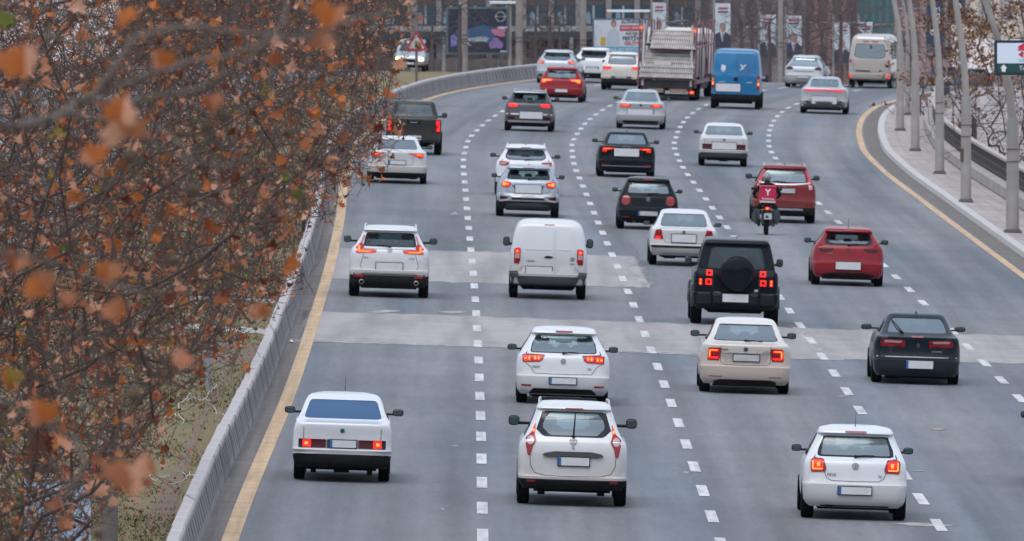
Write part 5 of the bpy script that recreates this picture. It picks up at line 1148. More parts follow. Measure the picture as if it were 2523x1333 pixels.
for sx in (-1, 1):
    b = MB(); b.tube([(sx*.30, 1.04, 1.02), (sx*.36, 1.06, 1.22)], .008, 5); b.ellipsoid((sx*.38, 1.05, 1.26), (.06, .02, .045), 10, 6); bp('mirror', b, M_BIKE)
    # wind skirt over the legs
    b = MB(); P = [(sx*.15, .62, .80), (sx*.30, .80, .78), (sx*.40, .88, .56), (sx*.40, .84, .42), (sx*.30, .72, .27), (sx*.22, .60, .30), (sx*.20, .55, .55)]
    Q = [(x*.97, y+.05, z) for x, y, z in P]
    b.poly(P); b.poly(Q[::-1])
    for i in range(len(P)): b.quad(P[i], P[(i+1) % len(P)], Q[(i+1) % len(P)], Q[i])
    bp('leg_cover', b, mat('leg_cover_cloth', (.045, .055, .06), .7, var=.3, vscale=8), False)
# box
b = MB(); b.box((0, -.08, 1.115), (.455, .40, .43), 0, 0, .02); o = bp('top_box', b, M_BOX, False)
b = MB(); b.box((0, -.08, 1.355), (.475, .42, .05), 0, 0, .02); k = b.build('lid', M_BOX, o); 
b = MB(); b.box((0, -.286, .935), (.44, .008, .055)); b.build('pale_band', M_BOXW, o)
text_part('lettering', 'Y', .24, mat('white_print', (.75, .72, .74), .5), o, (0, -.286, 1.19), bold=.006); text_part('lettering', 'Yemeksepeti', .066, MATS['white_print'], o, (0, -.286, 1.015), bold=.001)
b = MB(); b.box((0, -.05, .86), (.42, .40, .06), 0, 0, .02); bp('luggage_rack', b, M_BIKE, False)
# rider
M_JACK = mat('rider_jacket', (.009, .010, .012), .8, spec=.15); 
rd = thing('person', p, 'rider in black jacket, gloves and grey helmet bent over the delivery motorcycle', 'person', None, (0, R(1.8), -hd))
def skin_body(name, chain, rads, edges, m, parent, root=0, sub=2):
    me = bpy.data.meshes.new(name); me.from_pydata(chain, edges, []); o = bpy.data.objects.new(name, me); COL.objects.link(o)
    sk = o.modifiers.new('skin', 'SKIN'); sk.use_smooth_shade = True; sk.branch_smoothing = .6
    for i, v in enumerate(me.skin_vertices[0].data if me.skin_vertices else []): v.radius = rads[i]; v.use_root = (i == root)
    if not me.skin_vertices:
        pass
    sb = o.modifiers.new('sub', 'SUBSURF'); sb.levels = sub; sb.render_levels = sub
    dg = bpy.context.evaluated_depsgraph_get(); m2 = bpy.data.meshes.new_from_object(o.evaluated_get(dg)); m2.name = name
    bpy.data.objects.remove(o); m2.materials.clear(); m2.materials.append(m)
    o2 = bpy.data.objects.new(name, m2); COL.objects.link(o2); o2.parent = parent
    return o2
def body_mesh():
    V = [(0, .42, .90), (0, .50, 1.06), (0, .60, 1.26), (0, .66, 1.42), (0, .70, 1.50), (0, .73, 1.58)]; r = [(.16, .13), (.15, .12), (.19, .13), (.09, .09), (.065, .065), (.09, .10)]
    E = [(0, 1), (1, 2), (2, 3), (3, 4), (4, 5)]
    for sx in (-1, 1):
        n = len(V)
        V += [(sx*.20, .62, 1.36), (sx*.37, .76, 1.13), (sx*.335, 1.00, 1.06), (sx*.32, 1.06, 1.045)]; r += [(.075, .075), (.055, .055), (.042, .042), (.035, .042)]
        E += [(2, n), (n, n+1), (n+1, n+2), (n+2, n+3)]
        for q in range(4):
            V += [(sx*(.29+.021*q), 1.10, 1.05), (sx*(.29+.021*q), 1.115-.003*abs(q-1.5), 1.015)]; r += [(.011, .011), (.010, .010)]; m_ = len(V)-2; E += [(n+3, m_), (m_, m_+1)]
        V.append((sx*.275, 1.06, 1.01)); r.append((.012, .012)); E.append((n+3, len(V)-1))
        n = len(V)
        V += [(sx*.12, .44, .84), (sx*.26, .86, .74), (sx*.22, .66, .36), (sx*.20, .60, .27), (sx*.20, .76, .25)]; r += [(.11, .10), (.075, .075), (.05, .05), (.05, .05), (.045, .04)]
        E += [(0, n), (n, n+1), (n+1, n+2), (n+2, n+3), (n+3, n+4)]
    return V, r, E
V, r_, E = body_mesh()
me = bpy.data.meshes.new('body_base'); me.from_pydata(V, E, []); o = bpy.data.objects.new('body_base', me); COL.objects.link(o)
mod = o.modifiers.new('skin', 'SKIN'); mod.use_smooth_shade = True
sub = o.modifiers.new('sub', 'SUBSURF'); sub.levels = 1; sub.render_levels = 1
if not me.skin_vertices:
    bm = bmesh.new(); bm.from_mesh(me); bm.verts.layers.skin.verify(); bm.to_mesh(me); bm.free()
for i, v in enumerate(me.skin_vertices[0].data): v.radius = r_[i]; v.use_root = (i == 0)
dg = bpy.context.evaluated_depsgraph_get(); m2 = bpy.data.meshes.new_from_object(o.evaluated_get(dg)); m2.name = 'body'; bpy.data.objects.remove(o)
m2.materials.clear(); m2.materials.append(M_JACK); o2 = bpy.data.objects.new('body', m2); COL.objects.link(o2); o2.parent = rd
b = MB(); b.ellipsoid((-.01, .72, 1.60), (.125, .15, .135), 18, 12); o = b.build('helmet', mat('helmet_grey', (.20, .225, .24), .3, coat=.4), rd, True)
b = MB(); b.ellipsoid((-.01, .80, 1.59), (.10, .075, .05), 14, 8); b.build('visor', M_GLOSSBLACK, o, True)

# ------------------------------------------------------------------ car transporter
p = gp(1641, 247); hd = heading(p.y+6)
tk = thing('car_transporter', p, 'empty red-framed car transporter truck with raised ribbed grey loading ramps', 'truck', None, (0, R(1.8), -hd - R(1.0)))
M_TRED = mat('truck_red', (.20, .035, .055), .6, var=.6, var2=(.16, .13, .14), vscale=5); M_RAMP = mat('ramp_zinc', (.60, .58, .57), .6, .1, var=.35, var2=(.36, .32, .30), vscale=2.2); M_TDRK = mat('truck_dark', (.03, .03, .035), .7)
M_RAMPG = mat('ramp_gap', (.15, .145, .15), .8)
def tp(name, b, m, sm=False): return b.build(name, m, tk, sm)
for sx in (-1, 1):
    for y, x, w in ((0, 1.20, .085), (3.0, 1.22, .06), (6.5, 1.22, .06), (9.5, 1.22, .06)):
        b = MB(); b.box((sx*x, y+.1, 1.95), (w, .14, 2.8), 0, 0, .01); b.box((sx*(x-.10), y+.15, 1.95), (.05, .06, 2.7)); tp('upright', b, M_TRED)
    b = MB(); b.box((sx*1.22, 5, .80), (.10, 10.2, .16)); b.tube([(sx*1.22, .2, 2.2), (sx*1.22, 10, 2.35)], .05, 6); b.tube([(sx*1.24, 3.2, 3.1), (sx*1.24, 6.4, 1.0)], .03, 6); tp('side_frame', b, M_TRED)
    b = MB(); b.box((sx*1.02, .05, 1.9), (.10, .10, 2.6)); b.tube([(sx*1.0, .3, .6), (sx*1.0, 2.6, 3.0)], .05, 8); tp('hydraulic_ram', b, M_RAMP)
    b = MB(); b.box((sx*1.14, -.03, 3.02 if sx < 0 else 2.95), (.13, .05, .10), 0, 0, .01); b2 = MB(); b2.box((sx*1.14, -.06, 3.02 if sx < 0 else 2.95), (.07, .02, .05)); o = tp('marker_light', b, M_LIT); b2.build('lamp_core', M_HOT, o)
    b = MB(); b.box((sx*1.08, -.06, .36), (.18, .06, .12), 0, 0, .01); o = tp('tail_light', b, M_LIT); b2 = MB(); b2.box((sx*1.08, -.10, .36), (.10, .02, .06)); b2.build('lamp_core', M_HOT, o)
def ramp(x0, x1, z0, z1, y0, y1, name='ramp'):
    b = MB(); n = int((x1-x0)/.09)
    b.quad((x0, y0+.03, z0), (x1, y0+.03, z0), (x1, y1+.03, z1), (x0, y1+.03, z1), 1)
    for i in range(n):
        a = x0+(x1-x0)*(i+.0)/n; c = x0+(x1-x0)*(i+.55)/n
        b.quad((a, y0, z0), (c, y0, z0), (c+.04, y1, z1), (a+.04, y1, z1), 0); b.quad((c, y0, z0), (c, y0+.03, z0), (c+.04, y1+.03, z1), (c+.04, y1, z1), 0)
    for f in (0, .5, 1):
        z = z0+(z1-z0)*f; y = y0+(y1-y0)*f; b.box(((x0+x1)/2, y-.02, z), (x1-x0+.06, .05, .05), 0)
    return b.build(name, [M_RAMP, M_RAMPG], tk)
ramp(-.72, 1.16, 2.20, 2.58, -.05, .35); ramp(-.70, 1.14, 2.58, 2.92, .36, .7)
ramp(-.96, 1.14, 1.44, 1.78, -.02, .15); ramp(-.90, 1.12, 1.78, 2.06, .16, .5); ramp(-1.14, 1.12, .98, 1.40, -.25, -.06)
b = MB(); b.box((.2, .30, 2.12), (1.9, .12, .10)); b.box((0, -.06, .92), (2.48, .14, .10)); tp('cross_beam', b, M_TRED)
b = MB(); b.box((-.6, .1, .66), (.95, .05, .36)); b.box((.62, .1, .66), (.95, .05, .36)); b.box((0, 5, .55), (2.0, 9.6, .30)); tp('chassis', b, M_GREYPL)
b = MB(); b.box((0, .05, .68), (.34, .08, .34)); tp('winch_housing', b, M_TDRK)
b = MB(); b.box((-.45, -.04, .40), (.66, .05, .17)); b.box((.50, -.04, .40), (.72, .05, .17)); tp('reflector_board', b, mat('board_tan', (.32, .22, .17), .6, var=.3))
b = MB(); b.box((-.2, -.02, 1.56), (.75, .05, .17)); tp('number_board', b, mat('board_pale', (.52, .50, .46), .6))
b = MB(); b.box((0, .6, .22), (2.3, .1, .1)); b.box((0, 5.0, 2.32), (2.0, 9.0, .08)); b.box((0, 5, 3.25), (.3, 9, .05)); tp('deck', b, M_GREYPL)
b = MB(); b.box((0, 10.9, 1.7), (2.3, 2.0, 2.4), 0, 0, .2, .92); tp('cab', b, mat('cab_white', (.55, .54, .55), .4))
for y in (1.4, 2.7, 9.9):
    for sx in (-1, 1):
        b = MB(); b.lathe([(.25, -.16), (.46, -.17), (.49, -.12), (.49, .12), (.46, .17), (.25, .16)], (sx*1.02, 0, 0), 'x', 24); w_ = b.build('wheel', M_TYRE, tk, True); w_.location = (0, y, .49)
        b = MB(); b.lathe([(.02, sx*.05), (.25, sx*.10), (.27, -sx*.1)], (sx*1.02, 0, 0), 'x', 16); b.build('rim', M_RIM, w_, True)

# ------------------------------------------------------------------ oncoming vans on the other carriageway
def oncoming(px, py, label, headlamp=True, D=None):
    kk = [(.30, .10, .80, 4.6, .16), (.40, .0, .88, 4.75, .18), (.60, -.02, .90, 4.8, .18), (.80, .03, .90, 4.8, .18), (1.00, .30, .89, 4.8, .2), (1.05, .75, .86, 4.8, .16), (1.10, .85, .85, 4.75, .14), (1.62, 1.45, .74, 4.6, .12), (1.70, 1.55, .70, 4.55, .14), (1.78, 1.75, .60, 4.4, .16), (1.80, 2.1, .45, 4.2, .16)]
    q = gp(px, py) if D is None else Vector(((px-1261.5)/FPX*D, D, zg((px-1261.5)/FPX*D, D)))
    sp = dict(name='oncoming_van', cat='van', label=label, dim=(4.8, 1.82, 1.8), keys=kk, px=(px, py), paint=P_SILVER, zwin=(1.10, 1.62), win=[(-.66, 1.12), (.66, 1.12), (.58, 1.58), (-.58, 1.58)], tr=.32, ro=.85, wb=2.9, interior=False, my=.9, mirror=(1.02, 1.16, .18, .2), dark_z=.36, side=(1.12, 1.6, 1.6, 4.2),
      parts=[('headlight', M_LPNK if not headlamp else M_HEAD, .012, [box2(.54, .82, .62, .78)]), ('grille', M_BLACK, .012, [box2(-.42, .42, .50, .70)], False)], plate=(-.26, .26, .40, .51), hd=0.06)
    r, s2, f2 = make_car(sp); r.location = q; r.scale = (.80, .80, .80); return r
oncoming(1010, 172, 'white van coming towards the camera with glowing headlights behind the triangular road sign', True, 652)
oncoming(600, 548, 'white van on the far carriageway glimpsed between plane tree twigs left of the bus shelter', False, 430).location.x = X1(430)-14.5

# ------------------------------------------------------------------ lamp posts on the right pavement
M_POST = mat('post_paint', (.33, .315, .30), .6, var=.22, var2=(.24, .225, .21), vscale=1.4); M_POSTF = mat('post_foot', (.09, .085, .085), .8)
posts = [((2218, 322), (2202, 0), 1.0, 'pale grey lamp post, fifth from the front, where the pavement bends'), ((2255, 372), (2240, 0), 1.0, 'grey lamp post, fourth from the front of the pavement row'),
         ((2315, 428), (2297, 0), 1.0, 'grey lamp post, third from the front of the pavement row'), ((2380, 498), (2354, 0), 1.05, 'grey lamp post, second from the front, a small dark box on its shaft'),
         ((2495, 573), (2428, 0), 1.2, 'grey lamp post nearest the camera, its upper shaft curving left above the blue-white sign'), ((2236, 283), (2224, 0), .7, 'thin pale lamp post, furthest of the pavement row')]
for (bx, by), (tx, ty), f, lab in posts:
    q = gp(bx, by, .15); s_ = FPX/q.y; D = q.y
    t = at(tx, ty, D) - q
    root = thing('lamp_post', q, lab, 'lamp post', 'lamp posts along the right pavement')
    b = MB(); b.tube([(0, 0, 0), (0, 0, 3.2)], [.155*f, .14*f], 12); b.build('lower_shaft', M_POST, root, True)
    b = MB(); b.box((0, 0, .02), (.42*f, .42*f, .05), 0, 0, .01); b.tube([(0, 0, .04), (0, 0, .10)], [.21*f, .18*f], 12); b.build('foot', M_POSTF, root)
    b = MB(); k = t.x/ (t.z-3.15)
    pts = [(0, 0, 3.15), (t.x*.10, 0, 3.15+(t.z-3.15)*.22), (t.x*.45, 0, 3.15+(t.z-3.15)*.6), (t.x, 0, t.z), (t.x*1.75, 0, t.z+1.3), (t.x*1.9-.6, 0, t.z+2.2), (t.x*1.9-1.8, 0, t.z+2.7)]
    b.tube(pts, [.105*f, .10*f, .095*f, .085*f, .07*f, .06*f, .05*f], 10); b.tube([(0, 0, 3.12), (0, 0, 3.22)], [.145*f, .12*f], 12); b.build('upper_shaft', M_POST, root, True)
    b = MB(); e = pts[-1]; b.box((e[0]-.3, 0, e[2]), (.7, .28, .12), 0, 0, .04); b.build('lamp_head', M_GREYPL, root)
    if 'small dark box' in lab:
        b = MB(); b.box((-.13, -.10, 1.45), (.10, .10, .40), 0, 0, .01); b.build('control_box', mat('rust_box', (.10, .06, .045), .8), root)
    if by > 400:
        b = MB()
        for z in (2.0, 2.35): b.tube([(0, 0, z), (0, 0, z+.02)], .165*f, 12)
        b.build('strap', M_POSTF, root)
for (x0, y0, x1, y1, D0, D1, cl_) in ((2378, 271, 2560, 268, 441, 445, 'upper thin cable leading right from the lamp post with the small dark box'), (2378, 300, 2560, 302, 441, 445, 'lower thin cable leading right from the lamp post with the small dark box'), (2490, 342, 2600, 345, 407, 409, 'upper thin cable at the right edge from the nearest lamp post'), (2490, 376, 2600, 373, 407, 409, 'lower thin cable at the right edge from the nearest lamp post'), (2318, 213, 2385, 208, 480, 441, 'thin cable between the second and third lamp posts from the front'), (2218, 107, 2320, 120, 551, 480, 'thin cable from the fifth lamp post towards the third')):
    b = MB(); a, c = at(x0, y0, D0), at(x1, y1, D1); pts = [a.lerp(c, i/8) + Vector((0, 0, -.05*math.sin(math.pi*i/8))) for i in range(9)]
    b.tube(pts, .012, 5); o = b.build('cable', M_POSTF); tag(o, cl_, 'cable', 'cables between the lamp posts')

# ------------------------------------------------------------------ car-brand sign on the right
q = at(2488, 142, 400)
D = 400; s_ = FPX/D
sg = thing('illuminated_sign', Vector((at(2560, 142, D).x, D, -5)), 'white and dark green roadside sign with a red S emblem and an arrow', 'sign')
def W2(px, py, dy=0): v = at(px, py, D); return (v.x - sg.location.x, dy, v.z + 5)
x0, z1 = W2(2450, 99)[0], W2(2450, 99)[2]; x1, z0 = W2(2640, 185)[0], W2(2640, 185)[2]
b = MB(); b.box(((x0+x1)/2, .12, (z0+z1)/2), (x1-x0, .22, z1-z0), 0, 0, .03); b.build('frame', mat('sign_frame', (.008, .03, .045), .4), sg)
xa, za = W2(2457, 106)[0], W2(2457, 106)[2]; xb, zm = W2(2634, 156)[0], W2(2634, 156)[2]; zb = W2(2634, 180)[2]
b = MB(); b.box(((xa+xb)/2, -.005, (za+zm)/2), (xb-xa, .02, za-zm)); b.build('white_panel', mat('sign_white', (.55, .62, .72), .4, emit=(.6, .7, .85), es=.12), sg)
b = MB(); b.box(((xa+xb)/2, -.005, (zb+zm)/2-.005), (xb-xa, .02, zm-zb-.01)); gpn = b.build('green_panel', mat('sign_green', (.010, .055, .055), .4), sg)
b = MB(); cx, cz = W2(2473, 168)[0], W2(2473, 168)[2]; b.poly([(cx-.055, -.02, cz-.10), (cx+.055, -.02, cz-.10), (cx+.055, -.02, cz+.0), (cx+.10, -.02, cz+.0), (cx, -.02, cz+.11), (cx-.10, -.02, cz+.0), (cx-.055, -.02, cz+.0)]); b.build('arrow', MATS['white_print'], sg)
c = W2(2529, 168, -.02); text_part('lettering', 'Tunalı', .17, MATS['white_print'], sg, c)
b = MB(); cx, cz = W2(2522, 125)[0], W2(2522, 125)[2]; u = .21
S1 = [(0, 1), (.62, .62), (.62, .42), (.1, .42), (.95, -.05), (.95, -.3), (.45, -.60), (-.05, -.32), (.1, -.2), (.35, -.15), (-.62, .42), (-.62, .62)]
b.poly([(cx+x*u, -.022, cz+z*u) for x, z in [(0, 1), (.75, .5), (.0, .5), (.0, .4), (.9, -.12), (.9, -.32), (.45, -.58), (0, -.3), (.25, -.15), (-.75, .40), (-.75, .55)]])
b.poly([(cx-x*u, -.022, cz-z*u) for x, z in [(0, 1), (.75, .5), (.3, .25), (-.05, .42), (.2, .1), (.9, -.12), (.55, -.3), (.1, .1)]])
b.build('emblem', mat('emblem_red', (.55, .01, .05), .4), sg)
c = W2(2524, 149, -.02); text_part('lettering', 'SUZUKI', .10, mat('emblem_blue', (.03, .28, .45), .4), sg, c)
b = MB(); b.tube([(W2(2600, 100)[0], .15, 0), (W2(2600, 100)[0], .15, z1+.05)], .09, 10); b.poly([(x0+.3, .1, z1+.03), (x1, .1, z1+.03), (x1, .1, z1+.22)]); b.build('pole', M_POSTF, sg, True)

# ------------------------------------------------------------------ bend: warning triangle, billboards, banners
def board(name, px0, px1, py0, py1, D, label, cat, fm, th=.12, legs=2, group=None, frame=.06):
    a = at(px0, py1, D); c = at(px1, py0, D)
    root = thing(name, Vector(((a.x+c.x)/2, D, a.z-1.4)), label, cat, group)
    w = c.x-a.x; h = c.z-a.z
    b = MB(); b.box((0, th/2+.01, 1.4+h/2), (w+2*frame, th, h+2*frame), 0, 0, .02); b.build('frame', fm, root)
    for i in range(legs):
        x = (i-(legs-1)/2)*w*.7; b = MB(); b.box((x, th+.05, .2), (.10, .08, 2.4)); b.build('leg', fm, root)
    def to(px, py): v = at(px, py, D); return (v.x-root.location.x, v.z-root.location.z)
    return root, w, h, to
def rect(root, name, x0, x1, z0, z1, m, y=-.01, th=.01):
    b = MB(); b.box(((x0+x1)/2, y, (z0+z1)/2), (abs(x1-x0), th, abs(z1-z0))); return b.build(name, m, root)
def polyp(root, name, pts, m, y=-.02):
    b = MB(); b.poly([(x, y, z) for x, z in pts]); return b.build(name, m, root)
M_NAVY = mat('poster_navy', (.018, .028, .055), .4); M_PW = mat('poster_white', (.55, .60, .66), .5, var=.08, vscale=2); M_FRM = mat('board_frame', (.10, .13, .15), .5)
root, w, h, to = board('billboard', 1102, 1250, 20, 131, 672, 'dark car advertisement billboard with a silver ring emblem, behind the median verge', 'billboard', M_FRM)
rect(root, 'poster', -w/2+.04, w/2-.04, 1.44, 1.36+h, M_NAVY, 0)
def blob(name, cx, cy, rx, ry, m, y):
    x, z = to(cx, cy); s2 = 672/FPX; b = MB(); n = 14; pts = []
    for i in range(n):
        a = 2*math.pi*i/n; rr = 1+.18*math.sin(3*a+cx)+.1*math.sin(5*a); pts.append((x+rx*s2*rr*math.cos(a), y, z+ry*s2*rr*math.sin(a)))
    b.poly(pts); return b.build(name, m, root)
blob('printed_glow', 1180, 85, 52, 22, mat('p_blue', (.03, .09, .20), .5), -.014); blob('printed_car_bonnet', 1180, 98, 26, 8, mat('p_pale', (.32, .38, .42), .4), -.018); blob('printed_car_grille', 1180, 108, 22, 6, mat('p_dark', (.02, .03, .04), .4), -.020)
blob('printed_street_light', 1230, 78, 18, 12, mat('p_rose', (.42, .15, .24), .5), -.016); blob('printed_street_light', 1222, 108, 17, 13, mat('p_violet', (.25, .15, .38), .5), -.017); blob('printed_street_light', 1120, 100, 11, 14, mat('p_lilac', (.18, .20, .50), .5), -.016); blob('printed_street_light', 1238, 68, 12, 3, mat('p_ice', (.5, .5, .6), .5), -.02); blob('printed_reflection', 1150, 108, 24, 4, MATS['p_pale'], -.016)
x, z = to(1233, 41); b = MB(); rr = .24
for i in range(24):
    a0, a1 = 2*math.pi*i/24, 2*math.pi*(i+1)/24; b.quad(*[(x+q*math.cos(a), -.022, z+q*math.sin(a)) for a, q in ((a0, rr), (a1, rr), (a1, rr*.84), (a0, rr*.84))])
b.quad((x-rr*1.1, -.024, z-.03), (x+rr*1.1, -.024, z-.03), (x+rr*1.1, -.024, z+.03), (x-rr*1.1, -.024, z+.03)); b.build('ring_emblem', M_SILV, root)
text_part('lettering', 'NISSAN', .075, M_NAVY, root, (x, -.030, z), bold=.003)
rect(root, 'printed_caption', *[to(1232, 0)[0], to(1248, 0)[0]], to(0, 128)[1], to(0, 125)[1], M_PW, -.018)
x, z = to(1256, 0); b = MB(); b.tube([(x, .2, -.6), (x, .2, z+.0)], .08, 10); b.build('lamp_pole', M_POST, root, True)
b = MB(); x0, z0 = to(1206, 6); x1, _ = to(1272, 6); b.box(((x0+x1)/2, .1, z0), (x1-x0, .25, .13), 0, 0, .04); b.build('light_bar', mat('bar_white', (.72, .74, .78), .4), root)

root, w, h, to = board('billboard', 1462, 1600, 48, 133, 676, 'white, red and blue festival billboard standing behind the left side of the car transporter', 'billboard', M_FRM)
rect(root, 'poster', -w/2+.03, w/2-.03, 1.43, 1.37+h, M_PW, 0)
rect(root, 'blue_band', to(1463, 0)[0], to(1599, 0)[0], to(0, 131)[1], to(0, 115)[1], mat('p_sky', (.08, .32, .50), .5), -.012)
rect(root, 'red_band', to(1527, 0)[0], to(1580, 0)[0], to(0, 76)[1], to(0, 62)[1], mat('p_red', (.45, .05, .09), .5), -.012)
rect(root, 'yellow_square', to(1480, 0)[0], to(1492, 0)[0], to(0, 112)[1], to(0, 92)[1], mat('p_yellow', (.50, .34, .05), .5), -.012)
M_SKIN = mat('p_skin', (.45, .24, .20), .6); M_SUIT = mat('p_suit', (.035, .045, .075), .6); M_HAIR = mat('p_hair', (.10, .08, .08), .7)
x, z = to(1512, 58); s2 = 676/FPX
blob2 = lambda r0, nm, x, z, rx, rz, m, y: polyp(r0, nm, [(x+rx*math.cos(a), z+rz*math.sin(a)) for a in np.linspace(0, 2*math.pi, 15)[:-1]], m, y)
polyp(root, 'printed_figure', [(x-.32, z-1.05), (x+.26, z-1.05), (x+.28, z-.5), (x+.12, z-.25), (x-.12, z-.25), (x-.30, z-.5)], mat('p_shirt', (.42, .48, .56), .5), -.014)
blob2(root, 'printed_hair', x, z-.01, .13, .17, M_HAIR, -.016); blob2(root, 'printed_face', x, z-.05, .10, .13, M_SKIN, -.018)
for (t, px, py, sz, m) in (("ALTINPARK'A", 1562, 54, .20, M_NAVY), ('SANAT, YEMEK', 1554, 69, .14, M_PW), ('KÜLTÜR VE', 1562, 83, .15, M_NAVY), ('FESTİVAL', 1562, 95, .26, M_NAVY), ('GELİYOR', 1562, 107, .22, MATS['p_red']), ('ANKARA BU FESTİVAL', 1531, 123, .22, M_PW)):
    x, z = to(px, py); text_part('lettering', t, sz, m, root, (x, -.022, z), bold=.004)
b = MB(); x0, z0 = to(1495, 27); x1, _ = to(1602, 27); b.box(((x0+x1)/2, .1, z0), (x1-x0, .25, .12), 0, 0, .04); b.build('light_bar', MATS['bar_white'], root)
b = MB(); x, z = to(1594, 27); b.box((x, .2, z/2), (.12, .12, z)); b.build('lamp_pole', M_POST, root)

def banner(px0, px1, py0, py1, D, label, flip=1):
    a = at(px0, py1, D); c = at(px1, py0, D); w = c.x-a.x; h = c.z-a.z
    zb = zg(a.x, D)
    root = thing('street_banner', Vector(((a.x+c.x)/2, D, zb)), label, 'banner', 'street banners with a portrait')
    z0 = a.z-zb; z1 = c.z-zb
    b = MB(); b.tube([(-w/2-.05, .05, 0), (-w/2-.05, .05, z1+.4)], .05, 8); b.build('pole', M_POST, root, True)
    rect(root, 'cloth', -w/2, w/2, z0, z1, M_PW, 0, .02)
    zs = z0+h*.33
    polyp(root, 'printed_suit', [(-w/2, z0), (w/2, z0), (w/2, zs-.12), (w*.22, zs+.04), (-.02, zs+.02), (-w*.22, zs+.06), (-w/2, zs-.05)], M_SUIT, -.014)
    polyp(root, 'printed_shirt', [(-.02, zs-.42), (.08, zs+.0), (.05, zs+.10), (-.10, zs+.10), (-.12, zs+.0)], M_PW, -.018)
    polyp(root, 'printed_tie', [(0, zs-.46), (.035, zs-.1), (0, zs+.04), (-.035, zs-.05)], mat('p_tie', (.25, .12, .25), .5), -.020)
    blob2(root, 'printed_hair', -.01, zs+.30, .15, .19, mat('p_greyhair', (.20, .19, .20), .7), -.016); blob2(root, 'printed_face', 0, zs+.24, .125, .18, M_SKIN, -.018)
    rect(root, 'printed_red_line', -w*.32, w*.30, z0+h*.86, z0+h*.885, MATS['p_red'], -.014); rect(root, 'printed_red_line', -w*.30, w*.33, z0+h*.89, z0+h*.91, MATS['p_red'], -.014); rect(root, 'printed_dark_line', -w*.32, w*.32, z0+h*.79, z0+h*.825, M_NAVY, -.014); rect(root, 'printed_dark_line', -w*.2, w*.25, z0+h*.74, z0+h*.755, mat('p_greyline', (.2, .25, .3), .5), -.014)
banner(1762, 1800, 8, 118, 668, 'tall white banner printed with a man in a suit, directly above the blue delivery van')
banner(1873, 1912, 36, 140, 674, 'white portrait banner half screened by a bare tree, just right of the blue delivery van')
banner(1938, 1975, 38, 142, 672, 'clear white portrait banner directly above the silver-grey hatchback')
banner(2056, 2094, 56, 156, 672, 'white portrait banner behind branches, left of the beige minibus')
banner(2118, 2150, 54, 150, 684, 'white banner showing only its lettered top above the beige minibus')
banner(1608, 1641, 6, 110, 690, 'white portrait banner behind the car transporter, its face just above the ramps')

# warning triangle on the median near the bend
M_SRED = mat('sign_red', (.38, .04, .06), .5); M_SWH = mat('sign_face', (.55, .52, .50), .5, var=.15, vscale=3); M_SBL = mat('sign_black', (.02, .02, .025), .5)
def triangle_sign(px, pyc, size, D, label, board_below=None):
    c = at(px, pyc, D); zb = zg(c.x, D); root = thing('warning_sign', Vector((c.x, D, zb)), label, 'road sign'); z = c.z-zb; r = size/math.sqrt(3)
    def tri(rr, y, m, nm, th=.01):
        P = rpoly([(rr*math.cos(a), rr*math.sin(a)) for a in (math.pi/2, math.pi*7/6, math.pi*11/6)], .05, 4)
        b = MB(); b.poly([(x, y, z+q-.0) for x, q in P]); b.poly([(x, y+th, z+q) for x, q in P[::-1]])
        for i in range(len(P)): (x0, q0), (x1, q1) = P[i], P[(i+1) % len(P)]; b.quad((x0, y, z+q0), (x1, y, z+q1), (x1, y+th, z+q1), (x0, y+th, z+q0))
        return b.build(nm, m, root)
    tri(r, 0, M_SRED, 'red_border'); tri(r*.66, -.006, M_SWH, 'white_face', .004)
    P = [(-.06, -.17), (.10, -.17), (.06, -.02), (.01, .06), (.005, .16), (-.04, .16), (-.05, .02)]
    b = MB(); b.poly([(x*size, -.010, z+q*size) for x, q in P]); b.build('black_symbol', M_SBL, root)
    b = MB(); b.tube([(0, .08, 0), (0, .08, z+r*.4)], .055 if D > 300 else .13, 10); b.build('post', mat('sign_post', (.16, .14, .13), .8, var=.3), root, True)
    return root, z
triangle_sign(1026, 108, 1.02, 600, 'red-bordered warning triangle on a post beside the barrier, in front of the oncoming van')
root, z = triangle_sign(268, 1138, .60, 205, 'red-bordered warning triangle on a brown post at the lower left, behind plane tree leaves')
M_NOTE = mat('pale_blue_board', (.42, .52, .68), .5, var=.2, vscale=4)
a = at(60, 1340, 206.0); c = at(224, 1178, 206.0)
bd_ = thing('sign_board', Vector(((a.x+c.x)/2, 206, zg(a.x, 206))), 'pale blue board with dark strokes at the lower left corner, behind plane tree twigs', 'sign'); w = c.x-a.x; zt = c.z-bd_.location.z
rect(bd_, 'panel', -w/2, w/2, zt-1.25, zt, M_NOTE, 0, .03)
for x, zz, l, an in ((.02, .28, .30, .5), (.20, .34, .26, -.9), (.28, .62, .3, -.4), (-.2, .3, .25, 1.2), (.1, .75, .35, .3), (-.25, .7, .3, .2), (.18, .5, .16, 1.3)):
    b = MB(); dx, dz = l/2*math.cos(an), l/2*math.sin(an); nx, nz = -.022*math.sin(an), .022*math.cos(an)
    b.quad((x-dx-nx, -.018, zt-zz-dz-nz), (x+dx-nx, -.018, zt-zz+dz-nz), (x+dx+nx, -.018, zt-zz+dz+nz), (x-dx+nx, -.018, zt-zz-dz+nz)); b.build('dark_stroke', M_NAVY, bd_)
for sx in (-1, 1):
    b = MB(); b.box((sx*w*.4, .06, (zt)/2), (.06, .06, zt)); b.build('leg', M_POSTF, bd_)

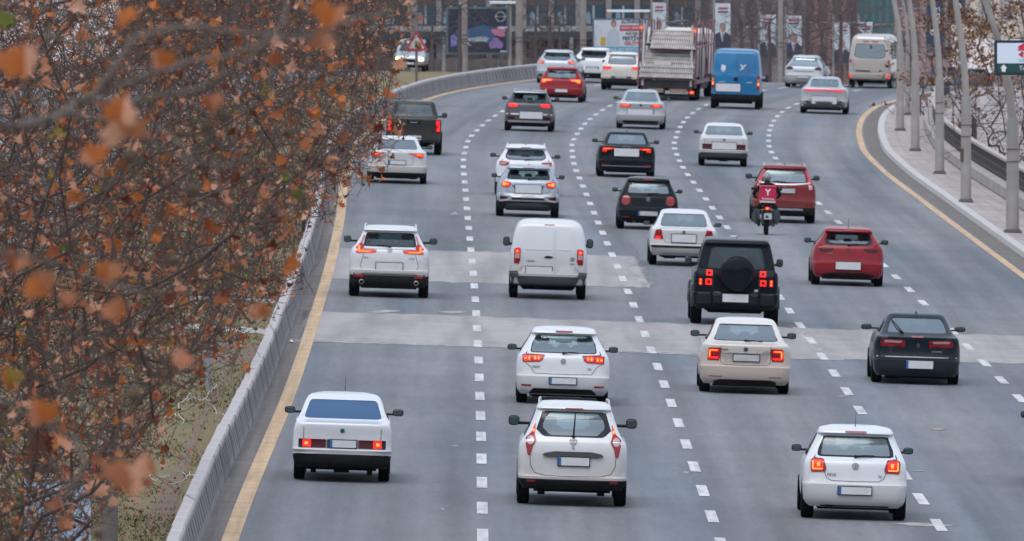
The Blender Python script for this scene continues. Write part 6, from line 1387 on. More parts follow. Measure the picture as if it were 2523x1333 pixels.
# ---- things on the median
q = gp(513, 964); root = thing('metal_pole', q, 'slim silver pole with a teal band standing on the grass verge', 'pole')
b = MB(); b.tube([(0, 0, 0), (0, 0, 3.9)], .055, 10); b.build('shaft', mat('pole_grey', (.30, .32, .34), .5, .3), root, True)
b = MB(); b.tube([(0, 0, 1.45), (0, 0, 1.75)], .062, 10); b.build('teal_band', mat('teal', (.02, .16, .20), .5), root, True)
q = gp(616, 704); root = thing('metal_pole', q, 'short grey post on the grass between the plane tree twigs', 'pole')
b = MB(); b.tube([(0, 0, 0), (0, 0, .75)], .07, 10); b.build('shaft', MATS['pole_grey'], root, True)
# bus shelter like panel and dark post near the barrier far side
q = gp(705, 590); root = thing('bus_shelter', q, 'small pale-panelled shelter with a dark post beside the barrier, behind twigs', 'shelter')
b = MB(); b.box((-.1, .3, .75), (.85, .05, 1.1)); b.build('panel', mat('shelter_panel', (.30, .30, .28), .5), root)
b = MB(); b.box((-.1, .3, 1.36), (1.0, .9, .05)); b.build('roof', mat('shelter_roof', (.5, .5, .5), .5), root)
for x in (-.5, .46):
    b = MB(); b.box((x, .3, .7), (.10, .10, 1.4)); b.build('post', M_SBL, root)
# pale stone edging that crosses the median
M_STONE = mat('pale_stone', (.44, .42, .40), .8, var=.3, vscale=2)
structure(pixpoly('median_path', [(420, 728), (560, 733), (690, 738), (690, 748), (560, 743), (420, 738)], .012, M_STONE)); structure(pixpoly('median_path', [(400, 797), (520, 803), (660, 812), (660, 824), (520, 815), (400, 808)], .012, M_STONE, .3))
structure(pixpoly('bare_earth', [(330, 1340), (480, 1050), (600, 830), (612, 832), (500, 1050), (400, 1333)], .008, M_SOIL, 1.2))
structure(pixpoly('bare_earth', [(500, 860), (560, 845), (652, 850), (610, 900), (560, 905), (480, 900)], .008, M_SOIL, 1.2))
# litter: thin plastic tape tangles
random.seed(11)
for (x, y, lab) in ((520, 1000, 'tangle of pale plastic tape lying on the grass near the barrier'), (440, 1020, 'straight pale strips of plastic tape on the grass, left of the tape tangle'), (440, 1170, 'crumpled pale wrapper on the grass at the lower left')):
    b = MB(); q = gp(x, y)
    for k in range(3):
        a = random.uniform(0, 6); pts = []
        P = Vector((random.uniform(-.15, .15), random.uniform(-1, 1), .03)); 
        for i in range(9):
            a += random.uniform(-.7, .7); P = P + Vector((math.cos(a)*.06, math.sin(a)*.9, 0)); P.z = .03+random.uniform(0, .06); pts.append(P.copy())
        b.tube(pts, .006, 4)
    o = b.build('plastic_tape', mat('litter_white', (.6, .62, .64), .5)); o.location = q; tag(o, lab, 'litter')
for (x, y, s2, lab) in ((718, 845, .06, 'small white litter scrap lying on the asphalt beside the barrier foot'),):
    b = MB(); b.ellipsoid((0, 0, .03), (s2, s2*2, .04), 7, 4, 0, lambda p: [p[0]*(1+.3*math.sin(5*p[1])), p[1], p[2]*(1+.4*math.sin(7*p[0]))]); o = b.build('litter_scrap', MATS['litter_white'] if s2 > .05 else M_BLACK); o.location = gp(x, y); tag(o, lab, 'litter')

# ------------------------------------------------------------------ buildings beyond the bend
M_BR = mat('shop_brown', (.105, .09, .088), .8, var=.25, vscale=.8); M_PIL = mat('pilaster_grey', (.24, .235, .24), .8, var=.2, vscale=.8); M_DT = mat('canopy_dark', (.015, .035, .045), .5); M_LED = mat('ledge_pale', (.34, .35, .36), .8, var=.15, vscale=1)
M_WINB = mat('shop_window', (.035, .075, .105), .12, spec=.8); M_WOOD = mat('shutter_wood', (.12, .10, .095), .85, var=.35, vscale=2)
D = 712; sp_ = thing('shop_building', Vector((0, D, -2)), 'grey-brown shop building with blue glazed bays, dark canopy and wooden shutters behind the billboards', 'building')
def X_(px): return (px-1261.5)/FPX*D
def Z_(py): return at(1261, py, D).z + 2
rect(sp_, 'wall', X_(700), X_(1745), -1.5, 9, M_BR, .4, .5)
rect(sp_, 'roof', X_(690), X_(1755), 9.0, 9.2, M_PIL, 1.4, 3.2)
rect(sp_, 'canopy', X_(720), X_(1740), Z_(98), Z_(78), M_DT, -.3, .9)
rect(sp_, 'ledge', X_(715), X_(1742), Z_(77), Z_(64), M_LED, -.2, .8)
for i, px in enumerate((760, 845, 925, 1012, 1082, 1137, 1205, 1290, 1358, 1425, 1500, 1570, 1640, 1720)):
    rect(sp_, 'pilaster', X_(px-7), X_(px+7), -1.0, 8.5, M_PIL, .08, .25)
for px in (800, 885, 968, 1048, 1110, 1170, 1248, 1324, 1392, 1462, 1535, 1605, 1680):
    w_ = rect(sp_, 'window', X_(px-24), X_(px+24), Z_(62), Z_(12), M_WINB, .10, .06)
    rect(w_, 'frame', X_(px-2), X_(px+3), Z_(60), Z_(14), M_LED, .05, .03)
    polyp(w_, 'bright_display', [(X_(px-18), Z_(60)), (X_(px-6), Z_(60)), (X_(px-6), Z_(36)), (X_(px-12), Z_(28)), (X_(px-18), Z_(34))], mat('display_blue', (.16, .26, .34), .4), .04)
    rect(sp_, 'shutter', X_(px-22), X_(px+22), -1.0, Z_(102), M_WOOD, .10, .06)
    rect(sp_, 'window', X_(px-22), X_(px+22), Z_(-40), Z_(-5), M_WINB, .10, .06)
def plain_building(name, px0, px1, h, D, wm, label, wcol=M_WINB, cols=6, rows=5, zb=-5, fl=3.0, dep=10):
    a = (px0-1261.5)/FPX*D; c = (px1-1261.5)/FPX*D
    r = thing(name, Vector(((a+c)/2, D, zb)), label, 'building'); w = c-a
    b = MB(); b.box((0, dep/2, h/2), (w, dep, h)); b.build('wall', wm, r); b = MB(); b.box((0, dep/2, h+.15), (w+.4, dep+.4, .3)); b.build('roof', M_PIL, r)
    for i in range(cols):
        for j in range(rows):
            x = -w/2+(i+.5)*w/cols; z = 1.0+j*fl+fl*.25
            o = rect(r, 'window', x-w/cols*.30, x+w/cols*.30, z, z+fl*.5, wcol, -.02, .05); rect(o, 'sill', x-w/cols*.34, x+w/cols*.34, z-.12, z-.02, M_LED, -.08, .15)
    return r
M_PINK = mat('pink_render', (.42, .26, .245), .85, var=.15, vscale=.4); M_CREAM = mat('cream_render', (.52, .46, .38), .85, var=.15, vscale=.4); M_TEAL = mat('teal_glass', (.10, .19, .20), .25, var=.3, vscale=.8); M_GRB = mat('grey_render', (.17, .155, .16), .85, var=.25, vscale=.5)
plain_building('apartment_building', 1975, 2112, 14, 860, M_PINK, 'pink rendered apartment building above the portrait banners, behind bare trees', mat('dull_window', (.16, .12, .13), .3), 4, 4)
plain_building('office_tower', 2116, 2204, 22, 850, M_TEAL, 'narrow teal glass tower behind the beige minibus', mat('teal_pane', (.05, .13, .16), .15), 5, 7)
plain_building('apartment_building', 1640, 1985, 13, 840, M_GRB, 'grey-brown building mostly hidden by bare trees behind the blue van', mat('dull_window2', (.07, .07, .085), .3), 9, 4)
plain_building('apartment_building', 2204, 2345, 12, 930, M_PINK, 'dull pink building between the lamp posts on the right', mat('dull_window', (.1, .1, .1), .3), 4, 4)
plain_building('apartment_building', 2345, 2720, 16, 1120, M_CREAM, 'cream building behind brown-leaved branches at the upper right', mat('cream_window', (.30, .30, .30), .3), 7, 5)
plain_building('apartment_building', 300, 700, 13, 860, M_GRB, 'grey building far behind the plane trees on the left', MATS['dull_window2'], 8, 4)
# low wall of rough stone along the verge
rw = thing('stone_wall', Vector((-2, 690, -1.5)), 'low rough grey-brown stone wall below the car billboard', 'wall')
b = MB()
for i in range(36):
    x0 = -10+i*.36; hh = 1.62+random.uniform(-.05, .05)
    b.box((x0+.17, random.uniform(0, .05), hh/2), (.37, .4, hh))
b.build('stones', mat('rough_stone', (.135, .12, .115), .9, var=.45, vscale=3, bump=.5, bscale=6), rw)
# pale concrete poles
for px, by, D, lab, r0 in ((1145, 172, 668, 'pale concrete pole in front of the dark car billboard', .15), (1279, 168, 670, 'pale concrete pole right of the dark car billboard', .17), (1437, 170, 672, 'pale concrete pole left of the festival billboard', .16), (1923, 204, 662, 'pale concrete pole between two portrait banners', .13), (1094, 170, 680, 'short pale post left of the car billboard', .10), (1408, 168, 684, 'short pale post above the white cars on the bend', .12), (1020, 172, 676, 'pale mottled pole behind the warning triangle', .18)):
    x = (px-1261.5)/FPX*D; q = Vector((x, D, zg(x, D))); h = 7 if 'short' not in lab else at(px, 92, D).z - q.z
    root = thing('concrete_pole', q, lab, 'pole'); b = MB(); b.tube([(0, 0, 0), (0, 0, h*.5), (0, 0, h)], [r0, r0*.9, r0*.75], 10); b.build('shaft', mat('pole_concrete', (.30, .27, .255), .85, var=.3, vscale=2), root, True)
    b = MB()
    for z in (1.7, 1.9): b.tube([(0, 0, z), (0, 0, z+.04)], r0+.008, 10)
    b.build('strap', M_POSTF, root)
# blue vertical banners upper right
for px0, px1, py0, py1, D, lab in ((2284, 2326, 3, 108, 700, 'tall dark blue banner with white vertical lettering between two lamp posts'), (2336, 2378, 0, 56, 705, 'smaller dark blue banner with a white mark, right of the tall lettered one')):
    a = at(px0, py1, D); c = at(px1, py0, D); w = c.x-a.x
    root = thing('blue_banner', Vector(((a.x+c.x)/2, D, -5)), lab, 'banner'); z0, z1 = a.z+5, c.z+5
    rect(root, 'cloth', -w/2, w/2, z0, z1+1.5, mat('banner_blue', (.012, .045, .105), .5), 0, .02)
    b = MB(); b.tube([(-w/2-.08, 0, 0), (-w/2-.08, 0, z1+2.0)], .06, 8); b.build('pole', M_POST, root, True)
    if py1 > 100: text_part('lettering', 'aria', .62, MATS['white_print'], root, (.12, -.02, z0+1.35), rot=(R(90), R(90), 0)); blob2(root, 'white_emblem', -.12, z0+.62, .16, .2, MATS['white_print'], -.015)
    else: blob2(root, 'white_mark', .05, z0+.75, .2, .25, MATS['white_print'], -.015)
# cars on the lower street
for px, D, lab, m in ((2405, 884, 'dark car with a pale roof on the lower street, seen between lamp posts', P_GREY), (2330, 892, 'reddish car on the lower street, mostly behind a lamp post', P_RED2)):
    x = (px-1261.5)/FPX*D
    sp = dict(name='parked_car', cat='car', group='cars on the lower street', label=lab, dim=(4.2, 1.78, 1.5), keys=keys_hatch(4.2, 1.78, 1.5, .58, 1.0, .18, .55, .62), px=(1400, 400), paint=m, zwin=(1.0, 1.37), win=[(-.60, 1.02), (.60, 1.02), (.55, 1.35), (-.55, 1.35)], tr=.31, ro=.8, wb=2.55, interior=False, parts=[('tail_light', M_LRED, .012, [box2(.50, .80, .80, .95)], True, .02, (('lamp_element', M_LIT, .016, [box2(.55, .75, .82, .92)]),))], hd=0, cowl=1.2)
    r, _, _ = make_car(sp); r.location = (x, D, -4.98); r.rotation_euler = (0, 0, .3)
# ------------------------------------------------------------------ trees: skeletons grown through sampled crown points
rng = np.random.default_rng(7)
M_BARK = mat('plane_bark', (.095, .066, .053), .9, var=.45, vscale=2.5)
M_BARKF = mat('grey_bark', (.125, .095, .095), .9, var=.4, vscale=1.2)
def leafmat(name, c):
    m = mat(name, c, .75, var=.30, vscale=9, spec=.2)
    nt = m.node_tree; b = nt.nodes['Principled BSDF']; out = [n for n in nt.nodes if n.type == 'OUTPUT_MATERIAL'][0]
    t = nt.nodes.new('ShaderNodeBsdfTranslucent'); t.inputs[0].default_value = (min(1, c[0]*1.3), c[1]*1.1, c[2]*.7, 1); mx = nt.nodes.new('ShaderNodeMixShader'); mx.inputs[0].default_value = .3
    nt.links.new(b.outputs[0], mx.inputs[1]); nt.links.new(t.outputs[0], mx.inputs[2]); nt.links.new(mx.outputs[0], out.inputs[0]); return m
LEAFM = [leafmat('leaf_rust', (.32, .102, .045)), leafmat('leaf_orange', (.48, .16, .05)), leafmat('leaf_tan', (.48, .215, .130)), leafmat('leaf_pale', (.66, .37, .27)), leafmat('leaf_dark', (.13, .040, .025)), leafmat('leaf_yellow', (.26, .19, .04)), leafmat('leaf_green', (.13, .15, .03))]
LP = np.array([.31, .15, .26, .12, .15, .007, .003])
M_BALL = mat('seed_ball', (.11, .075, .05), .95, bump=.8, bscale=60)
def grow(roots, targets, step=.35, alpha=.30, sag=.0, seed=1):
    """roots: list of points (first = base of the tree). returns nodes, parent, tip flags"""
    rs = np.random.default_rng(seed)
    cap = len(roots) + len(targets)*12 + 100
    N = np.zeros((cap, 3)); par = np.full(cap, -1); pl = np.zeros(cap); n = 0
    for i, r in enumerate(roots): N[n] = r; par[n] = n-1 if n else -1; pl[n] = 0; n += 1
    c0 = np.array(roots[-1]); T = np.array(targets); T = T[np.argsort(np.linalg.norm(T-c0, axis=1)*(1+.12*rs.standard_normal(len(T))))]
    tips = []
    nr = len(roots); lo = max(0, nr-3)
    for t in T:
        d = np.linalg.norm(N[lo:n]-t, axis=1)
        # branches grow outwards: penalise very long path and tiny hops
        j = lo+int(np.argmin(d+alpha*pl[lo:n]*.35 + (d < .10)*.3))
        dd = np.linalg.norm(t-N[j])
        k = max(1, min(9, int(dd/step)))
        a = N[j]; v = t-a
        pdir = (N[j]-N[par[j]]) if par[j] >= 0 else np.array([0, 0, 1.0]); pdir = pdir/(np.linalg.norm(pdir)+1e-6)*dd*.35
        prev = j
        wob = rs.standard_normal(3)*dd*.045
        for q in range(1, k+1):
            f = q/k
            p = a+v*f+pdir*(f*(1-f)**2)*1.6+wob*math.sin(math.pi*f)+rs.standard_normal(3)*.012*(q < k)
            N[n] = p; par[n] = prev; pl[n] = pl[prev]+np.linalg.norm(N[n]-N[prev]); prev = n; n += 1
        tips.append(prev)
    return N[:n], par[:n], tips
def radii(N, par, tips, rt=.0036, ex=3.2, rmax=.3):
    n = len(N); acc = np.zeros(n); has = np.zeros(n, bool)
    for i in range(n-1, -1, -1):
        if acc[i] == 0: acc[i] = rt**ex
        if par[i] >= 0: acc[par[i]] += acc[i]
    return np.minimum(acc**(1/ex), rmax)
def tube_mesh(name, N, par, rad, m, parent, origin, sides=4, big=8, skip=0):
    V = []; F = []
    P = N-np.array(origin)
    for i in range(len(N)):
        if par[i] < 0: continue
        a, b = P[par[i]], P[i]; d = b-a; l = np.linalg.norm(d)
        if l < 1e-4: continue
        d = d/l; u = np.cross(d, [0, 0, 1.0]) if abs(d[2]) < .9 else np.cross(d, [0, 1.0, 0]); u /= np.linalg.norm(u); w = np.cross(d, u)
        k = big if rad[i] > .03 else (sides if rad[i] > .008 else 3)
        ra = min(rad[par[i]], rad[i]*1.25); rb = rad[i]; base = len(V)
        cs = [(math.cos(2*math.pi*q/k), math.sin(2*math.pi*q/k)) for q in range(k)]
        a2 = a-d*ra*.4
        for c, s in cs: V.append(tuple(a2+(u*c+w*s)*ra))
        for c, s in cs: V.append(tuple(b+(u*c+w*s)*rb))
        for q in range(k): F.append((base+q, base+(q+1) % k, base+k+(q+1) % k, base+k+q))
    me = bpy.data.meshes.new(name); me.from_pydata(V, [], F); me.materials.append(m); me.shade_smooth()
    o = bpy.data.objects.new(name, me); COL.objects.link(o)
    if parent: o.parent = parent
    return o
LEAF2D = [(0, -.62), (.10, -.30), (.42, -.50), (.50, -.26), (.86, -.18), (.60, .06), (.88, .38), (.45, .34), (.34, .62), (.15, .58), (0, 1.0)]
def leaf_geo(V, F, MI, p, size, rot, fold, curl, mi, mi2=None):
    mi2 = mi if mi2 is None else mi2  # second half's tone: pale underside, and fold shading put into the colour
    base = len(V); pts = []
    for sx in (-1, 1):
        for x, y in LEAF2D: pts.append((sx*x, y))
    R3 = rot
    def put(x, y):
        z = abs(x)*fold-curl*(y*y)-.25*curl*x*x*x*x
        v = R3 @ np.array([x*size*.5, (y-.9)*size*.5, z*size*.5]); return tuple(p+v)
    c0 = len(V); V.append(put(0, -.2)); c1 = len(V); V.append(put(0, .35))
    for s in (-1, 1):
        idx = []
        for x, y in LEAF2D: idx.append(len(V)); V.append(put(s*x, y))
        for a in range(len(idx)-1):
            c = c0 if a < 5 else c1
            F.append((idx[a], idx[a+1], c) if s > 0 else (idx[a+1], idx[a], c)); MI.append(mi if s > 0 else mi2)
        F.append((idx[5], c0, c1) if s < 0 else (idx[5], c1, c0)); MI.append(mi if s > 0 else mi2)
    # stalk
    b2 = len(V); st = R3 @ np.array([0, -1.3*size*.5, 0])
    q = p + R3 @ np.array([0, -1.5*size*.5, 0])
def rmat(rs, hang=.5):
    a = rs.uniform(0, 2*math.pi); b = rs.normal(0, .6)+math.pi*(.5+.5*hang); c = rs.normal(0, .5)
    return np.array(Matrix.Rotation(a, 3, 'Z') @ Matrix.Rotation(b, 3, 'X') @ Matrix.Rotation(c, 3, 'Y'))
def leaves(name, pts, sizes, parent, origin, seed, probs=LP, hang=.5, mats=None):
    mats = mats or LEAFM
    rs = np.random.default_rng(seed); V, F, MI = [], [], []; o0 = np.array(origin)
    for p, s in zip(pts, sizes):
        leaf_geo(V, F, MI, np.array(p)-o0, s, rmat(rs, hang), rs.uniform(.3, 1.7), rs.uniform(-.3, 1.0), (m1 := int(rs.choice(len(LEAFM), p=probs))), (3 if m1 == 2 else 2) if m1 < 3 and rs.uniform() < .4 else m1)
    me = bpy.data.meshes.new(name); me.from_pydata(V, [], F)
    for m in mats: me.materials.append(m)
    me.polygons.foreach_set('material_index', MI); me.update()
    o = bpy.data.objects.new(name, me); COL.objects.link(o)
    if parent: o.parent = parent
    return o
def balls(pts, parent, origin, seed):
    rs = np.random.default_rng(seed); b = MB()
    for p in pts:
        q = Vector(p)-Vector(origin); n = rs.integers(1, 4); L = rs.uniform(.05, .10)
        for k in range(n):
            e = q+Vector((rs.normal(0, .015), rs.normal(0, .015), -L*(k+1))); b.tube([q, e], .0022, 3, 1); b.ellipsoid(e, (.0185, .0185, .0185), 7, 5, 0)
    return b.build('seed_clumps', [M_BALL, M_BARK], parent, False, clean=False)

XB = pchip([-300, 0, 100, 200, 260, 340, 400, 450, 520, 600, 680, 760, 850, 950, 1050, 1150, 1250, 1333, 1500], [1070, 1050, 1045, 1000, 1015, 1000, 960, 900, 840, 765, 775, 700, 600, 520, 440, 375, 300, 235, 100])
def plane_tree(D, off, zt, n, nl, nb, label, lsz, seed, ymax=1420, ymin=-120, dep=5.0, xr=6.5, zmin=2.7, extra=160, xshift=0, leafp=LP, dens=1.0, xlo=-260, yleaf=None):
    rs = np.random.default_rng(seed)
    X = X1(D)+off; z0 = zg(X, D); base = Vector((X, D, z0))
    root = thing('plane_tree', base, label, 'tree', 'plane trees along the median')
    T = []
    guard = 0
    while len(T) < n and guard < n*60:
        guard += 1
        py = rs.uniform(ymin, ymax); xb = XB(py)+xshift
        px = rs.uniform(xlo, xb+25)
        edge = (xb-px)/(110 if D > 200 else 170)
        if rs.uniform() > min(1, .12+edge): continue
        d = D+rs.uniform(-dep, dep); v = at(px, py, d)
        if v.z < zmin or v.z > 12 or abs(v.x-X) > xr: continue
        # gaps: clumped density
        nn = noise.noise(Vector((v.x*.8, v.y*.35, v.z*.8))+Vector((seed*3.1, 0, 0)))
        if nn < -.12 and rs.uniform() < .8*dens: continue
        T.append((v.x, v.y, v.z))
    for _ in range(extra):                          # the rest of the crown, outside the view
        a = rs.uniform(0, 2*math.pi); ph = rs.uniform(-.4, 1.3); r = rs.uniform(.5, 1)
        v = (X+math.cos(a)*math.cos(ph)*5.5*r, D+math.sin(a)*math.cos(ph)*5.5*r, 6.5+math.sin(ph)*4.2*r)
        if v[2] > zmin+1 and v[0] < X+1.0: T.append(v)
    roots = [(X, D, z0), (X+.03, D, z0+zt*.33), (X-.02, D+.03, z0+zt*.66), (X+.05, D, z0+zt), (X+.1, D-.1, z0+zt*1.25)]
    N, par, tips = grow(roots, T, seed=seed)
    # short side twigs near every branch end
    n0 = len(N); src = np.concatenate([np.array(tips), rs.choice(np.arange(8, n0), len(tips)//2)]); E = []; EP = []
    for i in src:
        d = rs.normal(0, 1, 3); d[2] += .35; d /= np.linalg.norm(d); l = rs.uniform(.12, .42); m1 = N[i]+d*l*.5+rs.normal(0, .02, 3); E.append(m1); EP.append(i); E.append(m1+d*l*.5+rs.normal(0, .04, 3)+[0, 0, .03]); EP.append(n0+len(E)-2)
    rad = radii(N, par, tips); N = np.vstack([N, np.array(E)]); par = np.concatenate([par, np.array(EP)]); rad = np.concatenate([rad, np.full(len(E), .0030)])
    rad[:4] = np.maximum(rad[:4], [.24, .20, .18, .16])
    tr_n = 4
    t = tube_mesh('trunk', N[:tr_n], par[:tr_n], rad[:tr_n], M_BARK, root, base, 10, 12)
    par2 = par.copy()
    par2[:tr_n] = -1
    cr = tube_mesh('branches', N, par2, rad, M_BARK, root, base)
    # leaves and seed balls at twig ends
    tip = np.array(tips); cand = tip[rs.permutation(len(tip))]
    L = []; S_ = []
    tries = 0
    while len(L) < nl and tries < nl*20:
        i = cand[tries % len(cand)]; tries += 1
        p = N[i]+rs.normal(0, .05, 3); s = (p[1]); px = 1261.5+p[0]/p[1]*FPX
        L.append(p); S_.append(lsz*(.42+rs.gamma(1.2, .38)))
    leaves('foliage', L, S_, root, base, seed+50, leafp)
    if nb: balls([N[i] for i in rs.choice(tip, nb)], root, base, seed+90)
    return root
LPY = np.array([.30, .17, .24, .10, .14, .035, .015])
LPW = np.array([.34, .12, .28, .10, .16, .0, .0])
plane_tree(108, -5.6, 3.4, 1300, 1200, 80, 'nearest large plane tree on the median, its orange and yellowish leaves at the lower left', .095, 21, dep=4.5, leafp=LPY, ymin=-100)
plane_tree(140, -6.4, 3.4, 2600, 2800, 150, 'second plane tree of the median row, twigs dotted with hanging seed balls', .085, 22, dep=6, leafp=LPY)
plane_tree(178, -6.8, 3.2, 3000, 3500, 110, 'third plane tree of the median row, brown leaves reaching over the yellow line', .085, 23, dep=7, ymax=1150)
plane_tree(222, -7.0, 3.2, 3000, 3800, 60, 'fourth plane tree of the median row, behind the seed-ball twigs', .085, 24, dep=8, ymax=950)
plane_tree(275, -7.2, 3.0, 2600, 4000, 0, 'fifth plane tree of the median row, its crown touching the upper left of the road', .09, 25, dep=9, ymax=760, zmin=2.4, leafp=LPW, xshift=-5)
plane_tree(340, -7.4, 3.0, 1800, 2500, 0, 'sixth plane tree of the median row, left of the dark grey pickup', .10, 26, dep=10, ymax=560, zmin=2.2, leafp=LPW, xshift=-20)
plane_tree(420, -7.4, 2.6, 1200, 1500, 0, 'seventh plane tree of the median row, far off behind the pickup', .11, 27, dep=12, ymax=400, zmin=1.8, leafp=LPW, xshift=-35)
plane_tree(510, -7.4, 2.4, 800, 600, 0, 'furthest plane tree of the median row, just left of the warning triangle', .11, 28, dep=12, ymax=300, zmin=1.6, leafp=LPW, xshift=-60)
# reaching twigs over the carriageway at middle height
def reach(root_i, D, pts, label=None):
    pass

# ---- nearest branches, far out of focus: a tree standing left of the view
def near_tree():
    D = 46.0; base = Vector((-4.2, D, 0)); root = thing('plane_tree', base, 'blurred foreground plane tree branches with a few large orange leaves across the left side', 'tree', 'plane trees along the median')
    rs = np.random.default_rng(3)
    NN = [(-4.2, D, 0), (-4.15, D, 3), (-4.0, D, 6), (-3.8, D, 8.2), (-3.6, D, 8.9)]; PP = [-1, 0, 1, 2, 3]; RR = [.26, .22, .19, .15, .12]
    def limb(j, pts, r0, r1):
        prev = j; P = [Vector(p) for p in pts]; dense = []
        for a, c in zip(P[:-1], P[1:]):
            k = max(2, int((c-a).length/.12))
            for q in range(k): dense.append(a.lerp(c, q/k)+Vector(rs.normal(0, .006, 3)))
        dense.append(P[-1]); idx = []
        for i, q in enumerate(dense):
            NN.append(tuple(q)); PP.append(prev); RR.append((r0+(r1-r0)*i/len(dense))*.72); prev = len(NN)-1; idx.append(prev)
        return idx
    W_ = lambda x, y, d=0: at(x, y, D+d)
    limbs = []
    for pts, r0, r1 in (([(-300, 380), (0, 305), (110, 292), (230, 240), (400, 170), (560, 130), (700, 100), (850, 60), (960, 20)], .022, .007),
                        ([(110, 292), (240, 288), (340, 330), (430, 385), (560, 408), (640, 390)], .014, .005),
                        ([(-300, 520), (0, 320), (130, 300), (200, 245), (330, 250), (500, 215), (600, 160), (690, 60), (720, -60)], .024, .009),
                        ([(230, 240), (330, 90), (480, 60), (600, 75), (720, 95), (840, 95)], .013, .006),
                        ([(-300, 560), (-100, 600), (100, 640), (230, 690), (350, 720), (470, 722)], .016, .005),
                        ([(-200, 1500), (0, 1350), (120, 1250), (210, 1150), (300, 1060), (360, 1010)], .018, .004),
                        ([(210, 1150), (180, 1080), (60, 1010), (-80, 960)], .012, .008),
                        ([(-200, -60), (20, 10), (110, 70), (200, 120), (330, 180), (380, 300), (470, 390)], .012, .005),
                        ([(400, 170), (440, 300), (520, 390), (560, 500)], .008, .004), ([(300, 1060), (270, 1090), (330, 1150)], .004, .003)):
        P = [W_(x, y, rs.uniform(-.4, .4)) for x, y in pts]
        limbs.append(limb(4, [(-3.6, D, 8.9)]+P if pts[0][0] < -150 else P, r0, r1))
        if pts[0][0] >= -150: PP[limbs[-1][0]] = limbs[-1][0]-1 if False else -1
    N = np.array(NN); par = np.array(PP); rad = np.array(RR)
    p2 = par.copy(); tube_mesh('trunk', N[:5], par[:5], rad[:5], M_BARK, root, base, 10, 12)
    p2[:5] = -1; tube_mesh('branches', N, p2, rad, mat('pale_bark', (.155, .125, .105), .9, var=.4, vscale=4), root, base, 6, 8)
    L = []; 
    data = [(60, 165, .20, 3), (300, 310, .20, 2), (300, 280, .15, 3), (295, 40, .11, 3), (822, 40, .16, 1), (790, 92, .12, 1), (395, 152, .11, 1), (228, 392, .13, 1), (330, 1165, .22, 2), (370, 1150, .13, 2), (95, 695, .15, 1), (42, 640, .12, 0), (298, 765, .12, 1),
            (98, 1022, .14, 1), (265, 665, .12, 1), (520, 250, .10, 0), (640, 770, .09, 0), (20, 930, .10, 5), (180, 745, .09, 0), (440, 885, .10, 2)]
    V, F, MI = [], [], []
    for x, y, s, mi in data:
        p = W_(x, y, rs.uniform(-.5, .5)); R_ = np.array(Matrix.Rotation(rs.uniform(-.6, .6), 3, 'Z') @ Matrix.Rotation(math.pi/2+rs.uniform(-.5, .4), 3, 'X') @ Matrix.Rotation(rs.uniform(-.7, .7)+math.pi*rs.integers(0, 2), 3, 'Z'))
        c = R_ @ np.array([0, -.45*s, 0]); leaf_geo(V, F, MI, np.array(p)-c-np.array(base), s, R_, rs.uniform(.7, 1.5), rs.uniform(.1, .7), mi, {1: 2, 3: 1, 2: 3, 0: 2, 5: 1}[mi])
    me = bpy.data.meshes.new('foliage'); me.from_pydata(V, [], F)
    for m in LEAFM: me.materials.append(m)
    me.polygons.foreach_set('material_index', MI); o = bpy.data.objects.new('foliage', me); COL.objects.link(o); o.parent = root
    b = MB()
    for x, y, r in ((478, 466, .022), (262, 202, .021), (320, 385, .022), (510, 310, .022), (555, 285, .018), (332, 975, .026), (428, 640, .02), (240, 1315, .02)):
        q = W_(x, y)-base; b.tube([q+Vector((.01, 0, .14)), q], .003, 4, 1); b.ellipsoid(q, (r, r, r), 12, 8)
    b.build('seed_clumps', [M_BALL, M_BARK], root, True, clean=False)
near_tree()

# ---- bare trees beyond the bend
def bare_tree(h, w, n, seed, zc=1.0, rt=.0055):
    rs = np.random.default_rng(seed); T = []
    while len(T) < n:
        z = rs.uniform(zc, h); f = (z-zc)/(h-zc); r = w*(math.sin(math.pi*min(1, .25+f*.75))**.6)*rs.uniform(.1, 1)**.6; a = rs.uniform(0, 2*math.pi)
        T.append((r*math.cos(a), r*math.sin(a), z))
    roots = [(0, 0, -1.5), (.03, 0, 0), (-.02, .02, .8), (.04, 0, 1.5), (.02, .03, 2.3), (0, 0, 3.2)]
    N, par, tips = grow(roots, T, step=.45, seed=seed)
    rad = radii(N, par, tips, rt, 2.9); rad[:6] = np.maximum(rad[:6], [.15, .13, .11, .10, .085, .07])
    return N, par, rad, tips
protos = []
for s, (h, w, n) in enumerate(((5.2, 2.3, 900), (5.8, 2.7, 1000), (5.0, 2.1, 850))):
    N, par, rad, tips = bare_tree(h, w, n, 40+s)
    protos.append((N, par, rad))
pr = {}
BT = [(870, 690, 0, 1.0), (940, 676, 1, 1.0), (1066, 684, 2, .9), (1133, 664, 0, 1.0), (1355, 676, 1, .95), (1378, 690, 2, .9), (1240, 700, 0, 1), (1690, 690, 1, 1.0), (1718, 676, 0, .9), (1826, 674, 2, 1.0), (1852, 668, 0, .95), (1895, 664, 1, .9), (1990, 668, 2, 1.0), (2026, 690, 1, 1.0),
      (2072, 664, 0, 1.0), (2100, 680, 1, 1.0), (1950, 700, 1, 1.1), (1790, 705, 2, 1.1), (2240, 690, 0, 1), (1655, 705, 0, 1.1), (1320, 705, 2, 1), (780, 665, 1, 1)]
names = ['bare tree by the shop, %s', ]
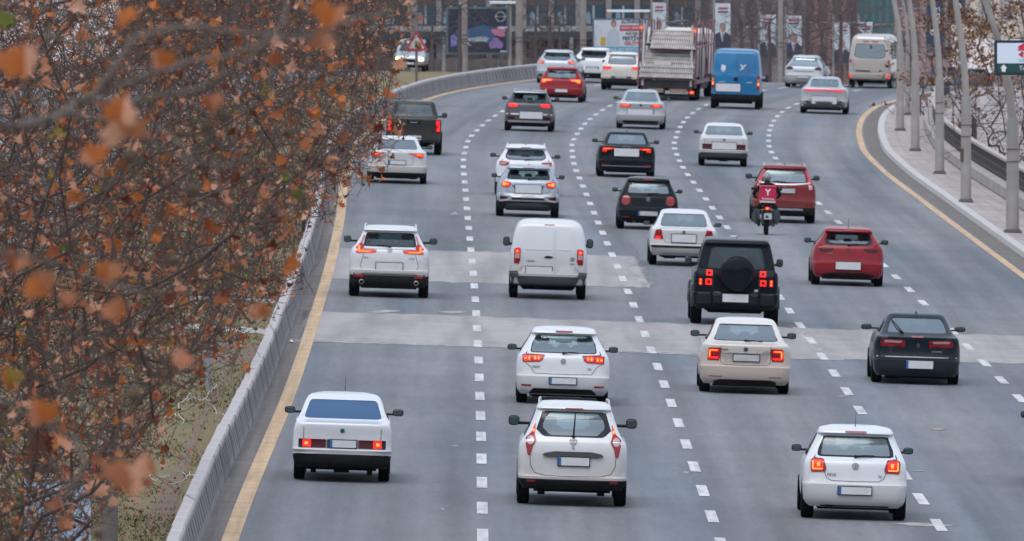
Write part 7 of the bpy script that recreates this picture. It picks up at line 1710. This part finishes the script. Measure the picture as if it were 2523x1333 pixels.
where = {870: 'bare leafless tree left of the warning triangle, partly behind leaves', 940: 'bare tree directly above the oncoming white van', 1066: 'slim bare tree between the warning triangle and the car billboard', 1133: 'bare tree with a dark forked trunk in front of the car billboard', 1355: 'bare tree with a dark trunk above the leftmost white car on the bend',
  1378: 'bare tree just right of the dark-trunked one before the shop shutters', 1240: 'bare tree behind the right edge of the car billboard', 1690: 'bare tree rising behind the right frame of the car transporter', 1718: 'slim bare tree between the car transporter and the blue van', 1826: 'bare tree right of the portrait banner above the blue van', 1852: 'bare forked tree in front of the half-screened portrait banner',
  1895: 'bare tree whose trunk crosses the half-screened portrait banner', 1990: 'bare tree right of the clear portrait banner', 2026: 'bare tree above the gap between hatchback and minibus', 2072: 'bare tree with its dark trunk left of the minibus', 2100: 'bare tree just behind the beige minibus', 1950: 'bare tree behind the clear portrait banner', 1790: 'bare tree behind the portrait banner over the blue van', 2240: 'bare tree between the first lamp posts at the bend',
  1655: 'bare tree behind the ramps of the car transporter', 1320: 'bare tree in front of the shop shutters, right of the pale pole', 780: 'far bare tree among the plane leaves at the upper left'}
for px, D, k, sc in BT:
    x = (px-1261.5)/FPX*D; base = Vector((x, D, zg(x, D)))
    if k not in pr:
        N, par, rad = protos[k]; root = thing('bare_tree', base, where[px], 'tree', 'bare trees beyond the bend')
        tube_mesh('trunk', N[:5], par[:5], rad[:5], M_BARKF, root, (0, 0, 0), 8, 10)
        p2 = par.copy(); p2[:5] = -1; tube_mesh('branches', N, p2, rad, M_BARKF, root, (0, 0, 0)); pr[k] = root
    else:
        root = copy_tree(pr[k]); root.location = base; root['label'] = where[px]
    root.rotation_euler = (0, 0, px*1.7); root.scale = (sc, sc, sc)

# ---- brown-leaved trees rising from the low ground on the right
BROWN = [leafmat('dull_leaf_a', (.19, .095, .055)), leafmat('dull_leaf_b', (.26, .13, .065)), leafmat('dull_leaf_c', (.30, .18, .11)), leafmat('dull_leaf_d', (.36, .24, .16)), leafmat('dull_leaf_e', (.09, .045, .03)), LEAFM[4], LEAFM[4]]
M_BARKD = mat('dark_bark', (.055, .045, .05), .9)
for i, (px, D, h, w, n, nl, lab) in enumerate(((2440, 520, 11.5, 3.4, 650, 900, 'dark-stemmed tree with clustered brown leaves beyond the railing, nearest the sign'), (2330, 575, 11.0, 3.0, 550, 700, 'tree with brown leaf clusters seen between the lamp posts'),
                                    (2540, 490, 12, 3.5, 500, 600, 'brown-leaved tree at the right edge behind the white and green sign'), (2400, 640, 11, 3.2, 420, 350, 'thin tree of reddish twigs further back beyond the railing'))):
    x = (px-1261.5)/FPX*D; base = Vector((x, D, -5)); rs = np.random.default_rng(60+i)
    N, par, rad, tips = bare_tree(h, w, n, 60+i, 4.0, .0065)
    root = thing('brown_leaved_tree', base, lab, 'tree', 'brown-leaved trees beyond the railing')
    rad[:6] = np.maximum(rad[:6], .12)
    tube_mesh('trunk', N[:5], par[:5], rad[:5], M_BARKD, root, (0, 0, 0), 8, 10); p2 = par.copy(); p2[:5] = -1; tube_mesh('branches', N, p2, rad, M_BARKD, root, (0, 0, 0))
    # leaves gather in clusters
    cl = rs.choice(tips, 46 if nl > 500 else 24); L = []
    for q in range(int(nl*2.6)):
        c = N[cl[q % len(cl)]]; 
        if c[2] < 7.0 and rs.uniform() < .75: continue
        L.append(c+rs.normal(0, 1, 3)*[.34, .34, .13])
    leaves('foliage', L, [abs(rs.normal(.13, .04)) for _ in L], root, (0, 0, 0), 80+i, np.array([.40, .10, .14, .06, .30, 0, 0]), .2, BROWN)
# low bushes on the pale slope
for i, (px, D, lab) in enumerate(((2350, 600, 'dark twiggy bush on the pale ground between two lamp posts'), (2400, 560, 'low twiggy bush on the pale ground below the railing top'), (2470, 520, 'thorny bush beside the dark-stemmed tree, beyond the railing'))):
    rs = np.random.default_rng(100+i); T = [(rs.normal(0, 1.2), rs.normal(0, 1.2), abs(rs.normal(2.4, 1.2))+.5) for _ in range(110)]
    N, par, tips = grow([(0, 0, 0), (0, 0, .5), (.1, 0, .9)], T, step=.4, seed=100+i); rad = radii(N, par, tips, .005)
    x = (px-1261.5)/FPX*D; root = thing('bush', Vector((x, D, -5)), lab, 'bush', 'twiggy bushes beyond the railing'); tube_mesh('branches', N, par, rad, M_BARKD, root, (0, 0, 0))

# ---- ground cover on the median: grass and fallen leaves
def median_cover():
    rs = np.random.default_rng(9); V = []; F = []; MI = []
    for k in range(30000):
        D = 212+(rs.uniform()**1.8)*200; off = -4.72-4.8*rs.uniform()**1.2; X = road_pt(off, D).x; z = zg(X, D)
        nn = noise.noise(Vector((X*.5, D*.12, 3)))
        if nn < -.05 and rs.uniform() < .85: continue
        h = rs.uniform(.02, .065); a = rs.uniform(0, 3.14); w = rs.uniform(.010, .022); dx, dy = math.cos(a)*w, math.sin(a)*w; b = len(V); lx = rs.normal(0, .03)
        V += [(X-dx, D-dy, z), (X+dx, D+dy, z), (X+lx, D+rs.normal(0, .03), z+h)]; F.append((b, b+1, b+2)); MI.append(0 if nn > .12 else (1 if rs.uniform() < .5 else 0))
    me = bpy.data.meshes.new('grass'); me.from_pydata(V, [], F)
    for m in (mat('grass_blade', (.105, .105, .04), .8), mat('grass_dry', (.19, .145, .075), .8)): me.materials.append(m)
    me.polygons.foreach_set('material_index', MI); o = bpy.data.objects.new('grass', me); COL.objects.link(o); tag(o, 'patchy short green and dry grass on the median', 'grass', None, 'stuff')
    L = []; S_ = []
    for k in range(600):
        D = 212+(rs.uniform()**1.4)*230; off = -4.75-abs(rs.normal(0, 1.4)); X = road_pt(off, D).x; L.append((X, D, zg(X, D)+.03)); S_.append(rs.uniform(.06, .12))
    o = leaves('fallen_leaves', L, S_, None, (0, 0, 0), 5, np.array([.35, .05, .3, .1, .2, 0, 0]), -.8); tag(o, 'brown fallen leaves scattered over the grass beside the barrier', 'leaves', None, 'stuff')
    b = []; 
median_cover()
# ------------------------------------------------------------------ air
def haze():
    m = bpy.data.materials.new('haze_air'); m.use_nodes = True; nt = m.node_tree; nt.nodes.clear()
    o = nt.nodes.new('ShaderNodeOutputMaterial'); v = nt.nodes.new('ShaderNodeVolumePrincipled'); v.inputs['Color'].default_value = (.80, .84, .92, 1); v.inputs['Density'].default_value = .000016; v.inputs['Anisotropy'].default_value = .2
    nt.links.new(v.outputs[0], o.inputs['Volume'])
    b = MB(); b.box((0, 1450, 11.5), (8000, 6200, 35)); h = b.build('haze', m); h['kind'] = 'stuff'; h['label'] = 'thin pale haze filling the air over the road'
haze()
